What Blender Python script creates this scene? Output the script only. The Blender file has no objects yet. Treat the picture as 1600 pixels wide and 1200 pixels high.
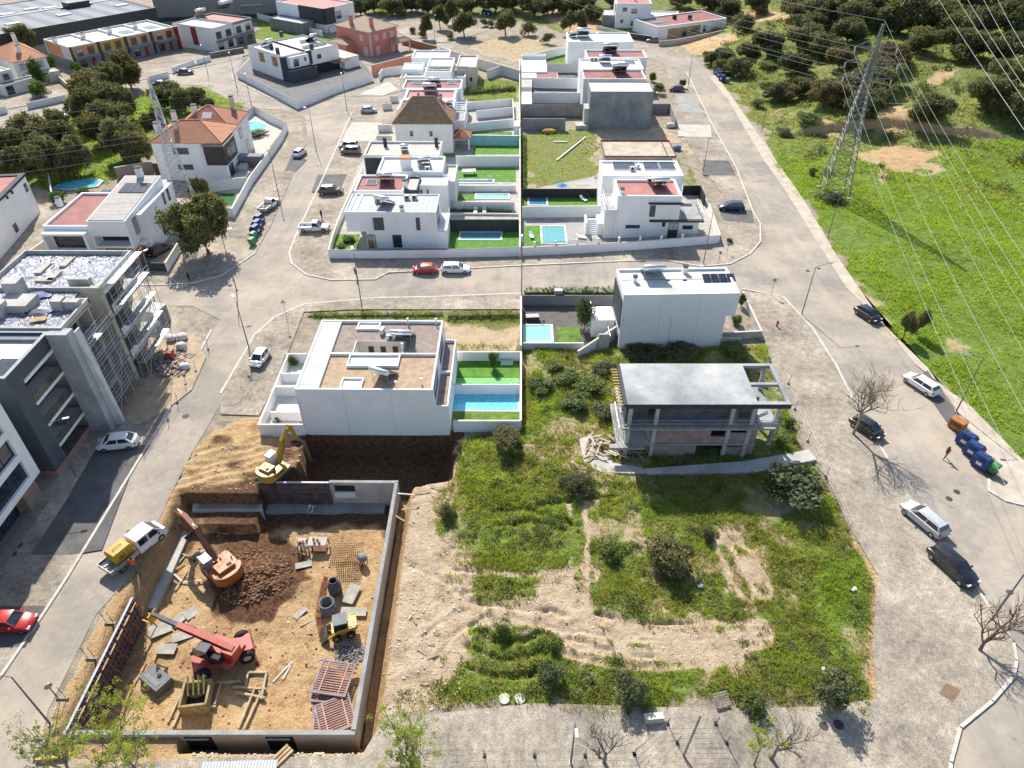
import bpy, bmesh, math, random
import numpy as np
from mathutils import Vector, Matrix
from mathutils.geometry import tessellate_polygon
R = math.radians
random.seed(7)
SC = bpy.context.scene
COL = SC.collection
# ------------------------------------------------------------ camera, sky, sun, exposure
TH, FPX, CH, YAW = R(38.4), 1111.0, 55.0, R(0.485)
cam_d = bpy.data.cameras.new('camera'); cam = bpy.data.objects.new('camera', cam_d); COL.objects.link(cam)
cam.location = (0, 0, CH); cam.rotation_euler = (math.pi/2-TH, 0, YAW)
cam_d.sensor_width = 36; cam_d.lens = FPX/1600*36; cam_d.clip_end = 4000; cam_d.clip_start = 0.5
SC.camera = cam
SUN_EL, SUN_AZ = R(42.5), R(-19.2)      # azimuth from +Y towards +X
w = bpy.data.worlds.new('World'); SC.world = w; w.use_nodes = True
nt = w.node_tree; bg = nt.nodes['Background']
sky = nt.nodes.new('ShaderNodeTexSky'); sky.sky_type = 'NISHITA'; sky.sun_disc = False
sky.sun_elevation = SUN_EL; sky.sun_rotation = SUN_AZ
nt.links.new(sky.outputs[0], bg.inputs[0]); bg.inputs[1].default_value = 0.13
sd = bpy.data.lights.new('sun', 'SUN'); sd.energy = 5.0; sd.angle = R(0.55); sd.color = (1, 0.95, 0.87)
sun = bpy.data.objects.new('sun', sd); COL.objects.link(sun)
sv = Vector((math.sin(SUN_AZ)*math.cos(SUN_EL), math.cos(SUN_AZ)*math.cos(SUN_EL), math.sin(SUN_EL)))
sun.rotation_euler = sv.to_track_quat('Z', 'Y').to_euler()
SC.view_settings.view_transform = 'Standard'; SC.view_settings.look = 'None'
SC.view_settings.exposure = 0.52; SC.view_settings.gamma = 1
# ------------------------------------------------------------ surveying: photo pixel + height -> ground plan
def G(px, py, z=0.):
    u = px-800; v = 600-py; c, s = math.cos(TH), math.sin(TH)
    dx = u; dy = FPX*c+v*s; dz = -FPX*s+v*c
    X = dx*math.cos(YAW)-dy*math.sin(YAW); Y = dx*math.sin(YAW)+dy*math.cos(YAW)
    t = (z-CH)/dz
    return (X*t, Y*t)
def sst(a, b, x):
    t = np.clip((x-a)/(b-a), 0, 1); return t*t*(3-2*t)
# ------------------------------------------------------------ mesh collecting
class MB:
    def __init__(s): s.v = []; s.f = []; s.m = []
    def _add(s, vs, fs, mi=0):
        b = len(s.v); s.v += [tuple(v) for v in vs]
        for f in fs: s.f.append([b+i for i in f]); s.m.append(mi)
        return s
    def box(s, x0, x1, y0, y1, z0, z1, mi=0):
        return s._add([(x0,y0,z0),(x1,y0,z0),(x1,y1,z0),(x0,y1,z0),(x0,y0,z1),(x1,y0,z1),(x1,y1,z1),(x0,y1,z1)],
            [(0,3,2,1),(4,5,6,7),(0,1,5,4),(1,2,6,5),(2,3,7,6),(3,0,4,7)], mi)
    def cbox(s, c, d, rz=0, mi=0, rx=0, ry=0):   # centre, full size, rotation
        m = Matrix.Rotation(rz,3,'Z')@Matrix.Rotation(ry,3,'Y')@Matrix.Rotation(rx,3,'X')
        c = Vector(c); v = [c+m@Vector((sx*d[0]/2, sy*d[1]/2, sz*d[2]/2)) for sz in (-1,1) for sx,sy in ((-1,-1),(1,-1),(1,1),(-1,1))]
        return s._add(v, [(0,3,2,1),(4,5,6,7),(0,1,5,4),(1,2,6,5),(2,3,7,6),(3,0,4,7)], mi)
    def frus(s, b, t, mi=0):  # two equal length rings, bottom and top
        n = len(b)
        return s._add(list(b)+list(t), [tuple(range(n))[::-1], tuple(range(n,2*n))]+[(i,(i+1)%n,n+(i+1)%n,n+i) for i in range(n)], mi)
    def prism(s, poly, z0, z1, mi=0):
        if sum(poly[i-1][0]*poly[i][1]-poly[i][0]*poly[i-1][1] for i in range(len(poly))) < 0: poly = poly[::-1]
        n = len(poly); tris = tessellate_polygon([[Vector((p[0],p[1],0)) for p in poly]])
        vs = [(p[0],p[1],z0) for p in poly]+[(p[0],p[1],z1) for p in poly]
        fs = [(i,(i+1)%n,n+(i+1)%n,n+i) for i in range(n)]
        for t in tris:
            a,b,c = [poly[i] for i in t]
            if (b[0]-a[0])*(c[1]-a[1])-(b[1]-a[1])*(c[0]-a[0]) < 0: t = (t[0],t[2],t[1])
            fs.append(tuple(n+i for i in t))
            if z1-z0 > .3: fs.append((t[2],t[1],t[0]))
        return s._add(vs, fs, mi)
    def quad(s, a, b, c, d, mi=0): return s._add([a,b,c,d], [(0,1,2,3)], mi)
    def tube(s, pts, r, n=6, mi=0):
        pts = [Vector(p) for p in pts]; rs = r if isinstance(r,(list,tuple)) else [r]*len(pts)
        vs = []; fs = []
        for i,p in enumerate(pts):
            d = (pts[min(i+1,len(pts)-1)]-pts[max(i-1,0)])
            if d.length < 1e-6: d = Vector((0,0,1))
            d.normalize(); a = d.cross(Vector((0,0,1)) if abs(d.z) < .9 else Vector((1,0,0))).normalized(); b = d.cross(a)
            for k in range(n):
                q = 2*math.pi*k/n; vs.append(p+(a*math.cos(q)+b*math.sin(q))*rs[i])
        for i in range(len(pts)-1):
            for k in range(n): fs.append((i*n+k, (i+1)*n+k, (i+1)*n+(k+1)%n, i*n+(k+1)%n))
        fs.append(tuple(range(n))); fs.append(tuple((len(pts)-1)*n+k for k in range(n))[::-1])
        return s._add(vs, fs, mi)
    def lathe(s, prof, n=16, c=(0,0,0), mi=0, axis='Z'):
        vs = []; fs = []
        for (r,z) in prof:
            for k in range(n):
                q = 2*math.pi*k/n; x,y,zz = r*math.cos(q), r*math.sin(q), z
                if axis == 'Y': x,y,zz = x,zz,y
                if axis == 'X': x,y,zz = zz,x,y
                vs.append((c[0]+x,c[1]+y,c[2]+zz))
        for i in range(len(prof)-1):
            for k in range(n): fs.append((i*n+k, i*n+(k+1)%n, (i+1)*n+(k+1)%n, (i+1)*n+k))
        return s._add(vs, fs, mi)
    def blob(s, c, r, mi=0, seed=0, n=2, k=.25):
        bm = bmesh.new(); bmesh.ops.create_icosphere(bm, subdivisions=n, radius=1); rnd = random.Random(seed)
        vs = [(c[0]+v.co.x*r[0]*(1+rnd.uniform(-k,k)), c[1]+v.co.y*r[1]*(1+rnd.uniform(-k,k)), c[2]+v.co.z*r[2]*(1+rnd.uniform(-k,k))) for v in bm.verts]
        fs = [[v.index for v in f.verts] for f in bm.faces]; bm.free(); return s._add(vs, fs, mi)
    def mesh(s, name, mats, smooth=False):
        me = bpy.data.meshes.new(name); me.from_pydata(s.v, [], s.f)
        mats = mats if isinstance(mats,(list,tuple)) else [mats]
        for m in mats: me.materials.append(m)
        if len(mats) > 1: me.polygons.foreach_set('material_index', s.m)
        if smooth: me.polygons.foreach_set('use_smooth', [True]*len(s.f))
        me.update(); return me
    def build(s, name, mats, parent=None, smooth=False, fix=True):
        me = s.mesh(name, mats, smooth)
        if fix:
            bm = bmesh.new(); bm.from_mesh(me); bmesh.ops.recalc_face_normals(bm, faces=bm.faces); bm.to_mesh(me); bm.free()
        o = bpy.data.objects.new(name, me); COL.objects.link(o)
        if parent: o.parent = parent
        return o
def tag(o, label=None, cat=None, group=None, kind=None):
    if label: o['label'] = label
    if cat: o['category'] = cat
    if group: o['group'] = group
    if kind: o['kind'] = kind
    return o
def root(name, label, cat, loc=(0,0,0), rz=0, group=None):
    o = bpy.data.objects.new(name, None); COL.objects.link(o); o.location = loc; o.rotation_euler = (0,0,rz)
    o.empty_display_size = .2
    return tag(o, label, cat, group)
def copy_tree(o, parent=None, kids=None):
    if kids is None:
        kids = {}
        for q in COL.objects:
            if q.parent: kids.setdefault(q.parent.name, []).append(q)
    c = o.copy(); COL.objects.link(c); c.parent = parent
    for ch in kids.get(o.name, []): copy_tree(ch, c, kids)
    return c
def struct(name, mb, m, smooth=False): return tag(mb.build(name, m, None, smooth), kind='structure')
# ------------------------------------------------------------ materials
def L(nt, a, b): nt.links.new(a, b)
MATS = {}
def newmat(name):
    m = bpy.data.materials.new(name); m.use_nodes = True; nt = m.node_tree
    b = nt.nodes['Principled BSDF']; MATS[name] = m; return m, nt, b
def nd(nt, t, **k):
    n = nt.nodes.new('ShaderNode'+t)
    for a, v in k.items():
        if a.startswith('i_'): n.inputs[int(a[2:]) if a[2:].isdigit() else a[2:]].default_value = v
        else: setattr(n, a, v)
    return n
def ramp(nt, fac, stops):
    r = nt.nodes.new('ShaderNodeValToRGB'); e = r.color_ramp.elements
    while len(e) < len(stops): e.new(.5)
    for i,(p,c) in enumerate(stops):
        e[i].position = p; e[i].color = (*c,1) if len(c) == 3 else c
    L(nt, fac, r.inputs[0]); return r
def noise(nt, pos, scale, detail=4, rough=.6, dist=0):
    n = nd(nt, 'TexNoise'); n.inputs['Scale'].default_value = scale; n.inputs['Detail'].default_value = detail
    n.inputs['Roughness'].default_value = rough; n.inputs['Distortion'].default_value = dist; L(nt, pos, n.inputs['Vector']); return n
def mixc(nt, f, a, b, mode='MIX'):
    m = nt.nodes.new('ShaderNodeMix'); m.data_type = 'RGBA'; m.blend_type = mode
    for s, v in ((0,f),(6,a),(7,b)):
        if isinstance(v, bpy.types.NodeSocket): L(nt, v, m.inputs[s])
        elif isinstance(v,(int,float)): m.inputs[s].default_value = v if s == 0 else (v,v,v,1)
        else: m.inputs[s].default_value = (*v,1)
    return m.outputs[2]
def mth(nt, op, a, b=0, clamp=False):
    m = nt.nodes.new('ShaderNodeMath'); m.operation = op; m.use_clamp = clamp
    for i,v in ((0,a),(1,b)):
        if isinstance(v, bpy.types.NodeSocket): L(nt, v, m.inputs[i])
        else: m.inputs[i].default_value = v
    return m.outputs[0]
def posn(nt, kind='world'):
    if kind == 'world': return nd(nt,'NewGeometry').outputs['Position']
    return nd(nt,'TexCoord').outputs['Object']
def bump(nt, b, h, strength=.5, dist=.05):
    n = nd(nt,'Bump'); n.inputs['Strength'].default_value = strength; n.inputs['Distance'].default_value = dist
    L(nt, h, n.inputs['Height']); L(nt, n.outputs[0], b.inputs['Normal'])
def M(name, c, var=.12, scale=.8, rough=.8, metal=0, bmp=0, bscale=8, c2=None, stain=0, kind='world', spec=.3):
    """general worn surface: base colour, blotches, fine grain and optional streaky stains"""
    if name in MATS: return MATS[name]
    m, nt, b = newmat(name); P = posn(nt, kind)
    n = noise(nt, P, scale, 6); n2 = noise(nt, P, scale*9, 3)
    lo = tuple(max(0,x*(1-var*1.6)) for x in c); hi = tuple(min(1,x*(1+var)) for x in (c2 or c))
    if c2: lo = tuple(x*(1-var) for x in c)
    r = ramp(nt, n.outputs[0], [(.33,lo),(.67,hi)])
    col = mixc(nt, .5*min(1,var*4), r.outputs[0], n2.outputs[0], 'SOFT_LIGHT') if var else r.outputs[0]
    if stain:
        mp = nd(nt,'Mapping'); mp.inputs['Scale'].default_value = (1.3,1.3,.18); L(nt,P,mp.inputs[0])
        s = noise(nt, mp.outputs[0], 1.1, 5, .7)
        f = ramp(nt, s.outputs[0], [(.5,(0,0,0)),(.75,(stain,)*3)])
        col = mixc(nt, f.outputs[0], col, tuple(x*.45 for x in c))
    L(nt, col, b.inputs['Base Color'])
    b.inputs['Roughness'].default_value = rough; b.inputs['Metallic'].default_value = metal
    b.inputs['Specular IOR Level'].default_value = spec
    if bmp: bump(nt, b, noise(nt, P, bscale, 5, .7).outputs[0], bmp, .04)
    return m
def Mtile(name, c, c2, axis='X', w=.28, rows=.38):
    m, nt, b = newmat(name); P = posn(nt,'obj')
    sp = nd(nt,'SeparateXYZ'); L(nt,P,sp.inputs[0]); a, o_ = (0,1) if axis == 'X' else (1,0)
    wv = mth(nt,'ABSOLUTE', mth(nt,'SINE', mth(nt,'MULTIPLY', sp.outputs[a], math.pi/w)))
    rw = mth(nt,'FRACT', mth(nt,'MULTIPLY', sp.outputs[o_], 1/rows))
    n = noise(nt, P, 1.2, 5, .7); n3 = noise(nt,P,9,2)
    col = mixc(nt, ramp(nt,n.outputs[0],[(.35,(0,0,0)),(.65,(1,1,1))]).outputs[0], c, c2)
    col = mixc(nt, .8, col, n3.outputs[0], 'SOFT_LIGHT')
    col = mixc(nt, ramp(nt, wv, [(0,(1,1,1)),(.35,(0,0,0))]).outputs[0], col, tuple(x*.35 for x in c))
    L(nt,col,b.inputs['Base Color']); b.inputs['Roughness'].default_value = .8
    bump(nt,b,mth(nt,'ADD',wv,mth(nt,'MULTIPLY',rw,.6)),.9,.07); return m
def Mfoliage(name, dark, light, ns=.45, trans=.25):
    m, nt, b = newmat(name); P = posn(nt)
    n = noise(nt,P,ns,4,.6); n2 = noise(nt,P,5,2)
    oi = nd(nt,'ObjectInfo'); f = mth(nt,'ADD', mth(nt,'ADD', mth(nt,'MULTIPLY',n.outputs[0],.75), mth(nt,'MULTIPLY',n2.outputs[0],.35)), mth(nt,'MULTIPLY',mth(nt,'SUBTRACT',oi.outputs['Random'],.5),.16))
    r = ramp(nt,f,[(.38,dark),(.55,tuple((a+b_)/2 for a,b_ in zip(dark,light))),(.72,light)])
    r2 = mixc(nt,mth(nt,'MULTIPLY',oi.outputs['Random'],.35),r.outputs[0],tuple(min(1,(l_+d_)*.5*k_) for l_,d_,k_ in zip(light,dark,(1.35,1.0,.8))))
    L(nt,r2,b.inputs['Base Color']); b.inputs['Roughness'].default_value = .6; b.inputs['Specular IOR Level'].default_value = .25
    tr = nd(nt,'BsdfTranslucent'); L(nt,mixc(nt,1.,r2,(1.3,1.4,.6),'MULTIPLY'),tr.inputs[0])
    mx = nd(nt,'MixShader'); mx.inputs[0].default_value = trans
    L(nt,b.outputs[0],mx.inputs[1]); L(nt,tr.outputs[0],mx.inputs[2]); L(nt,mx.outputs[0],nt.nodes['Material Output'].inputs[0]); return m
def Mmuddy(name, c, rough=.4):
    m, nt, b = newmat(name); P = posn(nt,'obj'); n = noise(nt,P,1.3,7,.75); n2 = noise(nt,P,7,4,.7)
    f = ramp(nt,mth(nt,'ADD',mth(nt,'MULTIPLY',n.outputs[0],.65),mth(nt,'MULTIPLY',n2.outputs[0],.35)),[(.47,(0,0,0)),(.62,(.8,.8,.8))])
    L(nt,mixc(nt,f.outputs[0],c,(.26,.17,.10)),b.inputs['Base Color']); L(nt,ramp(nt,f.outputs[0],[(0,(rough,)*3),(1,(.9,)*3)]).outputs[0],b.inputs['Roughness']); bump(nt,b,n2.outputs[0],.3,.02); return m
def Mbrick(name, c1, c2, mort, bw=.4, bh=.2, kind='world'):
    m, nt, b = newmat(name); P = posn(nt,kind)
    mp = nd(nt,'Mapping'); mp.inputs['Rotation'].default_value = (R(90),0,0); L(nt,P,mp.inputs[0])
    t = nd(nt,'TexBrick'); t.inputs['Scale'].default_value = 1; t.inputs['Brick Width'].default_value = bw; t.inputs['Row Height'].default_value = bh
    t.inputs['Mortar Size'].default_value = .018
    for i,cc in ((1,c1),(2,c2),(3,mort)): t.inputs[i].default_value = (*cc,1)
    L(nt,mp.outputs[0],t.inputs[0]); n = noise(nt,P,1.1,5)
    L(nt,mixc(nt,.7,t.outputs[0],n.outputs[0],'SOFT_LIGHT'),b.inputs['Base Color']); b.inputs['Roughness'].default_value = .9
    bump(nt,b,t.outputs[1],-.6,.02); return m
def Mstripe(name, c1, c2, step, axis=0, duty=.5, rough=.5, metal=0, kind='obj', bs=.8, bd=.04):
    """ribbed sheet: real ribs as bump, slightly different colour in the grooves"""
    m, nt, b = newmat(name); P = posn(nt,kind); sp = nd(nt,'SeparateXYZ'); L(nt,P,sp.inputs[0])
    f = mth(nt,'FRACT', mth(nt,'MULTIPLY',sp.outputs[axis],1/step)); g = ramp(nt,f,[(0,(0,0,0)),(duty*.8,(0,0,0)),(duty,(1,1,1)),(.98,(1,1,1))])
    n = noise(nt,P,1.5,4)
    L(nt,mixc(nt,.5,mixc(nt,g.outputs[0],c1,c2),n.outputs[0],'SOFT_LIGHT'),b.inputs['Base Color'])
    b.inputs['Roughness'].default_value = rough; b.inputs['Metallic'].default_value = metal
    bump(nt,b,g.outputs[0],bs,bd); return m
def Mglass(name, c=(.02,.03,.04), rough=.08):
    m, nt, b = newmat(name); n = noise(nt,posn(nt),1.3,3)
    L(nt,ramp(nt,n.outputs[0],[(.35,tuple(x*.6 for x in c)),(.7,tuple(x*2.2 for x in c))]).outputs[0],b.inputs['Base Color'])
    b.inputs['Roughness'].default_value = rough; b.inputs['Specular IOR Level'].default_value = .8; return m
def Mwater(name, c, c2):
    m, nt, b = newmat(name); P = posn(nt); v = nd(nt,'TexVoronoi'); v.feature = 'DISTANCE_TO_EDGE'; v.inputs['Scale'].default_value = 1.6
    d = noise(nt,P,1.2,3); L(nt,mixc(nt,.35,P,d.outputs[1]),v.inputs['Vector'])
    f = ramp(nt,v.outputs[0],[(0,(1,1,1)),(.12,(0,0,0))])
    L(nt,mixc(nt,mth(nt,'MULTIPLY',f.outputs[0],.35),c,c2),b.inputs['Base Color']); b.inputs['Roughness'].default_value = .05; b.inputs['IOR'].default_value = 1.33
    bump(nt,b,noise(nt,P,3,3).outputs[0],.25,.05); return m
def Mpaint(name, c, rough=.25):
    if name in MATS: return MATS[name]
    m, nt, b = newmat(name); n = noise(nt,posn(nt,'obj'),2.5,5,.7)
    L(nt,ramp(nt,n.outputs[0],[(.3,tuple(x*.85 for x in c)),(.7,tuple(min(1,x*1.08) for x in c))]).outputs[0],b.inputs['Base Color'])
    L(nt,ramp(nt,n.outputs[0],[(.3,(rough,)*3),(.75,(rough+.25,)*3)]).outputs[0],b.inputs['Roughness'])
    b.inputs['Coat Weight'].default_value = .6; b.inputs['Coat Roughness'].default_value = .12; return m
white = M('white_render', (.83,.83,.82), .04, .35, .85, stain=.13, bmp=.15, bscale=20)
white2 = M('old_white_render', (.72,.71,.68), .06, .4, .85, stain=.25, bmp=.2, bscale=18)
cream = M('cream_render', (.62,.55,.45), .07, .5, .85, stain=.2)
dgrey = M('dark_grey_render', (.055,.06,.07), .15, .5, .75, stain=.1)
mgrey = M('mid_grey_render', (.22,.23,.24), .1, .5, .8, stain=.15)
lgrey = M('light_grey_roof', (.45,.46,.45), .08, .5, .85, stain=0, bmp=.2, bscale=6)
lgrey2 = M('pale_roof_membrane', (.60,.61,.57), .06, .6, .8, bmp=.15)
beige_roof = M('beige_roof_screed', (.50,.47,.41), .08, .5, .85)
redroof = M('red_roof_coating', (.30,.115,.10), .14, .5, .75, bmp=.2, bscale=12)
redroof2 = M('pinkish_roof_coating', (.42,.17,.15), .12, .5, .75, bmp=.2, bscale=12)
concrete = M('raw_concrete', (.33,.32,.30), .16, .5, .9, bmp=.35, bscale=7, stain=.3)
concrete2 = M('pale_concrete', (.47,.45,.41), .12, .6, .9, bmp=.3, bscale=7, stain=.25)
concrete3 = M('grey_slab_concrete', (.25,.265,.27), .16, .2, .85, bmp=.3, bscale=5, c2=(.40,.40,.385))
gravel_tan = M('tan_roof_gravel', (.38,.27,.175), .1, 1.5, .95, bmp=1, bscale=26, c2=(.44,.33,.22))
gravel_brown = M('brown_roof_gravel', (.27,.215,.18), .1, 1.5, .95, bmp=1, bscale=26, c2=(.32,.26,.22))
metalm = M('galvanised_steel', (.42,.43,.44), .12, 1.5, .45, .7, kind='obj')
darkmetal = M('dark_metal', (.06,.06,.065), .15, 1.5, .5, .5, kind='obj')
alu = M('bright_tank_metal', (.75,.76,.77), .05, 2, .25, .8, kind='obj')
blackm = M('black_plastic', (.02,.02,.022), .2, 2, .6)
rust = M('rusty_steel', (.22,.085,.04), .3, 3, .85)
wood = M('formwork_timber', (.42,.30,.16), .25, 1.5, .85, kind='obj')
woodgrey = M('weathered_timber', (.40,.34,.27), .25, 1.5, .9, kind='obj')
woodwarm = M('warm_wood_cladding', (.36,.20,.09), .2, 1.2, .6)
tyre = M('tyre_rubber', (.025,.025,.027), .2, 3, .85, kind='obj')
rim = M('wheel_rim', (.35,.35,.36), .1, 3, .35, .8, kind='obj')
glass = Mglass('window_glass'); shutter = M('grey_shutter', (.10,.105,.11), .12, 2, .6)
carglass = Mglass('car_glass', (.015,.02,.025), .05)
solar = Mglass('solar_panel_glass', (.012,.016,.03), .12)
blind = M('light_blind', (.45,.44,.42), .08, 2, .7)
tile_o = Mtile('orange_clay_tiles', (.42,.17,.08), (.52,.25,.12))
tile_b = Mtile('brown_clay_tiles', (.26,.16,.09), (.36,.24,.14))
tile_r = Mtile('rosy_clay_tiles', (.36,.13,.075), (.45,.19,.11))
tile_p = Mtile('pale_clay_tiles', (.42,.28,.17), (.52,.38,.26))
ptrim = M('stone_trim', (.62,.58,.50), .06, 1, .8)
pink = M('salmon_pink_render', (.55,.21,.17), .08, .4, .85, stain=.15)
orange = M('apricot_render', (.62,.32,.16), .07, .4, .85)
yellow = M('ochre_yellow_render', (.60,.33,.05), .07, .4, .85)
redp = M('brick_red_panel', (.25,.035,.03), .1, .6, .7)
teal = M('teal_garden_wall_paint', (.22,.50,.50), .08, .6, .8)
turf = M('artificial_turf', (.10,.24,.03), .18, 1.2, .9, bmp=.6, bscale=40)
lawnm = M('mown_lawn', (.13,.22,.035), .28, .9, .95, bmp=.8, bscale=30)
paving = M('yard_paving', (.40,.37,.33), .12, .8, .85, bmp=.3, bscale=9)
darkpave = M('dark_yard_paving', (.16,.155,.15), .15, .8, .85, bmp=.3, bscale=9)
water_t = Mwater('turquoise_pool_water', (.10,.48,.55), (.40,.75,.78))
water_b = Mwater('deep_blue_pool_water', (.05,.19,.30), (.2,.42,.5))
water_g = Mwater('teal_pool_water', (.12,.36,.38), (.3,.55,.55))
water_m = Mwater('pale_green_pool_water', (.25,.62,.50), (.5,.8,.7))
water_s = Mwater('bright_blue_pool_water', (.14,.60,.80), (.5,.9,1))
poolrim = M('pool_coping_stone', (.68,.66,.62), .06, 2, .7)
# ------------------------------------------------------------ terrain
def PX(*a, z=0): return [G(p[0],p[1],z) for p in a]
def inpoly(x, y, poly):
    ins = np.zeros(x.shape, bool); n = len(poly)
    for i in range(n):
        x1,y1 = poly[i-1]; x2,y2 = poly[i]
        if y1 == y2: continue
        c = ((y1 > y) != (y2 > y)) & (x < (x2-x1)*(y-y1)/(y2-y1)+x1); ins ^= c
    return ins
def dline(x, y, pts):
    d = np.full(x.shape, 1e9)
    for (x1,y1),(x2,y2) in zip(pts[:-1], pts[1:]):
        l2 = (x2-x1)**2+(y2-y1)**2+1e-9; t = np.clip(((x-x1)*(x2-x1)+(y-y1)*(y2-y1))/l2,0,1)
        d = np.minimum(d, np.hypot(x-x1-t*(x2-x1), y-y1-t*(y2-y1)))
    return d
FLOOR = -3.0
PIT = [G(288,768,.4), G(622,755,.4), G(556,1141,.4), G(100,1141,.4)]   # inner line of the site walls
PITP = [PIT[0], G(403,768,.4), G(403,752,.4), PIT[1], PIT[2], PIT[3]]
NPIT = PX((478,679),(714,679),(712,722),(705,752),(640,762),(430,762),(470,720))
def vnoise(x, y, s, seed=0):
    """smooth value noise"""
    r = np.random.RandomState(seed); T = r.rand(64,64); x = x/s; y = y/s
    xi = np.floor(x).astype(int); yi = np.floor(y).astype(int); fx = x-xi; fy = y-yi; fx = fx*fx*(3-2*fx); fy = fy*fy*(3-2*fy)
    a = T[xi%64, yi%64]; b = T[(xi+1)%64, yi%64]; c = T[xi%64,(yi+1)%64]; d = T[(xi+1)%64,(yi+1)%64]
    return (a*(1-fx)+b*fx)*(1-fy)+(c*(1-fx)+d*fx)*fy
def hill(x, y):
    edge = np.interp(y, [100,128,165,205,235,262,300,400], [66,64,61,54,47,58,50,40])
    h = 8.5*sst(0,55,x-edge)*sst(122,190,y) + 5.0*sst(240,330,y)*sst(-40,60,x)
    h = h + sst(4,14,x-edge)*sst(122,150,y)*(vnoise(x,y,9,3)-.5)*1.6
    h = h + 6*sst(330,600,y)
    c = np.hypot((x-66)/13,(y-152)/6.0); return h
GX = None
def scarp(x, y):   # the little orange cliff behind the pylon
    cx = np.interp(x, [60,70,82,92,100], [158,161,160,154,150])
    return 1.6*sst(58,66,x)*(1-sst(96,106,x))*sst(-.6,.9,y-cx)*(1-sst(8,20,y-cx))
LOT = PX((716,690),(800,672),(815,540),(1195,535),(1250,700),(1290,745),(1330,830),(1368,900),(1360,1010),(1365,1090),(1290,1105),(1130,1108),(830,1100),(600,1118),(560,1160),(590,1000),(625,770),(700,755))
RUTS = [([(640,800),(670,850),(720,880),(800,885)],.3),([(735,935),(800,925),(870,940),(905,970),(960,1000)],.3),([(905,1000),(960,1012),(1060,1020),(1160,1008)],.3),([(690,1040),(720,1000),(760,975)],.3),([(640,870),(700,900),(790,912),(880,905),(920,900)],.5),([(625,835),(690,890),(740,930),(830,945),(900,940)],.45),([(676,1000),(720,965),(800,955),(880,972),(960,985),(1080,990),(1190,985)],.35),
  ([(860,965),(930,1000),(1010,1015),(1100,1010),(1190,998)],.3),([(890,1010),(960,1030),(1050,1033),(1150,1022)],.3),([(900,790),(906,840),(903,900),(905,940)],.35),([(1140,840),(1170,880),(1190,925)],.3),([(1130,855),(1150,900),(1165,925)],.3)]
ARCS = [([(745,985),(775,1002),(820,1000),(842,990)],.3),([(733,1012),(775,1030),(825,1026),(852,1015)],.3),([(722,1040),(775,1058),(830,1052),(860,1040)],.3),([(770,800),(815,795),(860,805),(905,822)],.35),([(780,822),(830,815),(880,828)],.3),([(840,790),(900,780),(960,778)],.3),([(930,960),(1000,975),(1080,975)],.25)]
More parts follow.
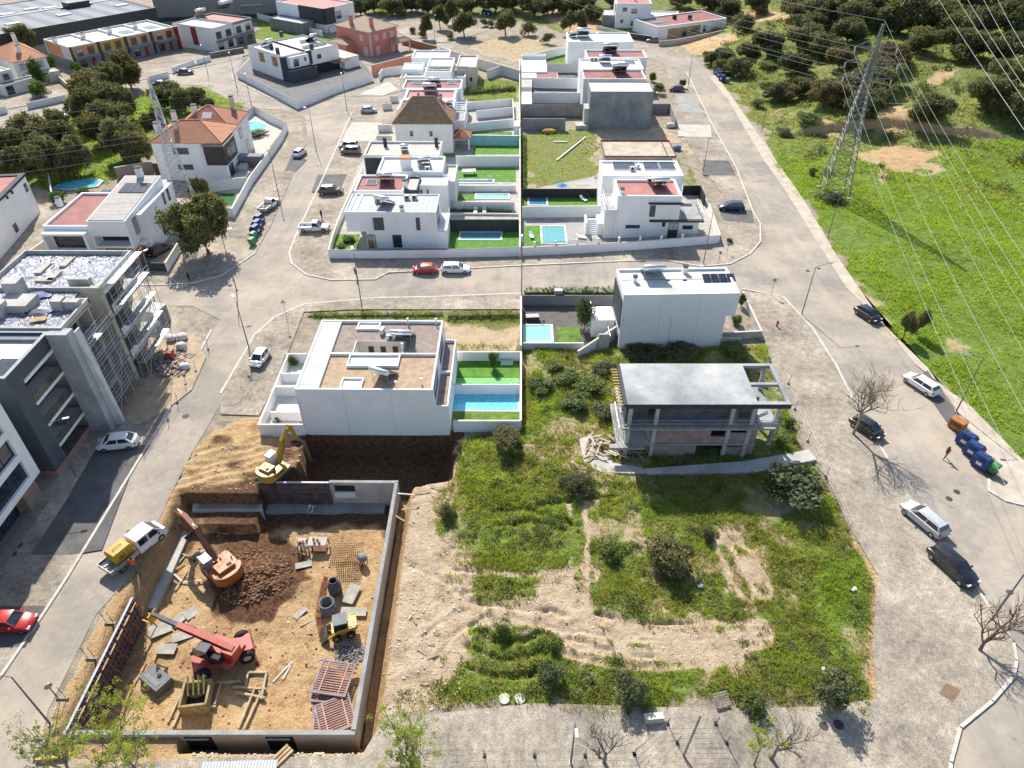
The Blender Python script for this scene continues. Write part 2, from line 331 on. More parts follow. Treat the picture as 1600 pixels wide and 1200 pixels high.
def ter(x, y):
    x = np.asarray(x,float); y = np.asarray(y,float)
    h = -.03 + hill(x,y) + scarp(x,y)
    lot = inpoly(x,y,LOT)
    nn = (vnoise(x,y,4.5,1)-.5)*.7+(vnoise(x,y,1.6,2)-.5)*.35
    edge = sst(0,2.5,dline(x,y,LOT+[LOT[0]]))
    dh = nn+.25
    for p,wd in RUTS:
        dd_ = dline(x,y,[G(*q) for q in p]); k_ = .45+.9*vnoise(x,y,3.,71); dh = dh+k_*(-.15*np.exp(-((dd_-.75)/.17)**2)+.06*np.exp(-(dd_/.4)**2)+.08*np.exp(-((dd_-1.15)/.22)**2))
    dh = dh+(vnoise(x,y,.55,12)-.5)*.16+np.maximum(0,vnoise(x,y,.8,13)-.68)*.8
    for p,wd in ARCS: dh = dh-.55*np.exp(-(dline(x,y,[G(*q) for q in p])/wd)**2)
    h = np.where(lot, h+dh*edge, h)
    fld = sst(2,12,x-np.interp(y,[20,60,75,95,128],[60,60,54,50,62]))*(1-sst(115,150,y)); h = h+fld*(vnoise(x,y,8,5)-.4)*.7
    # excavations
    bk = inpoly(x,y,PX((300,707),(345,655),(440,655),(480,690),(470,755),(400,765),(290,765),(262,790),(262,770))); h = np.where(bk, h+(vnoise(x,y,1.3,91)-.45)*.4+(vnoise(x,y,.5,92)-.5)*.2-.16*np.abs(np.sin((y*1.0-x*.35)*2.6))*sst(.3,.6,vnoise(x,y,4,93)), h)
    n3 = (vnoise(x,y,2.2,7)-.5)*.35+(vnoise(x,y,.9,8)-.5)*.16
    pit = inpoly(x,y,PITP); cx,cy = (PIT[0][0]+PIT[2][0])/2,(PIT[0][1]+PIT[2][1])/2
    mx,my = G(395,920,FLOOR); heap = 1.3*np.exp(-(((x-mx)/3.6)**2+((y-my)/3.2)**2))*(.6+.9*vnoise(x,y,.8,9))
    mx,my = G(345,905,FLOOR); hole = -.5*np.exp(-(((x-mx)/2)**2+((y-my)/1.8)**2))
    h = np.where(pit, FLOOR+n3+heap+hole, h)
    dp = dline(x,y,PITP+[PIT[0]]); x1 = np.interp(y,[PIT[2][1],PIT[1][1]],[PIT[2][0],PIT[1][0]])
    tr = (~pit)&(x > x1)&(y < PIT[1][1]+.2)&(y > PIT[2][1]-3.5)
    h = np.where(tr, np.minimum(h, -2.0+2.2*sst(.7,1.9,dp)+n3*.6), h)
    trs = (~pit)&(y < PIT[2][1])&(x < PIT[2][0]+1)&(x > PIT[3][0]+9)
    h = np.where(trs, np.minimum(h,-2.3+2.4*sst(.5,1.8,dp)+n3*.5), h)
    trw = (~pit)&(x < PIT[0][0]+2)&(y > PIT[3][1]-1)&(y < PIT[0][1])
    h = np.where(trw, np.minimum(h,-1.6+1.7*sst(.15,.75,dp)+n3*.4), h)
    h = np.where(pit&(x < PITP[1][0])&(y > PIT[0][1]-2.6), np.maximum(h,-1.75+n3*.4), h)
    npit = inpoly(x,y,NPIT); d2 = dline(x,y,NPIT+[NPIT[0]])
    slope = sst(0,1,d2/np.where(x > -9.5, 1.6, .25)); h = np.where(npit, h*(1-slope)+(FLOOR-.2+n3)*slope, h)
    return h
def HX(*pts):
    out=[]
    for q in pts:
        z=0.
        for _ in range(30): x,y=G(q[0],q[1],z); z=z*.5+.5*float(hill(np.array([x]),np.array([y]))[0])
        out.append((x,y))
    return out
def GT(px, py, dz=0):
    """where the ray through a photo pixel meets the terrain (plus dz)"""
    z = 0.
    for _ in range(40):
        x,y = G(px,py,z+dz); z = z*.5+float(ter(x,y))*.5
    return (x,y,z)
def axis(segs):
    out = []
    for a,b,n in segs: out += list(np.linspace(a,b,n,endpoint=False))
    return np.array(out+[segs[-1][1]])
ax = axis([(-900,-220,30),(-220,-60,60),(-60,-38,30),(-38,-14,84),(-14,42,310),(42,56,30),(56,112,100),(112,260,70),(260,900,25)])
ay = axis([(-60,22,14),(22,76,300),(76,130,90),(130,176,90),(176,330,100),(330,1500,40)])
X, Y = np.meshgrid(ax, ay); Z = ter(X,Y)
nx, ny = len(ax), len(ay)
# zones: where grass, sand, orange earth, dark soil lie
WF = sst(60,160,Y)*1.6+1
XW = X+((vnoise(X,Y,3.1,21)-.5)*1.8+(vnoise(X,Y,.9,22)-.5)*.9)*WF; YW = Y+((vnoise(X,Y,3.1,23)-.5)*1.8+(vnoise(X,Y,.9,24)-.5)*.9)*WF
def soft(poly, wd=.8, warp=True):
    if not warp:
        ins = inpoly(X,Y,poly); d = dline(X,Y,poly+[poly[0]])
        return np.where(ins, .5+.5*np.clip(d/wd,0,1), .5-.5*np.clip(d/wd,0,1))
    ins = inpoly(XW,YW,poly); d = dline(XW,YW,poly+[poly[0]])
    return np.where(ins, .5+.5*np.clip(d/wd,0,1), .5-.5*np.clip(d/wd,0,1))
def stroke(pts, wd, fall=.6): return 1-sst(wd*(1-fall), wd*(1+fall), dline(X,Y,pts))
grass = np.zeros(X.shape); sand = np.zeros(X.shape); earth = np.zeros(X.shape); soil = np.zeros(X.shape); lush = np.zeros(X.shape)
def paint(arr, m, v=1.): arr[:] = arr*(1-m)+v*m
# the wild lot
lotm = soft(LOT,.7); paint(grass, lotm, .5+.5*sst(.3,.62,vnoise(X,Y,4.2,61)*.6+vnoise(X,Y,1.3,62)*.4)); paint(sand, lotm, .8)
SANDP = [PX((625,770),(690,770),(700,850),(760,900),(890,905),(900,940),(1190,985),(1180,1025),(1000,1045),(905,1050),(850,1020),(835,985),(780,975),(745,985),(735,1050),(690,1090),(640,1085),(585,1110),(595,990)),
   PX((820,650),(900,640),(960,670),(985,740),(930,745),(870,735),(830,700)), PX((1135,840),(1185,838),(1200,880),(1190,930),(1140,930)), PX((860,830),(905,800),(920,900),(880,905)), PX((985,845),(1010,840),(1010,860),(985,865)),
   PX((950,780),(1060,790),(1080,830),(1060,820),(960,800))]
for i,p in enumerate(SANDP):
    m = soft(p, 2.0); k = 1 if i in (0,2) else .6; gp = sst(.52,.7,vnoise(X,Y,1.9,95)*.6+vnoise(X,Y,.8,96)*.4)*sst(-9,-2,X); paint(sand,m*k,1); paint(grass,m*k,.18+.62*gp)
for p,wd in RUTS:
    dd_=dline(X,Y,[G(*q) for q in p]); m=np.exp(-((dd_-.75)/.3)**2); paint(sand,m*.9,1); paint(grass,m*.9,.1)
for p in (PX((735,985),(840,985),(865,1045),(830,1070),(700,1080),(735,1030)), PX((740,912),(840,918),(835,935),(750,928)), PX((745,800),(830,790),(905,815),(890,860),(860,895),(760,895),(735,850))):
    m = soft(p,.8); paint(grass,m,1); paint(sand,m,.2)
m = soft(PX((905,605),(1000,600),(985,640),(940,650)),1); paint(earth,m*.0)
lush += soft(PX((1240,800),(1370,860),(1365,1090),(1150,1100),(1180,1000),(1230,900)),3)*.7+soft(PX((815,555),(960,555),(960,690),(820,640)),3)*.8+soft(PX((700,700),(900,750),(890,900),(740,880)),3)*.5+soft(PX((600,1060),(1100,1070),(1100,1105),(600,1118)),2)*.7
m = stroke([G(*q) for q in ((1340,840),(1372,900),(1372,960),(1366,1010),(1362,1060),(1372,1090))],.55,.7); paint(earth,m*.75,1); paint(sand,m*.8,1); paint(grass,m*.7,.1)
# vacant lot north of the twin house
m = soft(PX((470,488),(812,483),(812,548),(700,548),(690,500),(500,500)),.6); paint(sand,m,1); paint(grass,m,.35)
m = soft(PX((480,484),(812,482),(812,508),(690,505),(490,502)),.8); paint(grass,m,.9)
# construction site
sitem = soft(PX((255,800),(300,707),(345,660),(440,650),(480,690),(712,690),(700,760),(640,770),(600,1120),(560,1175),(60,1200),(75,1130),(150,1000),(200,905)),1.0)
paint(sand,sitem,1); paint(grass,sitem,0); paint(earth,sitem,.55)
m = soft(PITP,.3,False); paint(earth,m,.9); paint(soil,m,0)
for p,k,wd in ((PX((300,800),(410,790),(450,860),(470,900),(430,965),(370,980),(300,930),z=FLOOR),.55,2.),(PX((380,850),(480,860),(480,930),(400,990),(330,960),z=FLOOR),1.,1.),(PX((405,775),(610,775),(610,830),(405,835),z=FLOOR),.7,1.)):
    m = soft(p,wd); paint(soil,m*k,1)
m = np.maximum(soft(NPIT,.5),stroke(NPIT[:2],.9,.3)*(Y < 62)); paint(soil,m,.8); paint(earth,m,.8); paint(sand,m,1)
m = soft(PX((380,660),(470,680),(485,720),(470,760),(395,760),(300,740),(310,700)),1.5); paint(earth,m,.85); paint(soil,m,.42+.5*(vnoise(X,Y,2.2,94)-.5))
dp = dline(X,Y,PITP+[PIT[0]]); out = (1-sst(1.0,2.4,dp)); paint(earth,out,.8); paint(sand,out,1); paint(grass,out,0); paint(soil,out*.45,1)
# verges and fields on the right
FIELD = [G(1304,395),G(1297,386),G(1322,427),G(1357,472),G(1389,519),G(1430,570),G(1475,600),G(1519,637),G(1600,722),(90,40),(400,40),(400,1200),(0,1200),(-30,420)]+[G(*p) for p in [(590,-10),(640,12),(720,28),(800,30),(830,40),(870,52),(935,60),(1000,55),(1150,60),(1090,85),(1128,130),(1160,170),(1190,206),(1222,268),(1256,316)]]
m = soft(FIELD,1.2); paint(grass,m,1); paint(sand,m,.15); lush += m*sst(-4,20,160-Y)*(.35+1.1*vnoise(X,Y,11,81)); dry = m*sst(.62,.8,vnoise(X,Y,6,82)*.6+vnoise(X,Y,2.1,83)*.4); paint(grass,dry*.45,.2); paint(sand,dry,.9)
for p in (HX((1335,232),(1400,226),(1475,236),(1465,262),(1400,268),(1345,250)),HX((1040,64),(1090,60),(1155,50),(1160,62),(1110,78),(1085,84)),HX((1120,20),(1200,14),(1245,22),(1240,32),(1170,36),(1120,34)),PX((840,20),(930,12),(940,55),(880,50)),HX((1440,112),(1500,110),(1500,128),(1450,130)),HX((1355,172),(1420,176),(1428,215),(1360,212)),HX((1210,160),(1232,166),(1230,192),(1212,180)),HX((1255,196),(1310,198),(1310,212),(1258,210)),PX((1340,430),(1405,510),(1390,525),(1335,455)),PX((1470,525),(1515,530),(1510,560),(1470,550)),HX((1360,262),(1385,268),(1385,292),(1365,288))):
    m = soft(p,2.0); paint(sand,m*.85,1); paint(earth,m*.85,.8); paint(grass,m*.8,.1)
sc = sst(.45,1.2,np.abs(np.gradient(Z,axis=0))/np.gradient(Y,axis=0))*(Y > 120)*(X > 50); paint(earth,sc,1); paint(sand,sc,1); paint(grass,sc,0)
# left grove, wedge, vacant plots
for p,g,s in ((PX((0,205),(82,190),(115,175),(250,140),(320,133),(381,168),(380,180),(300,180),(235,230),(230,270),(160,290),(60,290),(0,300)),1,.3),(PX((395,25),(560,70),(560,90),(480,75),(420,65),(398,58)),1,.2),(PX((722,122),(814,122),(814,190),(800,190),(722,160)),.9,.4),
              (PX((816,207),(935,205),(940,240),(930,300),(816,298)),.6,.9),(PX((720,75),(800,58),(860,62),(885,70),(850,85),(800,98)),.45,.9),(PX((555,-5),(760,-10),(720,20),(640,15),(600,25),(555,12)),1,.2),
              (PX((1058,240),(1072,240),(1085,295),(1065,290)),.8,.5),(PX((940,195),(1058,200),(1050,222),(935,222)),0,.8),(PX((1060,180),(1110,182),(1120,230),(1062,238)),.1,.8)):
    m = soft(p,1.2); paint(grass,m,g); paint(sand,m,s)
    if g == 1: lush += m*.6
me = bpy.data.meshes.new('ground')
v = np.stack([X.ravel(),Y.ravel(),Z.ravel()],1)
ii = np.arange((ny-1)*(nx-1)); r_ = ii//(nx-1); c_ = ii%(nx-1); q = r_*nx+c_
f = np.stack([q,q+1,q+nx+1,q+nx],1)
me.vertices.add(len(v)); me.vertices.foreach_set('co', v.ravel()); me.loops.add(f.size); me.loops.foreach_set('vertex_index', f.ravel())
me.polygons.add(len(f)); me.polygons.foreach_set('loop_start', np.arange(0,f.size,4)); me.polygons.foreach_set('loop_total', np.full(len(f),4)); me.polygons.foreach_set('use_smooth', np.ones(len(f),bool))
me.update(); me.validate()
def attr(name, a,b,c):
    at = me.color_attributes.new(name,'FLOAT_COLOR','POINT'); d = np.ones((nx*ny,4)); d[:,0]=a.ravel(); d[:,1]=b.ravel(); d[:,2]=c.ravel(); at.data.foreach_set('color', np.clip(d,0,1).ravel())
attr('zone', grass, sand, earth); attr('zone_b', soil, lush, soil*0)
m, nt, b = newmat('open_ground'); P = posn(nt)
za = nd(nt,'VertexColor'); za.layer_name = 'zone'; zb = nd(nt,'VertexColor'); zb.layer_name = 'zone_b'
sa = nd(nt,'SeparateColor'); L(nt,za.outputs[0],sa.inputs[0]); sb_ = nd(nt,'SeparateColor'); L(nt,zb.outputs[0],sb_.inputs[0])
nA = noise(nt,P,.55,7,.72); nB = noise(nt,P,3.2,5,.7); nC = noise(nt,P,.13,4); nD = noise(nt,P,14,3,.7)
mixn = mth(nt,'ADD',mth(nt,'MULTIPLY',nA.outputs[0],.6),mth(nt,'MULTIPLY',nB.outputs[0],.4))
def thr(mask, amp=1.1):
    s = mth(nt,'ADD',mask,mth(nt,'MULTIPLY',mth(nt,'SUBTRACT',mixn,.5),amp)); return ramp(nt,s,[(.42,(0,0,0)),(.58,(1,1,1))]).outputs[0]
pave = ramp(nt,nA.outputs[0],[(.3,(.24,.195,.145)),(.5,(.37,.31,.235)),(.7,(.50,.43,.33))]).outputs[0]
sandc = ramp(nt,mixn,[(.32,(.33,.235,.145)),(.5,(.55,.42,.28)),(.68,(.68,.56,.40))]).outputs[0]
earthc = ramp(nt,mixn,[(.34,(.30,.165,.075)),(.48,(.52,.34,.17)),(.66,(.68,.50,.28))]).outputs[0]
soilc = ramp(nt,nB.outputs[0],[(.35,(.07,.036,.02)),(.65,(.22,.12,.065))]).outputs[0]
gr_w = ramp(nt,mixn,[(.35,(.07,.10,.028)),(.47,(.15,.19,.045)),(.55,(.24,.26,.08)),(.66,(.42,.35,.20))]).outputs[0]
gr_l = ramp(nt,mixn,[(.33,(.075,.13,.022)),(.5,(.16,.245,.038)),(.66,(.28,.34,.08))]).outputs[0]
col = mixc(nt,thr(sa.outputs[1],.9),pave,sandc); col = mixc(nt,thr(sa.outputs[2],.8),col,earthc); col = mixc(nt,thr(sb_.outputs[0],.9),col,soilc)
gc = mixc(nt,ramp(nt,mth(nt,'ADD',sb_.outputs[1],mth(nt,'MULTIPLY',mth(nt,'SUBTRACT',nC.outputs[0],.5),1.6)),[(.2,(0,0,0)),(.8,(1,1,1))]).outputs[0],gr_w,gr_l)
col = mixc(nt,thr(sa.outputs[0],1.5),col,gc); nE = noise(nt,P,38,2,.6); col = mixc(nt,.9,col,ramp(nt,nD.outputs[0],[(.32,(.2,.2,.2)),(.66,(.78,.78,.78))]).outputs[0],'SOFT_LIGHT'); col = mixc(nt,.5,col,nE.outputs[0],'OVERLAY')
L(nt,col,b.inputs['Base Color']); b.inputs['Roughness'].default_value = .95; b.inputs['Specular IOR Level'].default_value = .15
hh = mth(nt,'ADD',mth(nt,'MULTIPLY',nB.outputs[0],.7),mth(nt,'MULTIPLY',nD.outputs[0],.4)); bump(nt,b,hh,1.,.3)
me.materials.append(m); og = bpy.data.objects.new('ground',me); COL.objects.link(og); og['kind'] = 'structure'
# ------------------------------------------------------------ asphalt and pavements
m, nt, b = newmat('dusty_asphalt'); P = posn(nt); n1 = noise(nt,P,.16,5,.6); n2 = noise(nt,P,1.1,6,.7); n3 = noise(nt,P,22,3)
mp = nd(nt,'Mapping'); mp.inputs['Scale'].default_value = (.9,.05,1); L(nt,P,mp.inputs[0]); n4 = noise(nt,mp.outputs[0],1,4,.6)
f = mth(nt,'ADD',mth(nt,'MULTIPLY',n1.outputs[0],.5),mth(nt,'ADD',mth(nt,'MULTIPLY',n2.outputs[0],.3),mth(nt,'MULTIPLY',n4.outputs[0],.2)))
r = ramp(nt,f,[(.36,(.25,.22,.185)),(.5,(.325,.285,.24)),(.62,(.42,.36,.29))])
vo = nd(nt,'TexVoronoi'); vo.feature = 'DISTANCE_TO_EDGE'; vo.inputs['Scale'].default_value = .11; pt = nd(nt,'TexVoronoi'); pt.distance = 'CHEBYCHEV'; pt.inputs['Scale'].default_value = .16; L(nt,P,pt.inputs['Vector']); ps = nd(nt,'SeparateColor'); L(nt,pt.outputs[1],ps.inputs[0]); patch = ramp(nt,ps.outputs[0],[(.80,(0,0,0)),(.82,(1,1,1))]); L(nt,mixc(nt,.12,P,mixc(nt,1.,n2.outputs[1],30,'MULTIPLY')),vo.inputs['Vector'])
crack = ramp(nt,vo.outputs[0],[(0,(.8,.8,.8)),(.006,(0,0,0))])
col = mixc(nt,mth(nt,'MULTIPLY',crack.outputs[0],.85),mixc(nt,mth(nt,'MULTIPLY',patch.outputs[0],.38),mixc(nt,.6,r.outputs[0],n3.outputs[0],'SOFT_LIGHT'),(.20,.185,.17)),(.15,.14,.13))
so = noise(nt,P,.9,2,.5); col = mixc(nt,ramp(nt,so.outputs[0],[(.68,(0,0,0)),(.74,(.45,.45,.45))]).outputs[0],col,(.16,.145,.13)); du = noise(nt,P,.07,5,.7); col = mixc(nt,ramp(nt,du.outputs[0],[(.48,(0,0,0)),(.62,(.6,.6,.6))]).outputs[0],col,(.47,.39,.29))
L(nt,col,b.inputs['Base Color']); b.inputs['Roughness'].default_value = .9; b.inputs['Specular IOR Level'].default_value = .2; bump(nt,b,n3.outputs[0],.4,.02); asphalt = m
m, nt, b = newmat('cobbled_pavement'); P = posn(nt); n1 = noise(nt,P,.14,7,.72); n2 = noise(nt,P,1.1,6,.75)
vo = nd(nt,'TexVoronoi'); vo.inputs['Scale'].default_value = 5; L(nt,P,vo.inputs['Vector']); ve = nd(nt,'TexVoronoi'); ve.feature = 'DISTANCE_TO_EDGE'; ve.inputs['Scale'].default_value = 7; L(nt,P,ve.inputs['Vector'])
f = mth(nt,'ADD',mth(nt,'MULTIPLY',n1.outputs[0],.6),mth(nt,'MULTIPLY',n2.outputs[0],.4))
r = ramp(nt,f,[(.38,(.20,.17,.14)),(.46,(.32,.275,.22)),(.54,(.42,.36,.28)),(.62,(.56,.49,.39))])
st = ramp(nt,vo.outputs[1],[(0,(.25,.25,.25)),(1,(.8,.8,.8))]); ed = ramp(nt,ve.outputs[0],[(0,(.55,.55,.55)),(.12,(1,1,1))])
col = mixc(nt,1.,mixc(nt,.3,r.outputs[0],st.outputs[0],'OVERLAY'),ed.outputs[0],'MULTIPLY')
L(nt,col,b.inputs['Base Color']); b.inputs['Roughness'].default_value = .92; b.inputs['Specular IOR Level'].default_value = .2; bump(nt,b,mth(nt,'ADD',ve.outputs[0],n2.outputs[0]),.7,.05); cobble = m
bay = M('new_shaded_bay_asphalt',(.13,.125,.12),.16,.5,.9,bmp=.4,bscale=14); kerbm = M('kerb_stone',(.56,.52,.45),.14,1.5,.85)  # bay: newer, darker asphalt, darkened further to carry the block's shadow
slabm = M('pale_driveway_concrete',(.50,.46,.39),.1,.6,.9,bmp=.2)
def sheet(name, pts, mat, z0, z1): return struct(name, MB().prism(PX(*pts), z0, z1), mat)
ROADS = [
 [(1010,72),(1050,88),(1084,91),(1119,120),(1153,168),(1190,210),(1222,268),(1256,316),(1304,395),(1345,455),(1389,519),(1430,570),(1462,600),(1500,650),(1540,700),(1600,790),(1600,1230),(1470,1230),(1400,1000),(1450,960),(1380,800),(1300,690),(1260,520),(1200,470),(1100,465),(1130,412),(1200,380),(1188,345),(1150,262),(1110,190),(1060,110),(1000,85)],
 [(1215,385),(1215,470),(815,459),(660,465),(590,465),(476,476),(431,495),(398,524),(370,580),(340,640),(300,707),(272,762),(240,830),(200,905),(150,960),(110,1040),(75,1110),(50,1230),(-60,1230),(-60,1150),(7,1050),(107,900),(180,780),(252,662),(331,516),(345,500),(300,478),(150,478),(150,430),(400,395),(430,385),(456,390),(600,430),(820,412),(1000,405)],
 [(400,395),(425,350),(440,310),(462,262),(480,215),(478,185),(440,172),(381,168),(316,133),(260,133),(115,180),(0,212),(-90,240),(-90,195),(0,176),(112,152),(260,117),(303,108),(339,100),(390,88),(560,78),(600,130),(640,148),(600,240),(560,300),(505,395),(470,405),(430,420)],
 [(580,75),(640,72),(700,67),(770,50),(807,33),(885,52),(935,66),(1012,70),(1030,90),(940,95),(885,72),(840,60),(790,48),(700,78),(650,92),(600,96)]]
for i,p in enumerate(ROADS): sheet('road', p, asphalt, -.02, .012+.004*i)
# pavement: raised slab with a kerb strip round the pixel outline given
def pavement(pts, mat=None, h=.12, kerb=None):
    struct('pavement', MB().prism(PX(*pts), -.03, h), mat or cobble)
    if kerb:
        kp = PX(*kerb); k = MB()
        for a,c in zip(kp[:-1],kp[1:]):
            d = Vector((c[0]-a[0],c[1]-a[1])); ln = d.length; ang = math.atan2(d.y,d.x)
            k.cbox(((a[0]+c[0])/2,(a[1]+c[1])/2,.06),(ln+.1,.26,.16+random.random()*.004),ang)
        struct('kerb', k, kerbm)
pavement([(456,412),(452,396),(463,367),(505,278),(550,177),(600,158),(640,150),(660,200),(640,400),(815,405),(1120,383),(1125,300),(1098,262),(1055,190),(1040,100),(1072,112),(1110,190),(1150,262),(1176,330),(1188,350),(1188,378),(1172,397),(1140,413),(1095,417),(1040,407),(985,408),(820,415),(689,422),(607,426),(586,437),(518,438),(479,430)],
  kerb=[(550,177),(505,278),(463,367),(452,396),(456,412),(479,430),(518,438),(586,437),(607,426),(689,422),(820,415),(985,408),(1040,407),(1095,417),(1140,413),(1172,397),(1188,378),(1188,350),(1176,330),(1150,262),(1110,190),(1072,112)])
pavement([(815,459),(815,484),(560,484),(475,488),(455,540),(430,600),(405,650),(345,648),(345,615),(377,560),(398,524),(431,495),(476,476),(590,466),(662,465)],
  kerb=[(815,459),(662,465),(590,466),(476,476),(431,495),(398,524),(377,560),(345,615)])
pavement([(815,459),(1160,455),(1224,465),(1269,513),(1307,573),(1340,640),(1400,740),(1421,754),(1462,875),(1496,912),(1525,918),(1550,958),(1583,1004),(1588,1033),(1583,1058),(1550,1096),(1500,1137),(1485,1192),(1480,1260),(-20,1500),(225,1192),(300,1186),(565,1182),(600,1125),(830,1100),(1130,1108),(1290,1105),(1370,1092),(1362,1010),(1372,900),(1330,830),(1290,745),(1250,700),(1195,535),(1160,520),(960,540),(815,540)],
  kerb=[(1160,452),(1224,465),(1269,513),(1307,573),(1340,640),(1400,740),(1421,754)])
k2 = [(1525,918),(1550,958),(1583,1004),(1588,1033),(1583,1058),(1550,1096),(1500,1137),(1485,1192),(1480,1260)]
kp = PX(*k2); k = MB()
for a,c in zip(kp[:-1],kp[1:]):
    d = Vector((c[0]-a[0],c[1]-a[1])); k.cbox(((a[0]+c[0])/2,(a[1]+c[1])/2,.06),(d.length+.1,.25,.165),math.atan2(d.y,d.x))
struct('kerb',k,kerbm)
pavement([(1304,395),(1345,455),(1389,519),(1430,570),(1475,605),(1519,638),(1600,722),(1640,770),(1640,800),(1600,790),(1571,783),(1546,768),(1545,750),(1573,757),(1497,646),(1449,575),(1322,450),(1265,360),(1228,300),(1193,250),(1163,200),(1140,160),(1108,120),(1119,118),(1153,165),(1222,265),(1256,313)], M('sandy_verge',(.50,.43,.34),.14,.6,.9,bmp=.4,bscale=10),
  h=.10, kerb=[(1600,790),(1571,783),(1546,768),(1545,750)])
# left side: pavements by the big blocks, parking bays
pavement([(252,662),(180,780),(107,900),(70,957),(7,1050),(-70,1150),(-400,1150),(-100,600),(60,470),(235,478),(262,470),(331,516)], kerb=[(331,516),(252,662),(180,780),(107,900),(70,957),(7,1050),(-70,1150)])
pavement([(240,446),(301,443),(347,431),(387,404),(400,395),(425,350),(455,280),(478,225),(470,185),(430,185),(330,330),(250,300),(-100,330),(-100,446)], kerb=[(150,446),(240,446),(301,443),(347,431),(387,404),(400,395)])
pavement([(363,124),(380,88),(560,60),(600,110),(640,140),(597,150),(530,150),(470,166),(452,165),(410,148)], kerb=[(390,92),(363,118),(363,124),(410,148),(452,165),(470,166),(530,150),(597,150)])
pavement([(-90,190),(0,173),(112,150),(260,116),(303,107),(339,100),(390,88),(380,70),(250,90),(100,140),(-90,160)], kerb=[(-90,190),(0,173),(112,150),(260,116),(303,107),(339,100),(390,88)])
pavement([(624,52),(650,66),(700,67),(770,47),(760,35),(720,20),(640,12),(600,30)])
def flat(name, pts, mat, z, kind='structure'): return struct(name, MB().prism(PX(*pts), z-.02, z), mat)
flat('parking_bay',[(152,700),(235,696),(207,735),(160,860),(112,868),(48,868),(100,790)],bay,.135)
flat('parking_bay',[(1449,580),(1497,650),(1560,735),(1545,752),(1500,690),(1430,590)],bay,.135)
flat('parking_bay',[(1421,756),(1500,870),(1530,918),(1496,914),(1462,878),(1408,792)],M('pale_bay',(.34,.31,.27),.12,.5,.9),.128)
flat('parking_bay',[(497,274),(543,273),(530,300),(487,301)],bay,.134)
flat('parking_bay',[(1050,130),(1075,150),(1103,178),(1062,175)],M('grey_bay',(.33,.32,.30),.12,.5,.9),.13)
flat('parking_bay',[(1098,251),(1138,252),(1150,275),(1100,275)],bay,.13)
flat('parking_bay',[(1122,325),(1175,330),(1178,350),(1130,345)],bay,.13)
flat('parking_bay',[(-60,948),(72,948),(40,1010),(-60,1020)],bay,.136)
flat('parking_bay',[(455,245),(480,250),(462,268),(445,268)],bay,.13)
flat('driveway',[(550,192),(598,192),(585,221),(533,221)],slabm,.128)
flat('driveway',[(607,128),(622,140),(600,150),(560,148)],slabm,.13)
flat('driveway',[(1057,195),(1110,196),(1112,215),(1060,214)],slabm,.126)
for c_ in ((116,772),(90,784),(30,852),(22,864),(1488,768),(1483,778),(1440,779),(1540,845)): pass
pm = M('cast_iron_cover',(.06,.055,.05),.2,4,.7)
for i,(a,c_,rr) in enumerate(((1495,768,.33),(1483,779,.33),(812,1092,.45),(788,1092,.45),(1310,1133,.4),(1287,1135,.35),(203,832,.4),(290,650,.4),(30,853,.35),(21,866,.35),(1279,419,.3),(1262,423,.3))):
    x,y = G(a,c_,.05); z = .14 if i in (2,3,4,5,8,9) else .04
    o = MB().lathe([(0,z),(rr,z),(rr,0)],18,(x,y,0)).build('manhole_cover', pm if i not in (2,3) else kerbm)
    tag(o,['round iron manhole cover in the right-hand road above its neighbour, by the walking person','round iron manhole cover in the right-hand road beside the silver estate car','pale round concrete cover in the front pavement, right of a pair','pale round concrete cover in the front pavement, left of a pair','dark round manhole cover in the shade of the bush at the lot corner','rust-brown round manhole cover left of the bush shade at the lot corner','round manhole cover in the left street beside the flatbed truck','pale round manhole cover in the left street above the excavation','dark round manhole cover on the left pavement, upper of two by the white block','dark round manhole cover on the left pavement, lower of two by the white block','manhole cover in the right-hand crossroads, right of two','manhole cover in the right-hand crossroads, left of two'][i],'manhole cover','manhole covers')
flat('access_hatch',[(1478,1068),(1500,1080),(1488,1098),(1466,1085)],M('brown_hatch',(.22,.13,.09),.15,3,.8),.133)
sheet('concrete_path',[(905,690),(925,682),(930,705),(960,728),(1010,736),(1160,725),(1235,712),(1262,706),(1275,722),(1180,742),(1010,745),(940,742),(912,728)],concrete2,-.1,.42)
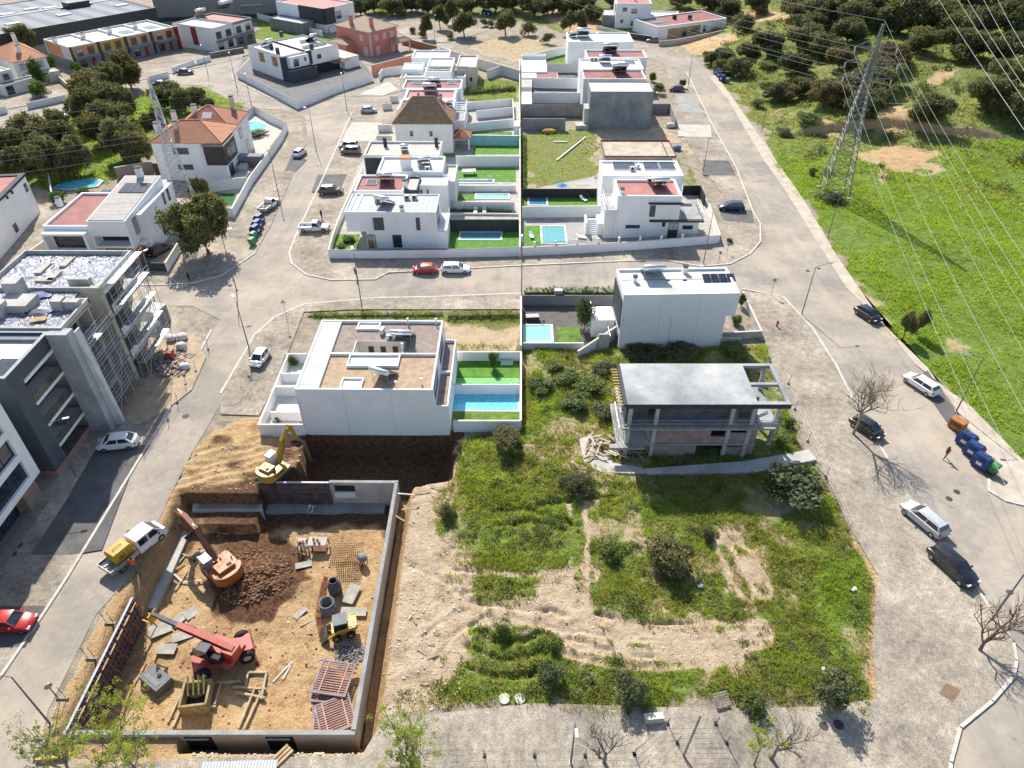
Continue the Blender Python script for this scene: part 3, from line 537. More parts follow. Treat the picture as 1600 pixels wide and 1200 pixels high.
# ------------------------------------------------------------ house builder
GLOBAL_KIDS = {}
class House:
    def __init__(s, name, label, cat, fr, z=0, group=None):
        s.x,s.y,s.rz,s.w,s.d = fr; s.r = root(name,label,cat,(s.x,s.y,z),s.rz,group)
    def part(s, name, mb, mats, parent=None, smooth=False): return mb.build(name,mats,parent or s.r,smooth)
    def body(s, x0,x1,y0,y1,z0,z1, wm=None, rm=None, par=.4, t=.22, trim=None, rname='roof'):
        wm = wm or white; b = MB()
        if rm is None: b.box(x0,x1,y0,y1,z0,z1); return s.part('wall',b,wm)
        zr = z1-par; b.box(x0,x1,y0,y1,z0,zr)
        s.ring(b,x0,x1,y0,y1,zr,z1,t); o = s.part('wall',b,wm)
        r = MB().box(x0+t,x1-t,y0+t,y1-t,zr-.05,zr+.03); s.part(rname,r,rm)
        if trim:
            e = .05; b = MB(); s.ring(b,x0-e,x1+e,y0-e,y1+e,z1+.002,z1+.06,t+2*e); s.part('coping',b,trim)
        return o
    def ring(s,b,x0,x1,y0,y1,z0,z1,t):
        b.box(x0,x1,y0,y0+t,z0,z1).box(x0,x1,y1-t,y1,z0,z1).box(x0,x0+t,y0+t,y1-t,z0,z1).box(x1-t,x1,y0+t,y1-t,z0,z1)
    def fq(s, face, p, u0,u1,z0,z1, e0,e1):    # box lying on a face plane at p, from e0 to e1 outward
        if face == 'F': return (u0,u1,p-e1,p-e0,z0,z1)
        if face == 'B': return (u0,u1,p+e0,p+e1,z0,z1)
        if face == 'L': return (p-e1,p-e0,u0,u1,z0,z1)
        return (p+e0,p+e1,u0,u1,z0,z1)
    def win(s, face, p, u0,u1,z0,z1, m=None, fm=None, name='window', bars=1, sill=False):
        m = m or glass; fm = fm or darkmetal; t = .07; b = MB()
        for q in ((u0,u1,z0,z0+t),(u0,u1,z1-t,z1),(u0,u0+t,z0+t,z1-t),(u1-t,u1,z0+t,z1-t)): b.box(*s.fq(face,p,*q,.002,.06))
        for i in range(1,bars+1):
            c = u0+(u1-u0)*i/(bars+1)
            if bars and u1-u0 > 1: b.box(*s.fq(face,p,c-t/2,c+t/2,z0+t,z1-t,.002,.05))
        o = s.part(name,b,fm); g = MB().box(*s.fq(face,p,u0+t,u1-t,z0+t,z1-t,.003,.03)); s.part('pane',g,m,o)
        if m is glass and u1-u0 > .8 and z1-z0 > 1.2 and random.random() < .6: k = random.choice((.25,.4,.55)); s.part('blind',MB().box(*s.fq(face,p,u0+t,u1-t,z1-t-(z1-z0)*k,z1-t,.031,.045)),blind if random.random() < .6 else shutter,o)
        if sill: b = MB().box(*s.fq(face,p,u0-.1,u1+.1,z0-.09,z0-.003,.002,.16)); s.part('sill',b,ptrim,o)
        return o
    def door(s, face, p, u0,u1,z0,z1, m=None):
        o = s.part('door',MB().box(*s.fq(face,p,u0,u1,z0,z1,.002,.07)),m or darkmetal)
        s.part('handle',MB().box(*s.fq(face,p,u1-.25,u1-.18,z0+.9,z0+1.3,.07,.13)),metalm,o)
    def panel(s, name, face, p, u0,u1,z0,z1,m,e=.04): return s.part(name,MB().box(*s.fq(face,p,u0,u1,z0,z1,.001,e)),m)
    def railing(s, pts, z0, h=1.0, m=None, gl=True):
        b = MB(); m = m or metalm
        for a,c in zip(pts[:-1],pts[1:]):
            n = max(1,int(math.dist(a,c)/1.2)); b.tube([(a[0],a[1],z0+h),(c[0],c[1],z0+h)],.03,5)
            for i in range(n+1): t = i/n; x,y = a[0]+(c[0]-a[0])*t,a[1]+(c[1]-a[1])*t; b.tube([(x,y,z0),(x,y,z0+h)],.022,4)
            for k in (.25,.5,.75): b.tube([(a[0],a[1],z0+h*k),(c[0],c[1],z0+h*k)],.012,4)
        return s.part('railing',b,m)
    def heater(s, x,y,z,rz=0,sc=1.,ln=2.0):
        o = root('solar_heater',None,None,(x,y,z),rz+math.pi-s.rz); o.parent = s.r; o.scale = (sc,)*3
        st = MB()
        for xx in (-ln/2+.15,ln/2-.15):
            st.tube([(xx,.6,0),(xx,.6,1.15)],.03,4).tube([(xx,-1.1,0),(xx,.6,1.1)],.03,4).tube([(xx,-1.1,0),(xx,.6,0)],.03,4)
        st.tube([(-ln/2+.15,.6,.5),(ln/2-.15,.6,1.0)],.025,4); s.part('stand',st,metalm,o)
        s.part('collector',MB().cbox((0,-.3,.62),(ln,1.9,.09),0,rx=R(32)),solar,o)
        s.part('tank',MB().lathe([(0,-ln/2-.1),(.2,-ln/2-.08),(.29,-ln/2+.02),(.29,ln/2-.02),(.2,ln/2+.08),(0,ln/2+.1)],14,(0,.66,1.36),axis='X'),alu,o,True)
        return o
    def pvs(s, x,y,z,n,w=1.0,d=1.7,tilt=12,rows=1,rz=0,m=None):
        for j in range(rows):
            for i in range(n):
                o = s.part('solar_panel',MB().cbox((x+i*(w+.05),y+j*(d+.1),z+.12+d/2*math.sin(R(tilt))),(w,d,.05),rz,rx=R(tilt)),m or solar)
    def chimney(s, x,y,z0,z1,w=.5,m=None,cap=None):
        m = m or white; b = MB().box(x-w/2,x+w/2,y-w/2,y+w/2,z0,z1-.25); o = s.part('chimney',b,m)
        c = MB().box(x-w/2-.06,x+w/2+.06,y-w/2-.06,y+w/2+.06,z1-.08,z1)
        for a in (-1,1):
            for c_ in (-1,1): c.box(x+a*w*.4-.04,x+a*w*.4+.04,y+c_*w*.4-.04,y+c_*w*.4+.04,z1-.25,z1-.08)
        s.part('chimney_cap',c,cap or dgrey,o)
    def ac(s, x,y,z,rz=0,m=None):
        o = s.part('air_conditioner',MB().cbox((x,y,z+.42),(.9,.4,.7),rz).cbox((x-.3,y,z+.04),(.08,.4,.08),rz).cbox((x+.3,y,z+.04),(.08,.4,.08),rz),m or M('ac_casing',(.6,.6,.58),.05,2,.5))
        c,sn = math.cos(rz),math.sin(rz); s.part('fan_grille',MB().lathe([(0,-.215),(.24,-.215),(.24,-.2)],14,(0,0,0),axis='Y'),blackm,o).location = (x,y,z+.42)
    def skylight(s, x0,x1,y0,y1,z,m=None,h=.18):
        b = MB(); s.ring(b,x0,x1,y0,y1,z,z+h,.08); o = s.part('skylight',b,ptrim if m is None else white); s.part('pane',MB().box(x0+.08,x1-.08,y0+.08,y1-.08,z+.02,z+h-.04),m or glass,o)
    def hip(s, x0,x1,y0,y1,z,rise,tm,over=.45,ridge='X',rk=None,gable=False,t=.16):
        x0-=over;x1+=over;y0-=over;y1+=over; w=x1-x0; d=y1-y0
        if ridge == 'X': k = min(d/2,w/2-.01) if rk is None else rk; k = .001 if gable else k; a=(x0+k,(y0+y1)/2,z+rise); c=(x1-k,(y0+y1)/2,z+rise)
        else: k = min(w/2,d/2-.01) if rk is None else rk; k = .001 if gable else k; a=((x0+x1)/2,y0+k,z+rise); c=((x0+x1)/2,y1-k,z+rise)
        p=[(x0,y0,z),(x1,y0,z),(x1,y1,z),(x0,y1,z)]; b=MB(); lo=[(q[0],q[1],q[2]-t) for q in p]
        b._add(p+lo+[a,c],[(4,7,6,5),(0,4,5,1),(1,5,6,2),(2,6,7,3),(3,7,4,0)],0)
        if ridge == 'X': F=[((0,1,9,8),0),((2,3,8,9),0),((3,0,8),1),((1,2,9),1)]
        else: F=[((3,0,8,9),1),((1,2,9,8),1),((0,1,8),0),((2,3,9),0)]
        for f,mi in F: b.f.append(list(f)); b.m.append(mi)
        o = s.part('roof',b,[tm[0],tm[1]]); r=MB(); cap=tm[2] if len(tm) > 2 else tm[0]
        for u,v_ in (((0),a),((3 if ridge == 'X' else 1),a),((1 if ridge == 'X' else 2),c),((2 if ridge == 'X' else 3),c)): r.tube([p[u],v_],.11,6)
        r.tube([a,c],.12,6); s.part('ridge_tiles',r,cap,o); return o
def FA(xl,yf,xr,yb,z):
    a=G(xl,yf,z); b=G(xr,yf,z); c=G(xl,yb,z); return (a[0],a[1],0,b[0]-a[0],G((xl+xr)/2,yb,z)[1]-a[1])
def FRM(A,B,C,z):
    A=G(*A,z);B=G(*B,z);C=G(*C,z);a=math.atan2(B[1]-A[1],B[0]-A[0]); d=-(C[0]-A[0])*math.sin(a)+(C[1]-A[1])*math.cos(a)
    return (A[0],A[1],a,math.dist(A,B),d)
def rowtile(name,c,c2):   # tiles whose ribs run down both slopes
    return (MATS.get(name+'x') or Mtile(name+'x',c,c2,'X'), MATS.get(name+'y') or Mtile(name+'y',c,c2,'Y'))
TO = rowtile('orange_tiles',(.50,.20,.10),(.58,.28,.15))+(M('terracotta_ridge',(.55,.28,.16),.1,2),)
TB = rowtile('brown_tiles',(.26,.16,.09),(.38,.25,.14))+(M('brown_ridge',(.40,.24,.14),.1,2),)
TR = rowtile('rosy_tiles',(.38,.13,.075),(.46,.18,.10))+(M('pinkish_ridge',(.58,.36,.27),.1,2),)
TP = rowtile('pale_tiles',(.40,.28,.18),(.50,.38,.27))+(M('pale_ridge',(.50,.36,.25),.1,2),)
# free-standing walls: one thing per wall run, mats: body + coping
def wall(label, pts, h, m=None, t=.2, cap=None, z0=-.1, name='garden_wall', cat='wall', group=None, px=True, pz=None, caph=.05):
    m = m or white; P_ = [G(*p,h if pz is None else pz) for p in pts] if px else pts
    hs = h if isinstance(h,(list,tuple)) else [h]*len(P_)
    r = root(name,label,cat,(P_[0][0],P_[0][1],0),0,group); b = MB(); c = MB(); ox,oy = P_[0]
    for i in range(len(P_)-1):
        a,q = P_[i],P_[i+1]; d = math.dist(a,q); ux,uy = (q[0]-a[0])/d,(q[1]-a[1])/d; nx_,ny_ = -uy*t/2,ux*t/2
        e = t/2*(.98 if i else 0); e2 = t/2*.999 if i < len(P_)-2 else 0
        a2=(a[0]-ux*e*0-ox,a[1]-uy*e*0-oy); q2=(q[0]+ux*e2-ox,q[1]+uy*e2-oy); dz=.001*i
        vs=[(a2[0]-nx_,a2[1]-ny_,z0),(q2[0]-nx_,q2[1]-ny_,z0),(q2[0]+nx_,q2[1]+ny_,z0),(a2[0]+nx_,a2[1]+ny_,z0)]
        tp=[(a2[0]-nx_,a2[1]-ny_,hs[i]+dz),(q2[0]-nx_,q2[1]-ny_,hs[i+1]+dz),(q2[0]+nx_,q2[1]+ny_,hs[i+1]+dz),(a2[0]+nx_,a2[1]+ny_,hs[i]+dz)]
        b.frus(vs,tp)
        if cap:
            k=1.25; lo=[(v_[0]+(v_[0]-(tp[j^3][0]))*.12,v_[1]+(v_[1]-(tp[j^3][1]))*.12,v_[2]+.002) for j,v_ in enumerate(tp)]
            c.frus(lo,[(v_[0],v_[1],v_[2]+caph) for v_ in lo])
    b.build('wall_body',m,r)
    if cap: c.build('coping',cap,r)
    return r
def pool(label, fr, wm, depth=.25, z=.05, rim_=.3, rm=None):
    x,y,rz,w,d = fr; r = root('swimming_pool',label,'pool',(x,y,z),rz,'garden swimming pools'); b = MB()
    b.box(-rim_,w+rim_,-rim_,0,0,.12).box(-rim_,w+rim_,d,d+rim_,0,.12).box(-rim_,0,0,d,0,.12).box(w,w+rim_,0,d,0,.12)
    b.build('rim',rm or poolrim,r); MB().box(0,w,0,d,0,.05).build('water',wm,r)
    if w > 4: MB().tube([(w-.9,d-.1,0),(w-.9,d-.1,.75),(w-.9,d+.35,.75),(w-.9,d+.35,.1)],.03,5).tube([(w-.4,d-.1,0),(w-.4,d-.1,.75),(w-.4,d+.35,.75),(w-.4,d+.35,.1)],.03,5).tube([(w-.9,d-.1,.3),(w-.4,d-.1,.3)],.03,4).build('ladder',metalm,r)
    return r
def yard(name, xl,yf,xr,yb,mat,z=.03):
    fr = FA(xl,yf,xr,yb,z); return struct(name, MB().box(fr[0],fr[0]+fr[3],fr[1],fr[1]+fr[4],z-.2,z), mat)
# ------------------------------------------------------------ foliage
fol_oak = Mfoliage('dark_oak_leaves',(.052,.062,.028),(.22,.22,.11),.5,.35)
fol_br = Mfoliage('bronzed_oak_leaves',(.068,.058,.026),(.25,.21,.10),.5,.35)
fol_sh = Mfoliage('shrub_leaves',(.06,.095,.028),(.25,.31,.09),.9,.35)
fol_lime = Mfoliage('fresh_spring_leaves',(.16,.24,.03),(.42,.50,.09),1.2,.45)
fol_green = Mfoliage('mid_green_leaves',(.03,.07,.015),(.14,.24,.05),.8)
fol_grey = Mfoliage('grey_green_leaves',(.05,.07,.032),(.18,.21,.11),.9)
grass_m = Mfoliage('grass_blades',(.15,.225,.04),(.44,.53,.14),.35,.55)
weed_m = Mfoliage('weed_blades',(.19,.20,.06),(.50,.46,.22),.4,.5)
field_m = Mfoliage('field_grass_blades',(.14,.23,.03),(.36,.48,.09),.12,.5)
bark = M('bark',(.12,.09,.065),.25,4,.95,bmp=.5,bscale=12,kind='obj'); barkgrey = M('pale_bark',(.26,.22,.18),.2,4,.95,bmp=.4,bscale=12,kind='obj')
def leafmesh(name, lobes, n, size, mat, seed=0, flat=.35, fill=.35):
    """n small bent leaf sprays spread through overlapping lobes, denser towards each lobe's skin"""
    r = np.random.RandomState(seed); lob = np.array(lobes,float); wts = (lob[:,3]*lob[:,4]); wts /= wts.sum()
    k = r.choice(len(lob),n,p=wts); d = r.normal(size=(n,3)); d /= np.linalg.norm(d,axis=1)[:,None]
    rad = np.where(r.rand(n) < fill, r.rand(n)**.5, .82+.3*r.rand(n)**1.5)
    # clumps: pull sprays towards random knots on the surface
    c = lob[k,:3]+d*rad[:,None]*lob[k][:,[3,3,4]]
    nk = max(8,n//60); kn = c[r.choice(n,nk)]; j = r.randint(nk,size=n); near = r.rand(n) < .45
    c = np.where(near[:,None], kn[j]+r.normal(size=(n,3))*size*1.3, c)
    nrm = d*.7+r.normal(size=(n,3))*.6+np.array([0,0,.45]); nrm /= np.linalg.norm(nrm,axis=1)[:,None]
    a = np.cross(nrm,r.normal(size=(n,3))); a /= np.linalg.norm(a,axis=1)[:,None]+1e-9; b = np.cross(nrm,a)
    s = size*(.55+.9*r.rand(n))[:,None]; s2 = s*(.35+.4*r.rand(n))[:,None]
    p0 = c-a*s; p1 = c-b*s2+nrm*s*flat*.3; p2 = c+a*s; p3 = c+b*s2+nrm*s*flat*.3
    v = np.stack([p0,p1,p2,p3],1).reshape(-1,3); me = bpy.data.meshes.new(name)
    me.vertices.add(4*n); me.vertices.foreach_set('co',v.ravel()); me.loops.add(4*n); me.loops.foreach_set('vertex_index',np.arange(4*n))
    me.polygons.add(n); me.polygons.foreach_set('loop_start',np.arange(0,4*n,4)); me.polygons.foreach_set('loop_total',np.full(n,4)); me.materials.append(mat); me.update(); me.validate(); return me
def crown_lobes(seed, w, h, z, n=9, spread=.62):
    r = random.Random(seed); out = [(0,0,z+h*.55,w*.30,h*.38)]
    for i in range(n):
        a = 2*math.pi*i/n+r.uniform(-.4,.4); q = w/2*spread*r.uniform(.55,1.3); rr = w*r.uniform(.11,.25)
        out.append((q*math.cos(a),q*math.sin(a),z+h*r.uniform(.22,.74),rr,rr*r.uniform(.55,.9)))
    for i in range(n//3): a = r.uniform(0,6.28); out.append((w*.17*math.cos(a),w*.17*math.sin(a),z+h*r.uniform(.72,.88),w*.16,w*.12))
    return out
def trunkmb(seed, w, h, z, r0=.22, limbs=6):
    r = random.Random(seed+5); b = MB(); top = (r.uniform(-.2,.2)*w*.3,r.uniform(-.2,.2)*w*.3,z*.9+.2)
    b.tube([(0,0,-.3),(top[0]*.4,top[1]*.4,z*.5),top],[r0*1.3,r0,r0*.8],7)
    for i in range(limbs):
        a = 2*math.pi*i/limbs+r.uniform(-.4,.4); q = w*.33*r.uniform(.6,1.1)
        e = (q*math.cos(a),q*math.sin(a),z+h*r.uniform(.35,.75)); mid = (top[0]*.5+e[0]*.45,top[1]*.5+e[1]*.45,z+h*.22)
        b.tube([top,mid,e],[r0*.6,r0*.38,r0*.12],5)
    return b
class Kind:
    """one kind of tree or shrub: meshes shared by its copies"""
    def __init__(s,name,w,h,z,mat,n,size,seed,bk=None,lobes=9,r0=.22):
        s.name=name; s.w=w; s.h=h+z; s.crown=[leafmesh('crown',crown_lobes(seed+i*11,w,h,z,lobes),n,size,mat,seed+i) for i in range(3)]
        s.trunk=[trunkmb(seed+i*11,w,h,z,r0).mesh('trunk',bk or bark,True) for i in range(3)]; s.k=0; s.cn='crown'
    def put(s,label,cat,loc,width,hs=None,group=None,rz=None,name=None):
        i=s.k%3; s.k+=1; r=root(name or s.name,label,cat,loc,random.uniform(0,6.28) if rz is None else rz,group); k=width/s.w; r.scale=(k,k,hs/s.h if hs else k)
        for nm,me in (('trunk',s.trunk[i]),('crown' if cat == 'tree' else 'leaves',s.crown[i])):
            if nm == 'trunk' and cat != 'tree': nm = 'stem'
            o=bpy.data.objects.new(nm,me); COL.objects.link(o); o.parent=r
        return r
oak = Kind('oak_tree',8,5,1.9,fol_oak,12000,.2,1)
oakb = Kind('bronzed_oak_tree',8,5,1.9,fol_br,11000,.2,40)
oakl = Kind('low_oak',8,4.6,.7,fol_oak,12000,.2,201); oaklb = Kind('low_oak',8,4.6,.7,fol_br,11000,.2,240)
shrub = Kind('shrub',2.4,1.6,.15,fol_sh,3600,.075,70,lobes=7,r0=.05)
shrubg = Kind('grey_shrub',2.4,1.7,.15,fol_grey,3600,.07,90,lobes=7,r0=.05)
bushd = Kind('dark_bush',3,2.2,.2,fol_oak,5000,.08,110,lobes=8,r0=.07)
ygreen = Kind('garden_bush',2,1.5,.2,fol_green,1800,.09,130,lobes=6,r0=.05)
# ------------------------------------------------------------ pixel <-> house helpers
def _ray(px,py):
    u=px-800; v=600-py; c,s=math.cos(TH),math.sin(TH); dx=u; dy=FPX*c+v*s; dz=-FPX*s+v*c
    return Vector((dx*math.cos(YAW)-dy*math.sin(YAW), dx*math.sin(YAW)+dy*math.cos(YAW), dz))
def _P(s,px,py,z):
    x,y = G(px,py,z); dx=x-s.x; dy=y-s.y; c,sn=math.cos(s.rz),math.sin(s.rz); return (dx*c+dy*sn, -dx*sn+dy*c)
def _FP(s,face,p,px,py):     # photo pixel on a facade plane -> (u along the facade, z)
    d=_ray(px,py); c,sn=math.cos(s.rz),math.sin(s.rz); o=(-s.x*c-s.y*sn, s.x*sn-s.y*c); e=(d.x*c+d.y*sn, -d.x*sn+d.y*c)
    i = 1 if face in 'FB' else 0; t=(p-o[i])/e[i]; return (o[1-i]+t*e[1-i], CH+t*d.z)
def _wpx(s,face,p,q,m=None,**k):
    a=_FP(s,face,p,(q[0]+q[2])/2 if face in 'LR' else q[0],q[3]); b=_FP(s,face,p,(q[0]+q[2])/2 if face in 'LR' else q[2],q[1])
    if face in 'LR':
        u0=_FP(s,face,p,q[0],(q[1]+q[3])/2)[0]; u1=_FP(s,face,p,q[2],(q[1]+q[3])/2)[0]; z0,z1=a[1],b[1]
    else: u0,u1,z0,z1=a[0],b[0],a[1],b[1]
    return s.win(face,p,min(u0,u1),max(u0,u1),min(z0,z1),max(z0,z1),m,**k)
House.P=_P; House.FP=_FP; House.wpx=_wpx
rtop=lambda h,par=.4: h-par+.03
# ============================================================ C: white twin house in the middle
f=FA(460,608,676,500,6.6); C_=House('twin_house','wide white twin house in the middle with tan and brown gravel roofs side by side','house',f)
w,d=f[3],f[4]; zr=6.1; ym=C_.P(500,551,6.6)[1]
w0=C_.P(553,549,6.4); w1=C_.P(632,533,6.4); wx0,wx1,wy0,wy1=w0[0],w1[0],ym+.35,ym+2.7
C_.part('foundation',MB().box(.02,w-.02,.03,d,-3.4,-.12),M('dark_foundation',(.10,.075,.06),.3,.8,.95,stain=.3)); b=MB().box(0,w,0,d,-.11,3.4).box(0,w,0,wy0,3.4,zr).box(0,w,wy1,d,3.4,zr).box(0,wx0,wy0,wy1,3.4,zr).box(wx1,w,wy0,wy1,3.4,zr)
C_.ring(b,0,w,0,d,zr,6.6,.2); b.box(2.3,2.5,.2,d-.2,zr,6.56).box(2.5,w-.2,ym-.1,ym+.1,zr,6.55)
C_.part('wall',b,white)
gb=MB().box(2.5,w-.2,.2,ym-.1,zr,zr+.12); C_.part('roof',gb,gravel_tan)
gb=MB().box(2.5,w-.2,wy1,d-.2,zr,zr+.12).box(2.5,wx0,ym+.1,wy1,zr,zr+.121).box(wx1,w-.2,ym+.1,wy1,zr,zr+.121); C_.part('roof',gb,gravel_brown)
cw=MB().box(wx0,wx1,wy1-.06,wy1-.002,3.4,zr+.3).box(wx0-.15,wx0,wy0,wy1,zr,zr+.32).box(wx1,wx1+.15,wy0,wy1,zr,zr+.32); C_.part('patio_wall',cw,cream)
for i in range(4): C_.win('F',wy1-.06,wx0+1.2+i*1.45,wx0+1.9+i*1.45,4.7,5.7,glass,woodwarm)
sl=MB()
for i in range(38): sl.box(.25,2.28,.3+i*(d-.5)/38,.3+i*(d-.5)/38+.17,6.2,6.5)
C_.part('slatted_pergola',sl,white)
for q,hh in (((541,573,627,551),.35),((530,608,569,591),.3),((557,515,597,500),.3)):
    a=C_.P(q[0],q[1],6.4); c=C_.P(q[2],q[3],6.4); e=MB(); y1=min(c[1],d-.25)
    y0=max(a[1],.22); 
    if q[0]==541: y1=ym-.12
    C_.ring(e,a[0],c[0],y0,y1,zr+.12,zr+.12+hh,.15); o=C_.part('light_well',e,white); C_.part('cover',MB().box(a[0]+.15,c[0]-.15,y0+.15,y1-.15,zr+.13,zr+.2),lgrey2,o)
q=C_.P(600,590,6.3); C_.heater(q[0],q[1],zr+.12,R(-25),1.15); q=C_.P(630,530,6.3); C_.heater(q[0],q[1],zr+.12,R(-5),1.15,2.2)
q=C_.P(610,530,6.3); C_.ac(q[0],q[1],zr+.12,.2); q=C_.P(597,523,6.3); C_.ac(q[0],q[1]+.4,zr+.12,1.4)
for px_,py_ in ((619,605),(659,600),(639,500),(682,502),(629,545)): q=C_.P(px_,py_,6.3); C_.part('vent_pipe',MB().lathe([(.09,zr),(.09,zr+.9),(.16,zr+.92),(.16,zr+1.02),(0,zr+1.05)],8,(q[0],min(max(q[1],.35),d-.4),0)),white)
# annex on the east flank and its terraces
ax1=w+1.55; b=MB().box(w+.003,ax1,0,12.9,-.2,3.8); C_.ring(b,w+.003,ax1+.01,0,12.9,3.8,4.3,.16); b.box(w+.16,ax1,6.3,6.5,3.8,4.25); C_.part('annex_wall',b,white); C_.part('annex_roof',MB().box(w+.17,ax1-.16,.17,6.3,3.8,3.9).box(w+.17,ax1-.16,6.5,12.74,3.8,3.9),gravel_brown)
for y0 in (1.2,7.8): C_.win('R',w,y0,y0+3.6,4.3,6.0,glass)
# ============================================================ W1 .. W9 the western half of the terrace row
W1=House('terrace_house','white corner house of the row with pale grey ribbed roof and grey shuttered windows','house',FA(538,331,681,303,6.5)); w,d=W1.w,W1.d
roofrib=Mstripe('ribbed_grey_roof',(.33,.35,.34),(.42,.44,.42),.9,0,.92,.7)
b=MB().box(0,w,0,d,3.1,6.25).box(3.0,w+1.5,.02,d-.02,-.1,3.1); W1.ring(b,0,w,0,d,6.25,6.5,.15); W1.part('wall',b,white); W1.part('roof',MB().box(.15,w-.15,.15,d-.15,6.2,6.32),roofrib)
W1.part('roof_strip',MB().box(.5,.8,.3,d-.3,6.33,6.45).box(1.5,1.8,.3,d-.3,6.33,6.45),white)
W1.wpx('F',0,(585,340,598.5,359.5),shutter); W1.wpx('F',0,(651,340,655.5,359.5),glass); W1.wpx('F',.02,(577,367,586,386.5),glass); W1.wpx('F',.02,(615,367,627,386.5),glass)
W1.panel('wood_panel','F',.02,3.1,4.4,.1,2.6,woodwarm)
a=W1.FP('F',0,640,360)[0]; b=MB().box(w+.003,w+1.6,.3,d-.3,3.1,3.3); W1.part('balcony',b,white); W1.railing([(w+1.5,.4),(w+1.5,d-.4)],3.3); W1.railing([(w+.1,.4),(w+1.5,.4)],3.3); W1.win('R',w,1,4.5,3.4,5.7)
q=W1.P(601,320,6.4); W1.heater(q[0],q[1],6.32,R(-20),1.2); q=W1.P(636,311,6.4); W1.ac(q[0],q[1],6.32); W1.ac(q[0]+1.2,q[1]+.1,6.32); W1.chimney(*W1.P(628,328,6.4),6.3,7.1,.6); W1.ac(*W1.P(590,316,6.4),6.32,.3)
W2=House('terrace_house','house with small red coated roof between dark gaps, second of the western row','house',FA(552,298,630,273,6.6)); w,d=W2.w,W2.d
W2.body(0,w,0,d,0,6.6,white,redroof,.4,.3); W2.body(w,w+2.2,1,d,0,6.3,dgrey,beige_roof,.3,.2,rname='side_roof')
W2.skylight(*sum(zip(W2.P(571,288,6.4),W2.P(591,281,6.4)),()),rtop(6.6)); W2.heater(*W2.P(603,283,6.4),rtop(6.6),0,1.25); W2.chimney(*W2.P(633,290,6.6),6.3,7.7,.8); W2.railing([(0.1,.1),(w-.2,.1)],0,1)
W3=House('terrace_house','white parapet house with an orange topped chimney block on its pale roof','house',FA(589,267.5,691,244,6.6)); w,d=W3.w,W3.d
W3.body(0,w,0,d,0,6.6,white,lgrey2,.45,.3); fx=W3.P(652,267,6.6)[0]; W3.body(fx,w+1.2,-4.6,-.002,0,6.0,white,lgrey2,.25,.2,rname='front_roof')
W3.body(w+.003,w+2.2,-1,d-.5,0,5.2,white2,beige_roof,.35,.2,rname='side_roof')
q=W3.P(634,262,6.6); b=MB().box(q[0]-.9,q[0]+.9,q[1]-.2,q[1]+1.2,6.1,8.2); W3.part('chimney',b,white); W3.part('chimney_top',MB().box(q[0]-1,q[0]+1,q[1]-.3,q[1]+1.3,8.2,8.45),M('orange_terracotta_cap',(.6,.25,.12),.1,2))
W3.heater(*W3.P(662,256,6.5),rtop(6.6,.45),.1,1.2); W3.ac(*W3.P(668,264,6.5),rtop(6.6,.45)); W3.ac(*W3.P(656,258,6.5),rtop(6.6,.45),1.2); 
for u in (fx+1,fx+2.1): W3.win('F',-4.6,u,u+.25,4,5.2)
W4=House('terrace_house','house with wide blank cream roof and dark grey side wall in the western row','house',FA(568,242.5,686,221,6.5)); w,d=W4.w,W4.d
W4.body(0,w,0,d,0,6.5,white,beige_roof,.35,.22,trim=ptrim); W4.panel('dark_wall_panel','F',0,.1,4.5,.3,6,dgrey); W4.heater(*W4.P(632,236,6.4),rtop(6.5,.35),.15,1.1,1.2)
W4.chimney(*W4.P(602,226,6.5),6.2,7.9,.6,dgrey); W4.chimney(*W4.P(682,226,6.5),6.2,7.9,.6,dgrey)
W5=House('terrace_house','white house with brown tiled pyramid roof in the western row','house',FA(616,192,706,174,6.3)); w,d=W5.w,W5.d
W5.body(0,w,0,d,0,6.3,white2); W5.hip(0,w,0,d,6.3,4.2,TB,.4); W5.wpx('F',0,(641,205,645,213)); W5.wpx('F',0,(671.5,205,675.5,213)); W5.chimney(w*.78,d*.75,6.5,10.4,.7,cream)
W5.win('R',w,3,4.2,3.9,5.3); q=W5.P(707,212,3); W5.body(w+.003,w+3.4,1.5,5.5,2.6,2.75,white); W5.hip(w,w+3.4,1.5,5.5,2.75,1.3,TR,.3,gable=False); 
for a in (1.7,5.3): W5.part('porch_column',MB().box(w+3.1,w+3.35,a-.12,a+.12,0,2.6),white)
W6=House('terrace_house','house with pale roof framed by thick white parapets behind the brown pyramid roof','house',FA(620,172,708,155,6.7)); w,d=W6.w,W6.d
W6.body(0,w,0,d,0,6.7,white,beige_roof,.5,.45); W6.body(w+.003,w+2.3,0,d,0,4.6,white,lgrey,.5,.15,rname='terrace'); W6.heater(*W6.P(700,165,6.6),rtop(6.7,.5),0,1)
for i in range(5): W6.part('pergola_beam',MB().box(w+.2,w+2.3,1+i*1.6,1.2+i*1.6,5.9,6.1),white)
W7=House('terrace_house','house with pink coated roof inside thick white parapets and dark solar heater','house',FA(630,154,711,139,6.8)); w,d=W7.w,W7.d
W7.body(0,w,0,d,0,6.8,white,redroof2,.45,.5); W7.heater(*W7.P(672,143,6.7),rtop(6.8,.45),0,1.5); W7.body(w+.003,w+2.2,0,d,0,4.4,white,lgrey,.6,.15,rname='terrace'); W7.chimney(*W7.P(654,152,6.7),6.3,7.6,.4,dgrey)
W8=House('terrace_house','rearmost red roofed house of the western row with long dark skylights','house',FA(628,138,720,124,6.8)); w,d=W8.w,W8.d
W8.body(0,w,0,d,0,6.8,white,redroof,.45,.3); W8.heater(*W8.P(679,132,6.7),rtop(6.8,.45),0,1.3)
for q in ((642,131,664,127),(699,131,713,127)): a=W8.P(q[0],q[1],6.6); c=W8.P(q[2],q[3],6.6); W8.skylight(a[0],c[0],a[1],c[1],rtop(6.8,.45))
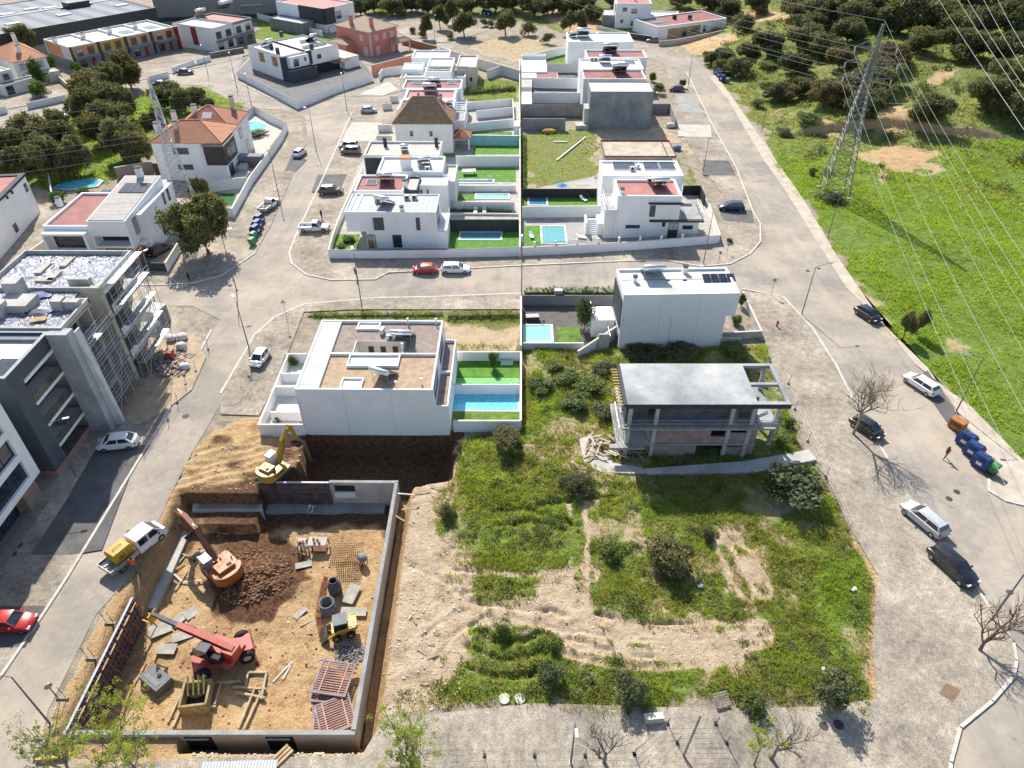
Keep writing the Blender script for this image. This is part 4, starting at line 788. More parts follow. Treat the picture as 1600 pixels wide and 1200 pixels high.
W9=House('villa','rambling white villa with stepped flat roofs and pergola at the back of the western row','house',FA(632,120,727,100,3.6)); w,d=W9.w,W9.d
W9.body(0,w,0,d,0,3.6,white,lgrey2,.4,.25); a=W9.P(664,112,6.2); c=W9.P(711,90,6.2); W9.body(a[0],c[0],a[1],c[1],3.3,6.2,white,lgrey2,.4,.3,rname='upper_roof')
for i in range(2): W9.pvs(a[0]+1.2,a[1]+1.5+i*3,5.85,8,1.2,.9,15)
a=W9.P(713,105,5); c=W9.P(746,92,5); W9.body(a[0],c[0],a[1],a[1]+12,0,5,cream,lgrey2,.4,.25,rname='wing_roof',trim=ptrim); W9.win('F',a[1],a[0]+1,a[0]+2.6,.2,3); W9.win('F',a[1],a[0]+3.4,a[0]+4,1.5,2.5)
a=W9.P(628,108,4.5); c=W9.P(663,98,4.5); W9.body(a[0],c[0],a[1],c[1],0,4.5,white,white2,.2,.3,rname='west_roof')
b=MB(); a=W9.P(625,122,3.2); 
for i in range(11): b.box(a[0]+i*.85,a[0]+i*.85+.18,a[1],a[1]+3.5,3.05,3.25)
b.box(a[0],a[0]+8.8,a[1]-.12,a[1]-.002,3.0,3.25).box(a[0],a[0]+.2,a[1],a[1]+.2,0,3).box(a[0]+8.6,a[0]+8.8,a[1],a[1]+.2,0,3); W9.part('pergola',b,white2)
a=W9.P(640,85,5); W9.body(a[0]+1,a[0]+11,d+.003,d+8,0,5.2,white,lgrey,.4,.3,rname='rear_roof')
# ============================================================ E1 .. E8 the eastern half
E1=House('corner_villa','white corner house of the eastern row with red roof above dark slab canopies','house',FA(966,306,1066,280,7.6)); w,d=E1.w,E1.d
E1.body(0,w,0,d,0,7.6,white,redroof2,.4,.35); E1.body(-1.9,-.003,0,d-.5,0,5.2,white2,concrete3,.15,.2,rname='terrace')
x1=E1.P(1098,341,3.4)[0]; x0=E1.P(1057,341,3.4)[0]
E1.body(w+.003,x1-.6,.4,d,0,3.2,white); E1.part('canopy_slab',MB().box(x0-4.6,x1,-.45,-.003,3.2,3.5).box(w+.004,x1,-.001,d-.5,3.2,3.5),dgrey); E1.part('terrace_floor',MB().box(w+.1,x1-.2,.1,d-.7,3.5,3.56),concrete3); E1.part('canopy_slab',MB().box(E1.FP('F',0,1014,313)[0],w+.3,-.5,-.003,6.3,6.5),dgrey)
E1.wpx('F',0,(1014,321,1025,338.5),shutter); E1.wpx('F',0,(977,351.5,1000,356.5)); E1.wpx('F',0,(1034,347,1040,354)); u=E1.FP('F',0,1045,350)[0]; E1.win('F',0,u,u+1.6,.1,2.9); E1.win('F',.4,x1-3.2,x1-1.5,1.6,2.3)
E1.heater(*E1.P(1029,293,7.4),rtop(7.6),0,1.4); E1.chimney(*E1.P(972,302,7.6),7,8.5,.6); E1.ac(*E1.P(1015,282,7.6),7.25); E1.ac(E1.P(1027,281,7.6)[0],d-.8,7.25); E1.railing([(x1-.1,.2),(x1-.1,d-.8)],3.5); E1.railing([(-1.8,.1),(-1.8,d-.7)],5.2,.9)
E2=House('corner_villa','white roofed house with three flat glazed roof lights, behind the red roofed corner house','house',FA(942,274,1068,251,7.4)); w,d=E2.w,E2.d
E2.body(0,w,0,d,0,7.4,white,M('bright_roof_membrane',(.74,.74,.72),.04,.6,.7),.35,.35)
for q in ((959,265,992,254),(1007,265,1029,254),(1031,265,1052,254)): a=E2.P(q[0],q[1],7.2); c=E2.P(q[2],q[3],7.2); E2.skylight(a[0],c[0],a[1],c[1],rtop(7.4,.35))
E2.ac(*E2.P(988,265,7.3),7.1); E2.ac(*E2.P(997,261,7.3),7.1,1.2)
E3=House('slab_formwork','low unfinished house whose upper deck of timber formwork boards is still open','building site',FA(945,245,1057,220,3.3)); w,d=E3.w,E3.d
E3.part('wall',MB().box(.6,w-.6,.6,d-.6,0,2.9),concrete); E3.part('formwork_deck',MB().box(0,w,0,d,3.0,3.2),M('plywood_deck',(.40,.33,.24),.12,.5,.85,c2=(.46,.40,.31)))
b=MB(); E3.ring(b,0,w,0,d,3.2,3.5,.08); b.box(w*.88,w*.88+.08,.08,d-.08,3.2,3.45); E3.part('edge_board',b,rust)
for i in range(6): E3.part('prop',MB().tube([(.3+i*(w-.6)/5,.2,0),(.3+i*(w-.6)/5,.2,3)],.06,5),metalm)
E4=House('raw_concrete_house','raw grey concrete house shell with blank walls and pale slab roof','house',FA(923,143,1022,127,8)); w,d=E4.w,E4.d
E4.body(0,w,0,d,0,8,M('streaked_concrete',(.23,.24,.245),.14,.3,.9,bmp=.3,stain=.4,c2=(.30,.31,.31)),lgrey2,.25,.15); E4.body(-1.1,-.003,.3,4,0,4.2,concrete2); E4.part('ledge',MB().box(-3,-.02,-1.2,1.5,0,.9),concrete2)
E5=House('terrace_house','house with deep red roof directly behind the raw concrete shell','house',FA(912,123,1010,108.5,8)); E5.body(0,E5.w,0,E5.d,0,8,white2,redroof,.4,.3); E5.heater(*E5.P(968,114,7.8),7.6,0,1.7)
E6=House('terrace_house','house with bright white roof and small units between two red roofs','house',FA(908,107.5,1006,92,8.1)); E6.body(0,E6.w,0,E6.d,0,8.1,white,MATS['bright_roof_membrane'],.35,.3); E6.heater(*E6.P(945,98,8),7.8,0,1.4); E6.skylight(*sum(zip(E6.P(977,99,8),E6.P(991,94,8)),()),7.78); E6.ac(*E6.P(925,94,8),7.78); E6.ac(*E6.P(931,94,8),7.78)
E7=House('terrace_house','house with red roof just in front of the rearmost white block of the eastern row','house',FA(917,89.5,1011,78,8)); E7.body(0,E7.w,0,E7.d,0,8,white,redroof,.4,.3); E7.heater(*E7.P(953,83,7.8),7.6,0,1.8)
E8=House('terrace_house','rearmost white block of the eastern row with pale two-part roof by the curving road','house',FA(888,65,990,50,7.5)); E8.body(0,E8.w,0,E8.d,0,7.5,white,lgrey2,.4,.3); E8.part('roof_divider',MB().box(E8.w*.48,E8.w*.48+.4,.3,E8.d-.3,7.1,7.45),white); E8.heater(*E8.P(911,57,7.4),7.1,0,1.7); E8.heater(*E8.P(896,57,7.4),7.1,.3,1.1)
# ============================================================ CE: big white box house on the corner
CE=House('white_box_house','tall blank white box house with pale flat roof at the corner of the cross street','house',FRM((975,461),(1157,458),(968,420),8.6)); w,d=CE.w,CE.d
b=MB().box(0,w-1.2,0,d,-.3,5.2).box(0,w,0,d,5.2,8.2); CE.ring(b,0,w,0,d,8.2,8.6,.28); CE.part('wall',b,M('smooth_white_wall',(.76,.77,.78),.03,.3,.8,stain=.06))
CE.part('roof',MB().box(.28,w-.28,.28,d-.28,8.15,8.3),lgrey2); CE.part('roof_joint',MB().box(.3,w-.3,d*.62,d*.62+.04,8.3,8.34),darkmetal)
CE.part('slatted_wall',MB().box(-.12,-.003,.4,d-.4,3.3,7.6),dgrey); CE.heater(*CE.P(1019,430,8.4),8.3,.05,1.25,2.2); CE.pvs(CE.P(1102,432,8.4)[0],CE.P(1102,436,8.4)[1],8.3,4,1.0,1.5,12); CE.chimney(*CE.P(1070,424,8.5),8.2,9.4,.6); CE.chimney(*CE.P(992,438,8.5),8.2,9.2,.5)
for q in ((1044,437),(1070,437)): a=CE.P(q[0],q[1],8.4); CE.part('roof_vent',MB().box(a[0]-.25,a[0]+.25,a[1]-.1,a[1]+.1,8.3,8.42),dgrey)
CE.part('patch',MB().box(*[c for c in (CE.P(1036,452,8.4)[0],CE.P(1062,452,8.4)[0])],.7,2.0,8.302,8.315),beige_roof); CE.win('R',w-1.2,1.2,5,.2,2.6); CE.win('R',w,1,5.4,5.6,7.6); CE.win('L',0,.6,d-1,.4,2.4)
b=MB(); 
for i in range(9): b.box(-2.6+i*.0,-1.2,.3+i*.28,.58+i*.28,-.1,.25+(8-i)*.28)
CE.part('stairs',b,concrete2); CE.railing([(-1.1,.3),(-1.1,3.2)],1.2); b=MB().box(-3.2,-.15,3.2,d,-.1,2.8); CE.part('side_terrace',b,white); CE.railing([(-3.1,3.3),(-3.1,d-.2)],2.8); CE.part('plinth',MB().box(w-1.2,w+1.6,.1,.3,-.3,1.7),concrete2)
# ============================================================ unfinished concrete house
U=House('unfinished_house','unfinished grey concrete house with bare slab roof, brick infill and rear roof frame','house',FRM((981,632),(1237,632),(968,568),8)); w,d=U.w,U.d
xs=U.P(1186,632,8)[0]
b=MB().box(0,xs,0,d,7.65,8); b.box(xs,w,0,.5,7.65,8).box(xs,w,d-.4,d,7.65,8).box(w-.4,w,.5,d-.4,7.65,8).box(xs,w-.4,d*.5-.2,d*.5+.2,7.65,7.98); U.part('roof_slab',b,concrete3)
U.part('slab_edge',MB().box(-.02,w+.02,-.06,-.003,7.45,8.02).box(-.35,-.02,0,d,7.66,7.98),dgrey)
brick=Mbrick('red_infill_brick',(.30,.17,.15),(.36,.23,.21),(.34,.31,.30))
U.part('floor_slab',MB().box(-.3,w-.6,-.2,d,4.6,4.85),concrete3); U.part('floor_slab',MB().box(-.6,w-2.4,.3,d,1.95,2.2).box(-1.4,2.4,-.35,.3,1.9,2.2),concrete)
for u in (.3,3.1,11.0,13.2,w-1.1):
    for y in (.35,d-.7): U.part('column',MB().box(u,u+.4,y,y+.35,-.2 if u < w-2 else 4.85,1.95).box(u,u+.4,y,y+.35,2.2,4.6).box(u,u+.4,y,y+.35,4.85,7.65),concrete2)
U.part('upper_wall',MB().box(3.6,11.6,1.5,1.7,4.85,7.65).box(.9,2.6,1.6,1.8,4.85,7.65).box(12.4,w-2.8,1.5,1.7,4.85,7.65).box(.1,.3,.9,d-.3,4.85,7.65).box(.3,w-2.5,d-.3,d-.1,4.85,7.65),M('shade_dark_blockwork',(.12,.13,.14),.2,1,.9))  # blockwork coloured dark to hold the deep shade of the upper storey
iw=MB()
for a,c in ((3.5,9.2),(13.6,w-2.6)): iw.box(a,c,.45,.62,2.2,4.6)
iw.box(9.2,13.2,.45,.62,2.2,3.1).box(9.2,9.4,.45,.62,3.1,4.6).box(11.4,13.2,.45,.62,3.1,3.6)
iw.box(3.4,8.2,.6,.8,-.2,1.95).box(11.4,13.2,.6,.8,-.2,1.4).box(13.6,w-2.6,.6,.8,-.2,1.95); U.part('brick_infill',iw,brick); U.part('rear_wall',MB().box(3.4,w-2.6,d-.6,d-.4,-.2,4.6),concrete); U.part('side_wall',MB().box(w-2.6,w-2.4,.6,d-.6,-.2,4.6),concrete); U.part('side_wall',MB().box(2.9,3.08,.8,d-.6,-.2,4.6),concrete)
U.part('opening_shadow_wall' and 'opening_shade_sheet',MB().box(3.6,w-3,2.8,3.0,-.2,4.6),blackm)  # black sheet stands in for the shade behind the openings
for i in range(3): U.part('guard_rail',MB().tube([(.1,-.25,5.1+i*.45),(w-.4,-.25,5.1+i*.45)],.03,5),metalm if i else wood)
for i in range(9): U.part('guard_post',MB().tube([(.1+i*(w-.8)/8,-.25,4.85),(.1+i*(w-.8)/8,-.25,6.1)],.03,5),rust)
U.part('scaffold',(lambda b:[b.tube([(-.5,y,-.2),(-.5,y,7.8)],.03,5) or 0 for y in (0.2,1.7,3.2,4.7)] and b)(MB()).tube([(-.5,.2,2),(-.5,4.7,2)],.03,5).tube([(-.5,.2,4.5),(-.5,4.7,4.5)],.03,5).tube([(-.5,.2,6.5),(-.5,4.7,6.5)],.03,5),metalm)
for i in range(13): U.part('formwork_beam',MB().box(-1.0,-.36,.4+i*.5,.52+i*.5,7.5,7.64),M('yellow_timber_beam',(.60,.42,.14),.15,2,.8))
for k,(a,c) in enumerate((((xs+.2,.3,4.9),(xs+1.5,4.2,5.2)),((xs+.7,.5,4.9),(xs+1.1,5,5.0)),((xs-.5,.9,4.9),(xs+2.2,2.4,5.0)))): U.part('loose_plank',MB().tube([a,c],.09,4),woodgrey)
# ============================================================ LEFT: big blocks
F_=House('foil_roof_block','unfinished four storey block with crinkled silver foil roof and scaffolded balconies','apartment block',(-60.6,61.2,0,13.2,17.1)); w,d=F_.w,F_.d
cxw=11.0
b=MB().box(0,cxw,0,d,0,12.9); F_.ring(b,0,13.1,8.1,d,12.9,13.6,.22); b.box(0,.22,0,8.1,12.9,13.6).box(.22,13.1,0,.22,12.9,13.6).box(12.88,13.1,.22,6.0,12.9,13.6).box(cxw,13.1,5.8,6.0,12.5,13.55); F_.part('wall',b,concrete2)
m,nt,bb=newmat('silver_foil'); P=posn(nt); n1=noise(nt,P,2.2,4,.8,1.5); n2=noise(nt,P,5,5,.8,2.); n0=noise(nt,P,.35,3)
bb.inputs['Metallic'].default_value=.85; L(nt,ramp(nt,n1.outputs[0],[(.38,(.16,.17,.24)),(.5,(.45,.46,.52)),(.6,(.80,.80,.84))]).outputs[0],bb.inputs['Base Color']); bb.inputs['Roughness'].default_value=.38
bump(nt,bb,mth(nt,'ADD',n1.outputs[0],n2.outputs[0]),1.,.35); foil=m
rr=random.Random(3); mb=MB(); NX,NY=60,76
vs=[(.25+12.6*i/NX,.25+16.6*j/NY,13.0+rr.random()*.13+(.05 if (i+j)%2 else 0)) for j in range(NY+1) for i in range(NX+1)]
mb._add(vs,[(j*(NX+1)+i,j*(NX+1)+i+1,(j+1)*(NX+1)+i+1,(j+1)*(NX+1)+i) for j in range(NY) for i in range(NX) if not (i*12.6/NX > 10.6 and 5.6 < j*16.6/NY < 8.0)]); F_.part('foil_sheet',mb,foil)
for q,wd,dp,h0 in (((30,462),1.6,1.6,2.2),((30,478),3.4,2.6,1.0),((112,480),2.2,.8,1.1),((95,480),1.2,1.2,1.3),((128,446),2.4,.7,1.2),((0,490),1.5,1.5,1.5)):
    a=F_.P(q[0],q[1],13.2); F_.part('roof_hatch',MB().box(a[0]-wd/2,a[0]+wd/2,a[1]-dp/2,a[1]+dp/2,13,13+h0),concrete2)
for a in ((67,420,.8,2.4),(105,410,.8,2.2),(70,438,2,.7),(85,432,.7,2.2)): q=F_.P(a[0],a[1],13.2); F_.part('roof_plinth',MB().box(q[0]-a[2]/2,q[0]+a[2]/2,q[1]-a[3]/2,q[1]+a[3]/2,13,13.35),M('buff_screed',(.46,.42,.33),.1,1,.9))
q=F_.P(55,462,13.2); F_.part('tarpaulin',MB().blob((q[0],q[1],13.25),(1.6,.9,.15),0,3),M('blue_tarpaulin',(.03,.05,.25),.3,2,.5)); q=F_.P(62,488,13.2); F_.part('tarpaulin',MB().blob((q[0],q[1],13.2),(1.5,.7,.13),0,4),M('dark_tarpaulin',(.05,.055,.1),.3,2,.5)); q=F_.P(60,500,13.2); F_.part('pallet_board',MB().cbox((q[0],q[1],13.3),(1.6,.9,.1),.3),wood)
for k in range(1,5):
    z=3.25*k; F_.part('balcony_slab',MB().box(cxw+.003,13.1,0.3,5.6,z-.28,z),concrete2); F_.part('balcony_slab',MB().box(cxw+.003,13.2+(.3 if k < 4 else 0),8.8,d-.2,z-.28,z),concrete2)
    if k < 4:
        F_.part('balcony_parapet',MB().box(13.02+.3,13.12+.3,9.0,d-.3,z,z+1.0),M('white_metal_panel',(.62,.64,.66),.06,2,.5)); F_.railing([(13.05,.4),(13.05,5.5)],z,1.,white2)
    for y0 in (1.2,3.6,10.2,13.2): F_.win('R',cxw,y0,y0+1.7,z-3.2 if k > 1 else .4,z-.8,glass,concrete2)
F_.part('fin_wall',MB().box(cxw,13.25,8.12,8.8,0,13.55),M('buff_concrete_fin',(.42,.39,.32),.1,.6,.9,stain=.2)); F_.part('fin_wall',MB().box(cxw,12.6,5.9,6.15,0,12.5),concrete2)
F_.part('partition_wall',MB().box(cxw,12.9,12.9,13.1,0,12.9),M('cream_plaster',(.55,.5,.38),.1,1,.9)); F_.part('corner_panel',MB().box(13.12,13.17,8.9,d,12.2,13.6),MATS['white_metal_panel'])
st=MB().frus([(11.9,-1.0,0),(14.2,-1.0,0),(14.2,.4,0),(11.9,.4,0)],[(11.9,-1.0,13.4),(14.1,-1.0,13.4),(14.1,.29,13.4),(11.9,.29,13.4)]); F_.part('wrapped_stair_tower',st,M('dusty_netting',(.36,.37,.38),.14,.35,.8,bmp=.5,bscale=3,stain=.3)); F_.part('netting',MB().frus([(14.22,.1,0),(15.0,.3,0),(14.6,1.3,0),(14.1,1.3,0)],[(14.15,.1,13),(14.3,.2,13),(14.3,1.1,13),(14.15,1.1,13)]),M('white_netting',(.55,.57,.58),.1,1,.7,bmp=.8,bscale=2))
def scaffold(label,x0,y0,x1,y1,h,n,lev):
    r=root('scaffolding',label,'scaffolding',(x0,y0,0),0,'scaffolding on the foil roofed block'); dx,dy=(x1-x0)/n,(y1-y0)/n; b=MB(); k=MB()
    for i in range(n+1):
        for o_ in (0,.9): b.tube([(dx*i+o_,dy*i,0),(dx*i+o_,dy*i,h)],.035,5)
        for j in range(1,lev+1): b.tube([(dx*i,dy*i,h*j/lev-.6),(dx*i+.9,dy*i,h*j/lev-.6)],.03,4)
    for j in range(1,lev+1):
        z=h*j/lev-.6
        for o_ in (0,.9):
            for e in (0,.5,1): b.tube([(o_,0,z+e),(dx*n+o_,dy*n,z+e)],.03,4)
        k.box(.05,.85,0,dy*n,z-.06,z)
    for i in range(n): b.tube([(.9,dy*i,h*(i%lev)/lev),(.9,dy*(i+1),h*(i%lev+1)/lev)],.03,4)
    b.build('tubes',M('scaffold_tube',(.50,.50,.50),.1,2,.5,.3,kind='obj'),r); k.build('walk_boards',metalm,r); return r
scaffold('steel scaffolding with walk boards in front of the far balconies of the foil roofed block',-46.9,70.3,-46.9,78,14.2,4,5)
scaffold('steel scaffolding between wrapped stair tower and concrete fin of the foil roofed block',-47.3,62.7,-47.3,68.6,10.6,3,4)
D_=House('dark_apartment_block','dark grey four storey apartment block with deep glazed balconies between white and foil roofed blocks','apartment block',(-72,53,0,23.2,8.1)); w,d=D_.w,D_.d
b=MB().box(0,w-2.4,0,d,0,12.6).box(w-2.4,w,0,1.9,0,12.6).box(w-2.4,w,1.9,d,11.6,12.6); D_.ring(b,0,w,0,d,12.6,13.3,.3); D_.part('wall',b,M('slate_render',(.085,.10,.115),.1,.5,.7)); D_.part('roof',MB().box(.3,w-.3,.3,d-.3,12.55,12.7),lgrey2)
D_.part('coping',(lambda b:(D_.ring(b,-.04,w+.04,-.04,d-.002,13.302,13.36,.38),b)[1])(MB()),M('grey_coping',(.30,.32,.34),.05,2,.6)); a=D_.P(8,578,12.8); 
D_.skylight(a[0]-1.4,a[0]+1,a[1]-1.6,a[1]+1.8,12.7); D_.part('roof_terrace_step',MB().box(6,w-.31,d-1.2,d-.31,12.7,13.05),mgrey)
for k in range(4):
    z=2.9+k*2.9-.0; 
    D_.part('balcony_slab',MB().box(w-2.4,w+.12,1.92,d-.01,z-.35,z),white)
    if k < 3: D_.part('balcony_glass',MB().box(w+.02,w+.07,1.95,d-.05,z+.0,z+.95),M('smoked_glass',(.10,.10,.09),.2,1,.15))
    D_.win('R',w-2.4,2.2,d-.3,z-2.4,z-.4,glass,bars=3)
D_.part('brick_base',MB().box(w+.003,w+.1,0,d,0,.9).box(w-6,w+.1,-.1,-.003,0,.9),Mbrick('rosy_base_brick',(.33,.17,.13),(.40,.22,.17),(.3,.25,.22)))
D_.part('balcony_furniture',MB().cbox((w-1.3,5.6,3.3),(.7,1.2,.6),.5),M('pale_outdoor_cushions',(.4,.4,.4),.1,2,.8)); D_.part('balcony_curtain',MB().box(w-2.3,w-.4,2.1,2.2,9.2,11.2),M('orange_awning',(.4,.16,.03),.2,2,.8))
Wb=House('white_apartment_block','white apartment block at the left edge overhanging a brown brick ground floor','apartment block',(-72,18,0,23.7,32.6)); w,d=Wb.w,Wb.d
b=MB().box(0,w-.35,0,d,3.2,12.0).box(w-.35,w,0,d,11.0,12.0)
for k in range(3):
    z=3.2+k*2.9
    b.box(w-.35,w,0,d,z,z+.75)
    b.box(w-.35,w,d-1.3,d,z+.75,z+2.9 if k < 2 else 11.0)
    for y in (24,16,8,0): b.box(w-.35,w,y-.6 if y else 0,y+.6,z+.75,z+2.9 if k < 2 else 11.0)
Wb.ring(b,0,w,0,d,12.0,12.3,.3); Wb.part('wall',b,white); Wb.part('roof',MB().box(.3,w-.3,.3,d-.3,11.9,12.06),lgrey)
for k in range(3):
    for y in (24,16,8,0): Wb.win('R',w-.34,y+.62,min(y+7.38,d-1.32),3.97+k*2.9,6.08+k*2.9,glass,blackm,bars=3)
brn=Mbrick('brown_base_brick',(.26,.15,.11),(.33,.20,.15),(.25,.2,.17)); Wb.part('ground_floor',MB().box(0,w-1.6,0,d-.4,0,3.2).box(w-1.6,w-.7,d-2.6,d-.4,0,3.2).box(w-1.6,w-.7,d-12,d-10.8,0,3.2),brn); Wb.win('R',w-1.6,d-10.4,d-3,.3,2.9,glass,bars=4); Wb.win('R',w-1.6,d-20,d-12.6,.3,2.9,glass,bars=4); Wb.part('brick_apron',MB().box(w-1.6,w+.3,8,d-1,0.1,.19),brn)
# ============================================================ LEFT: villas
LH=House('villa','white villa with ribbed sloping roof, dark solar panels and red roofed side wing','house',(-72.4,99.2,0,12.9,15.8)); w,d=LH.w,LH.d; rx=LH.P(145,343,6.8)[0]
LH.body(0,rx-.003,0,12.5,0,6.6,white,redroof,.4,.3); ribroof=Mstripe('ribbed_roof_tiles',(.34,.31,.28),(.52,.48,.43),.42,1,.6,.8)
b=MB(); b.frus([(rx,0,5.2),(w,0,5.2),(w,14.8,5.2),(rx,14.8,5.2)],[(rx,0,7.4),(w,0,7.4),(w,14.8,8.6),(rx,14.8,8.6)]); b.box(rx,w,1.8,14.8,0,5.2).box(w-.3,w,0,1.8,2.9,5.2).box(rx,rx+.25,0,1.8,2.9,5.2).box(rx+.25,w-.3,0,1.8,2.9,3.2).box(rx+.25,w-.3,0,.15,4.9,5.199); LH.part('wall',b,white)
sl_=(8.6-7.4)/14.8; b=MB().frus([(rx+.25,.2,7.44),(w-.25,.2,7.44),(w-.25,14.6,8.62),(rx+.25,14.6,8.62)],[(rx+.25,.2,7.52),(w-.25,.2,7.52),(w-.25,14.6,8.70),(rx+.25,14.6,8.70)]); LH.part('ribbed_roof',b,ribroof)
LH.part('wall',MB().box(w+.003,w+.9,3.2,d,0,7.0).box(w-1.6,w-.003,14.81,d+.6,0,7.2),white)
for i in range(4): LH.part('solar_panel',MB().cbox((rx+1.9+i*1.05,10.2,8.42),(1.0,3.2,.06),0,rx=math.atan(sl_)),solar)
LH.win('F',1.8,rx+.5,w-.5,3.3,4.9,glass,bars=2); LH.railing([(rx+.3,.1),(w-.35,.1)],3.2,.9); LH.win('F',0,1,rx-1,2.9,5.4,glass,bars=1); LH.part('balcony_frame',MB().box(.2,rx-.1,-1.4,-.003,2.4,2.75).box(.2,.5,-1.4,-.003,2.75,5.6).box(rx-.5,rx-.1,-1.4,-.003,2.75,5.6).box(.2,rx-.1,-1.4,-.003,5.6,5.95),white); LH.railing([(.5,-1.3),(rx-.5,-1.3)],2.75,.9)
LH.panel('wood_cladding','F',1.8,rx+.3,w-.4,.2,2.7,woodwarm); LH.win('F',1.84,rx+1.5,rx+4,1.2,1.9)
for q in ((256,310),(263,304)): u,z=LH.FP('R',w+.9,*q); LH.win('R',w+.9,u-.35,u+.35,z-1,z+1)
u,z=LH.FP('R',w+.9,257,356); LH.win('R',w+.9,u-.7,u+.7,max(.3,z-1),z+1); LH.win('R',w,1.9,3.1,4.2,6.8,blind); LH.chimney(LH.P(230,268,8.5)[0],14.2,8,10.4,.9); LH.chimney(LH.P(112,300,6.6)[0],8.5,6,7.6,.7); a=LH.P(150,292,6.8); LH.skylight(rx-4.4,rx-.8,a[1]-2,a[1],rtop(6.6))
LH.part('porch_wood',MB().box(w+.003,w+.06,.2,3.1,0,2.9),woodwarm); LH.part('driveway_roof' and 'door_canopy',MB().box(w+.06,w+1,1.5,3.1,2.7,2.9),white)
L0=House('villa','white villa with pinkish red roof and thick black roof edge at the left frame edge','house',(-97,96,R(9),15,20)); w,d=L0.w,L0.d
L0.body(0,w,0,d,0,6.9,white); b=MB(); L0.ring(b,-.3,w+.3,-.3,d,6.9,7.3,.9); L0.part('roof_edge',b,dgrey); L0.part('roof',MB().box(.6,w-.6,.6,d-.9,6.9,7.1),redroof2); L0.part('roof_rib',MB().box(2,w-.6,d*.4,d*.4+.2,7.1,7.3),ptrim)
u,z=L0.FP('R',w,50,354); L0.win('R',w,u-1.6,u+1.6,z-.6,z+.6,shutter); L0.win('R',w,2,3.2,4.2,6); L0.win('R',w,u-5.5,u-4.3,1,2.4); L0.win('R',w,u+3,u+4,4.5,5.9); L0.win('F',0,w-6,w-1,.5,2.7); L0.part('balcony',MB().box(w-7,w,-1.6,-.003,2.8,3.1),mgrey); L0.railing([(w-7,-1.5),(w,-1.5)],3.1); 
for k in (7,9): L0.part('roof_outlet',MB().box(w+.3,w+.5,d-k,d-k+.4,6.4,7.2),dgrey)
T=House('villa','white villa with orange clay tile roofs and brown wall panels by the left pylon','house',(-69.3,132.8,0,13.2,17.5)); w,d=T.w,T.d
T.body(0,w,0,9.5,0,7.5,white); T.body(2,w-.3,9.503,d,0,7.5,white2); T.hip(0,w,0,9.5,7.5,2.6,TO,.4); T.hip(2,w-.3,7.5,d,7.52,2.9,TR,.4)
T.wpx('F',0,(272,231,293,241),shutter); T.wpx('F',0,(280,257,301,265),shutter)
u0,z0=T.FP('F',-.35,315,228); T.part('bay',MB().box(w-3.4,w+.5,-.5,6,3.2,6.9),M('brown_metal_cladding',(.065,.05,.048),.12,1,.55)); T.part('bay_roof',MB().box(w-3.6,w+.7,-.7,6.2,6.9,7.1),M('bay_concrete',(.35,.33,.31),.1,1,.8)); T.win('R',w+.5,.6,5.4,3.9,6.2); T.body(-1.6,-.003,1,5,0,3,MATS['brown_metal_cladding'])
T.win('R',w,1,3.4,.3,2.5); T.win('R',w-.3,11,12.5,4.2,6.2,white2); T.win('R',w-.3,13.5,15,.5,3,white2); T.chimney(4.2,3.0,8.4,10.6,.8,cream,dgrey); T.chimney(w*.35,12,8,10.8,.9,white); T.chimney(w-2.2,15.8,8.2,11.4,.8,cream,dgrey); T.chimney(1.6,9,7.6,10.5,.8); T.chimney(-.6,5.6,0,9.4,1.1)
T.part('roof_window',MB().cbox((w*.62,8.9,9.6),(1.9,1.6,.15),0,rx=R(28)),blind); T.part('entrance_steps',MB().box(w+.6,w+3,1,3.5,0,.5).box(w+.6,w+2.2,3.5,5.5,0,1.4),lgrey); T.body(w-.3,w+4.8,6.3,8,0,2.4,mgrey)
BW=House('split_level_house','black and white split level house with long flat roof and dark terrace walls','house',FRM((440,89),(528,70),(384,72),6.2)); w,d=BW.w,BW.d
BW.body(0,w,0,d,0,6.2,white,lgrey2,.35,.35,trim=blackm); BW.body(-.003-0,w*.45,-3.5,-.004,0,3.0,dgrey,mgrey,.3,.2,rname='terrace'); BW.panel('dark_band','F',0,0,w*.07,0,6.0,dgrey,.15); BW.panel('dark_band','F',0,w*.42,w*.50,3,6.4,dgrey,.25)
BW.part('upper_box',MB().box(w*.09,w*.42,-.9,-.003,3.1,5.9),white); BW.win('F',-.9,w*.15,w*.24,3.4,5.2); BW.win('F',-.9,w*.34,w*.37,4.2,5.2); BW.win('F',0,w*.6,w*.67,3.8,4.9); BW.panel('lower_dark_wall','F',0,w*.5,w*.98,0,2.6,blackm,.1); BW.part('pergola',(lambda b:[b.box(w*.78+i*.5,w*.78+i*.5+.15,-3.4,-.1,2.5,2.65) for i in range(12)] and b)(MB()),woodwarm)
for a in (.10,.48): BW.panel('wood_screen','L',0,d*a+1,d*a+d*.2,3.2,5.6,woodwarm,.1)
BW.panel('dark_band','L',0,.0,d*.06,0,6.0,dgrey,.12)
for a in ((418,72),(487,64)): BW.heater(*BW.P(a[0],a[1]-1,6.2),5.9,R(60),1.3)
for a in ((424,75),(370+70,56),(434,82),(487,76)): BW.chimney(*BW.P(a[0],a[1],6.2),5.9,7.4,.8,dgrey)
BW.pvs(w*.55,d*.25,5.9,7,1,1.7,12); BW.pvs(w*.72,d*.6,5.9,5,1,1.7,12); BW.part('roof_divider',MB().box(w*.43,w*.45,.4,d-.4,5.9,6.3),blackm); BW.part('garage_block',MB().box(w+.003,w+5,-2,8,0,2.8),white); BW.part('garage_roof',MB().box(w+.0031,w+5.1,-2.1,8.1,2.801,3.0),beige_roof)
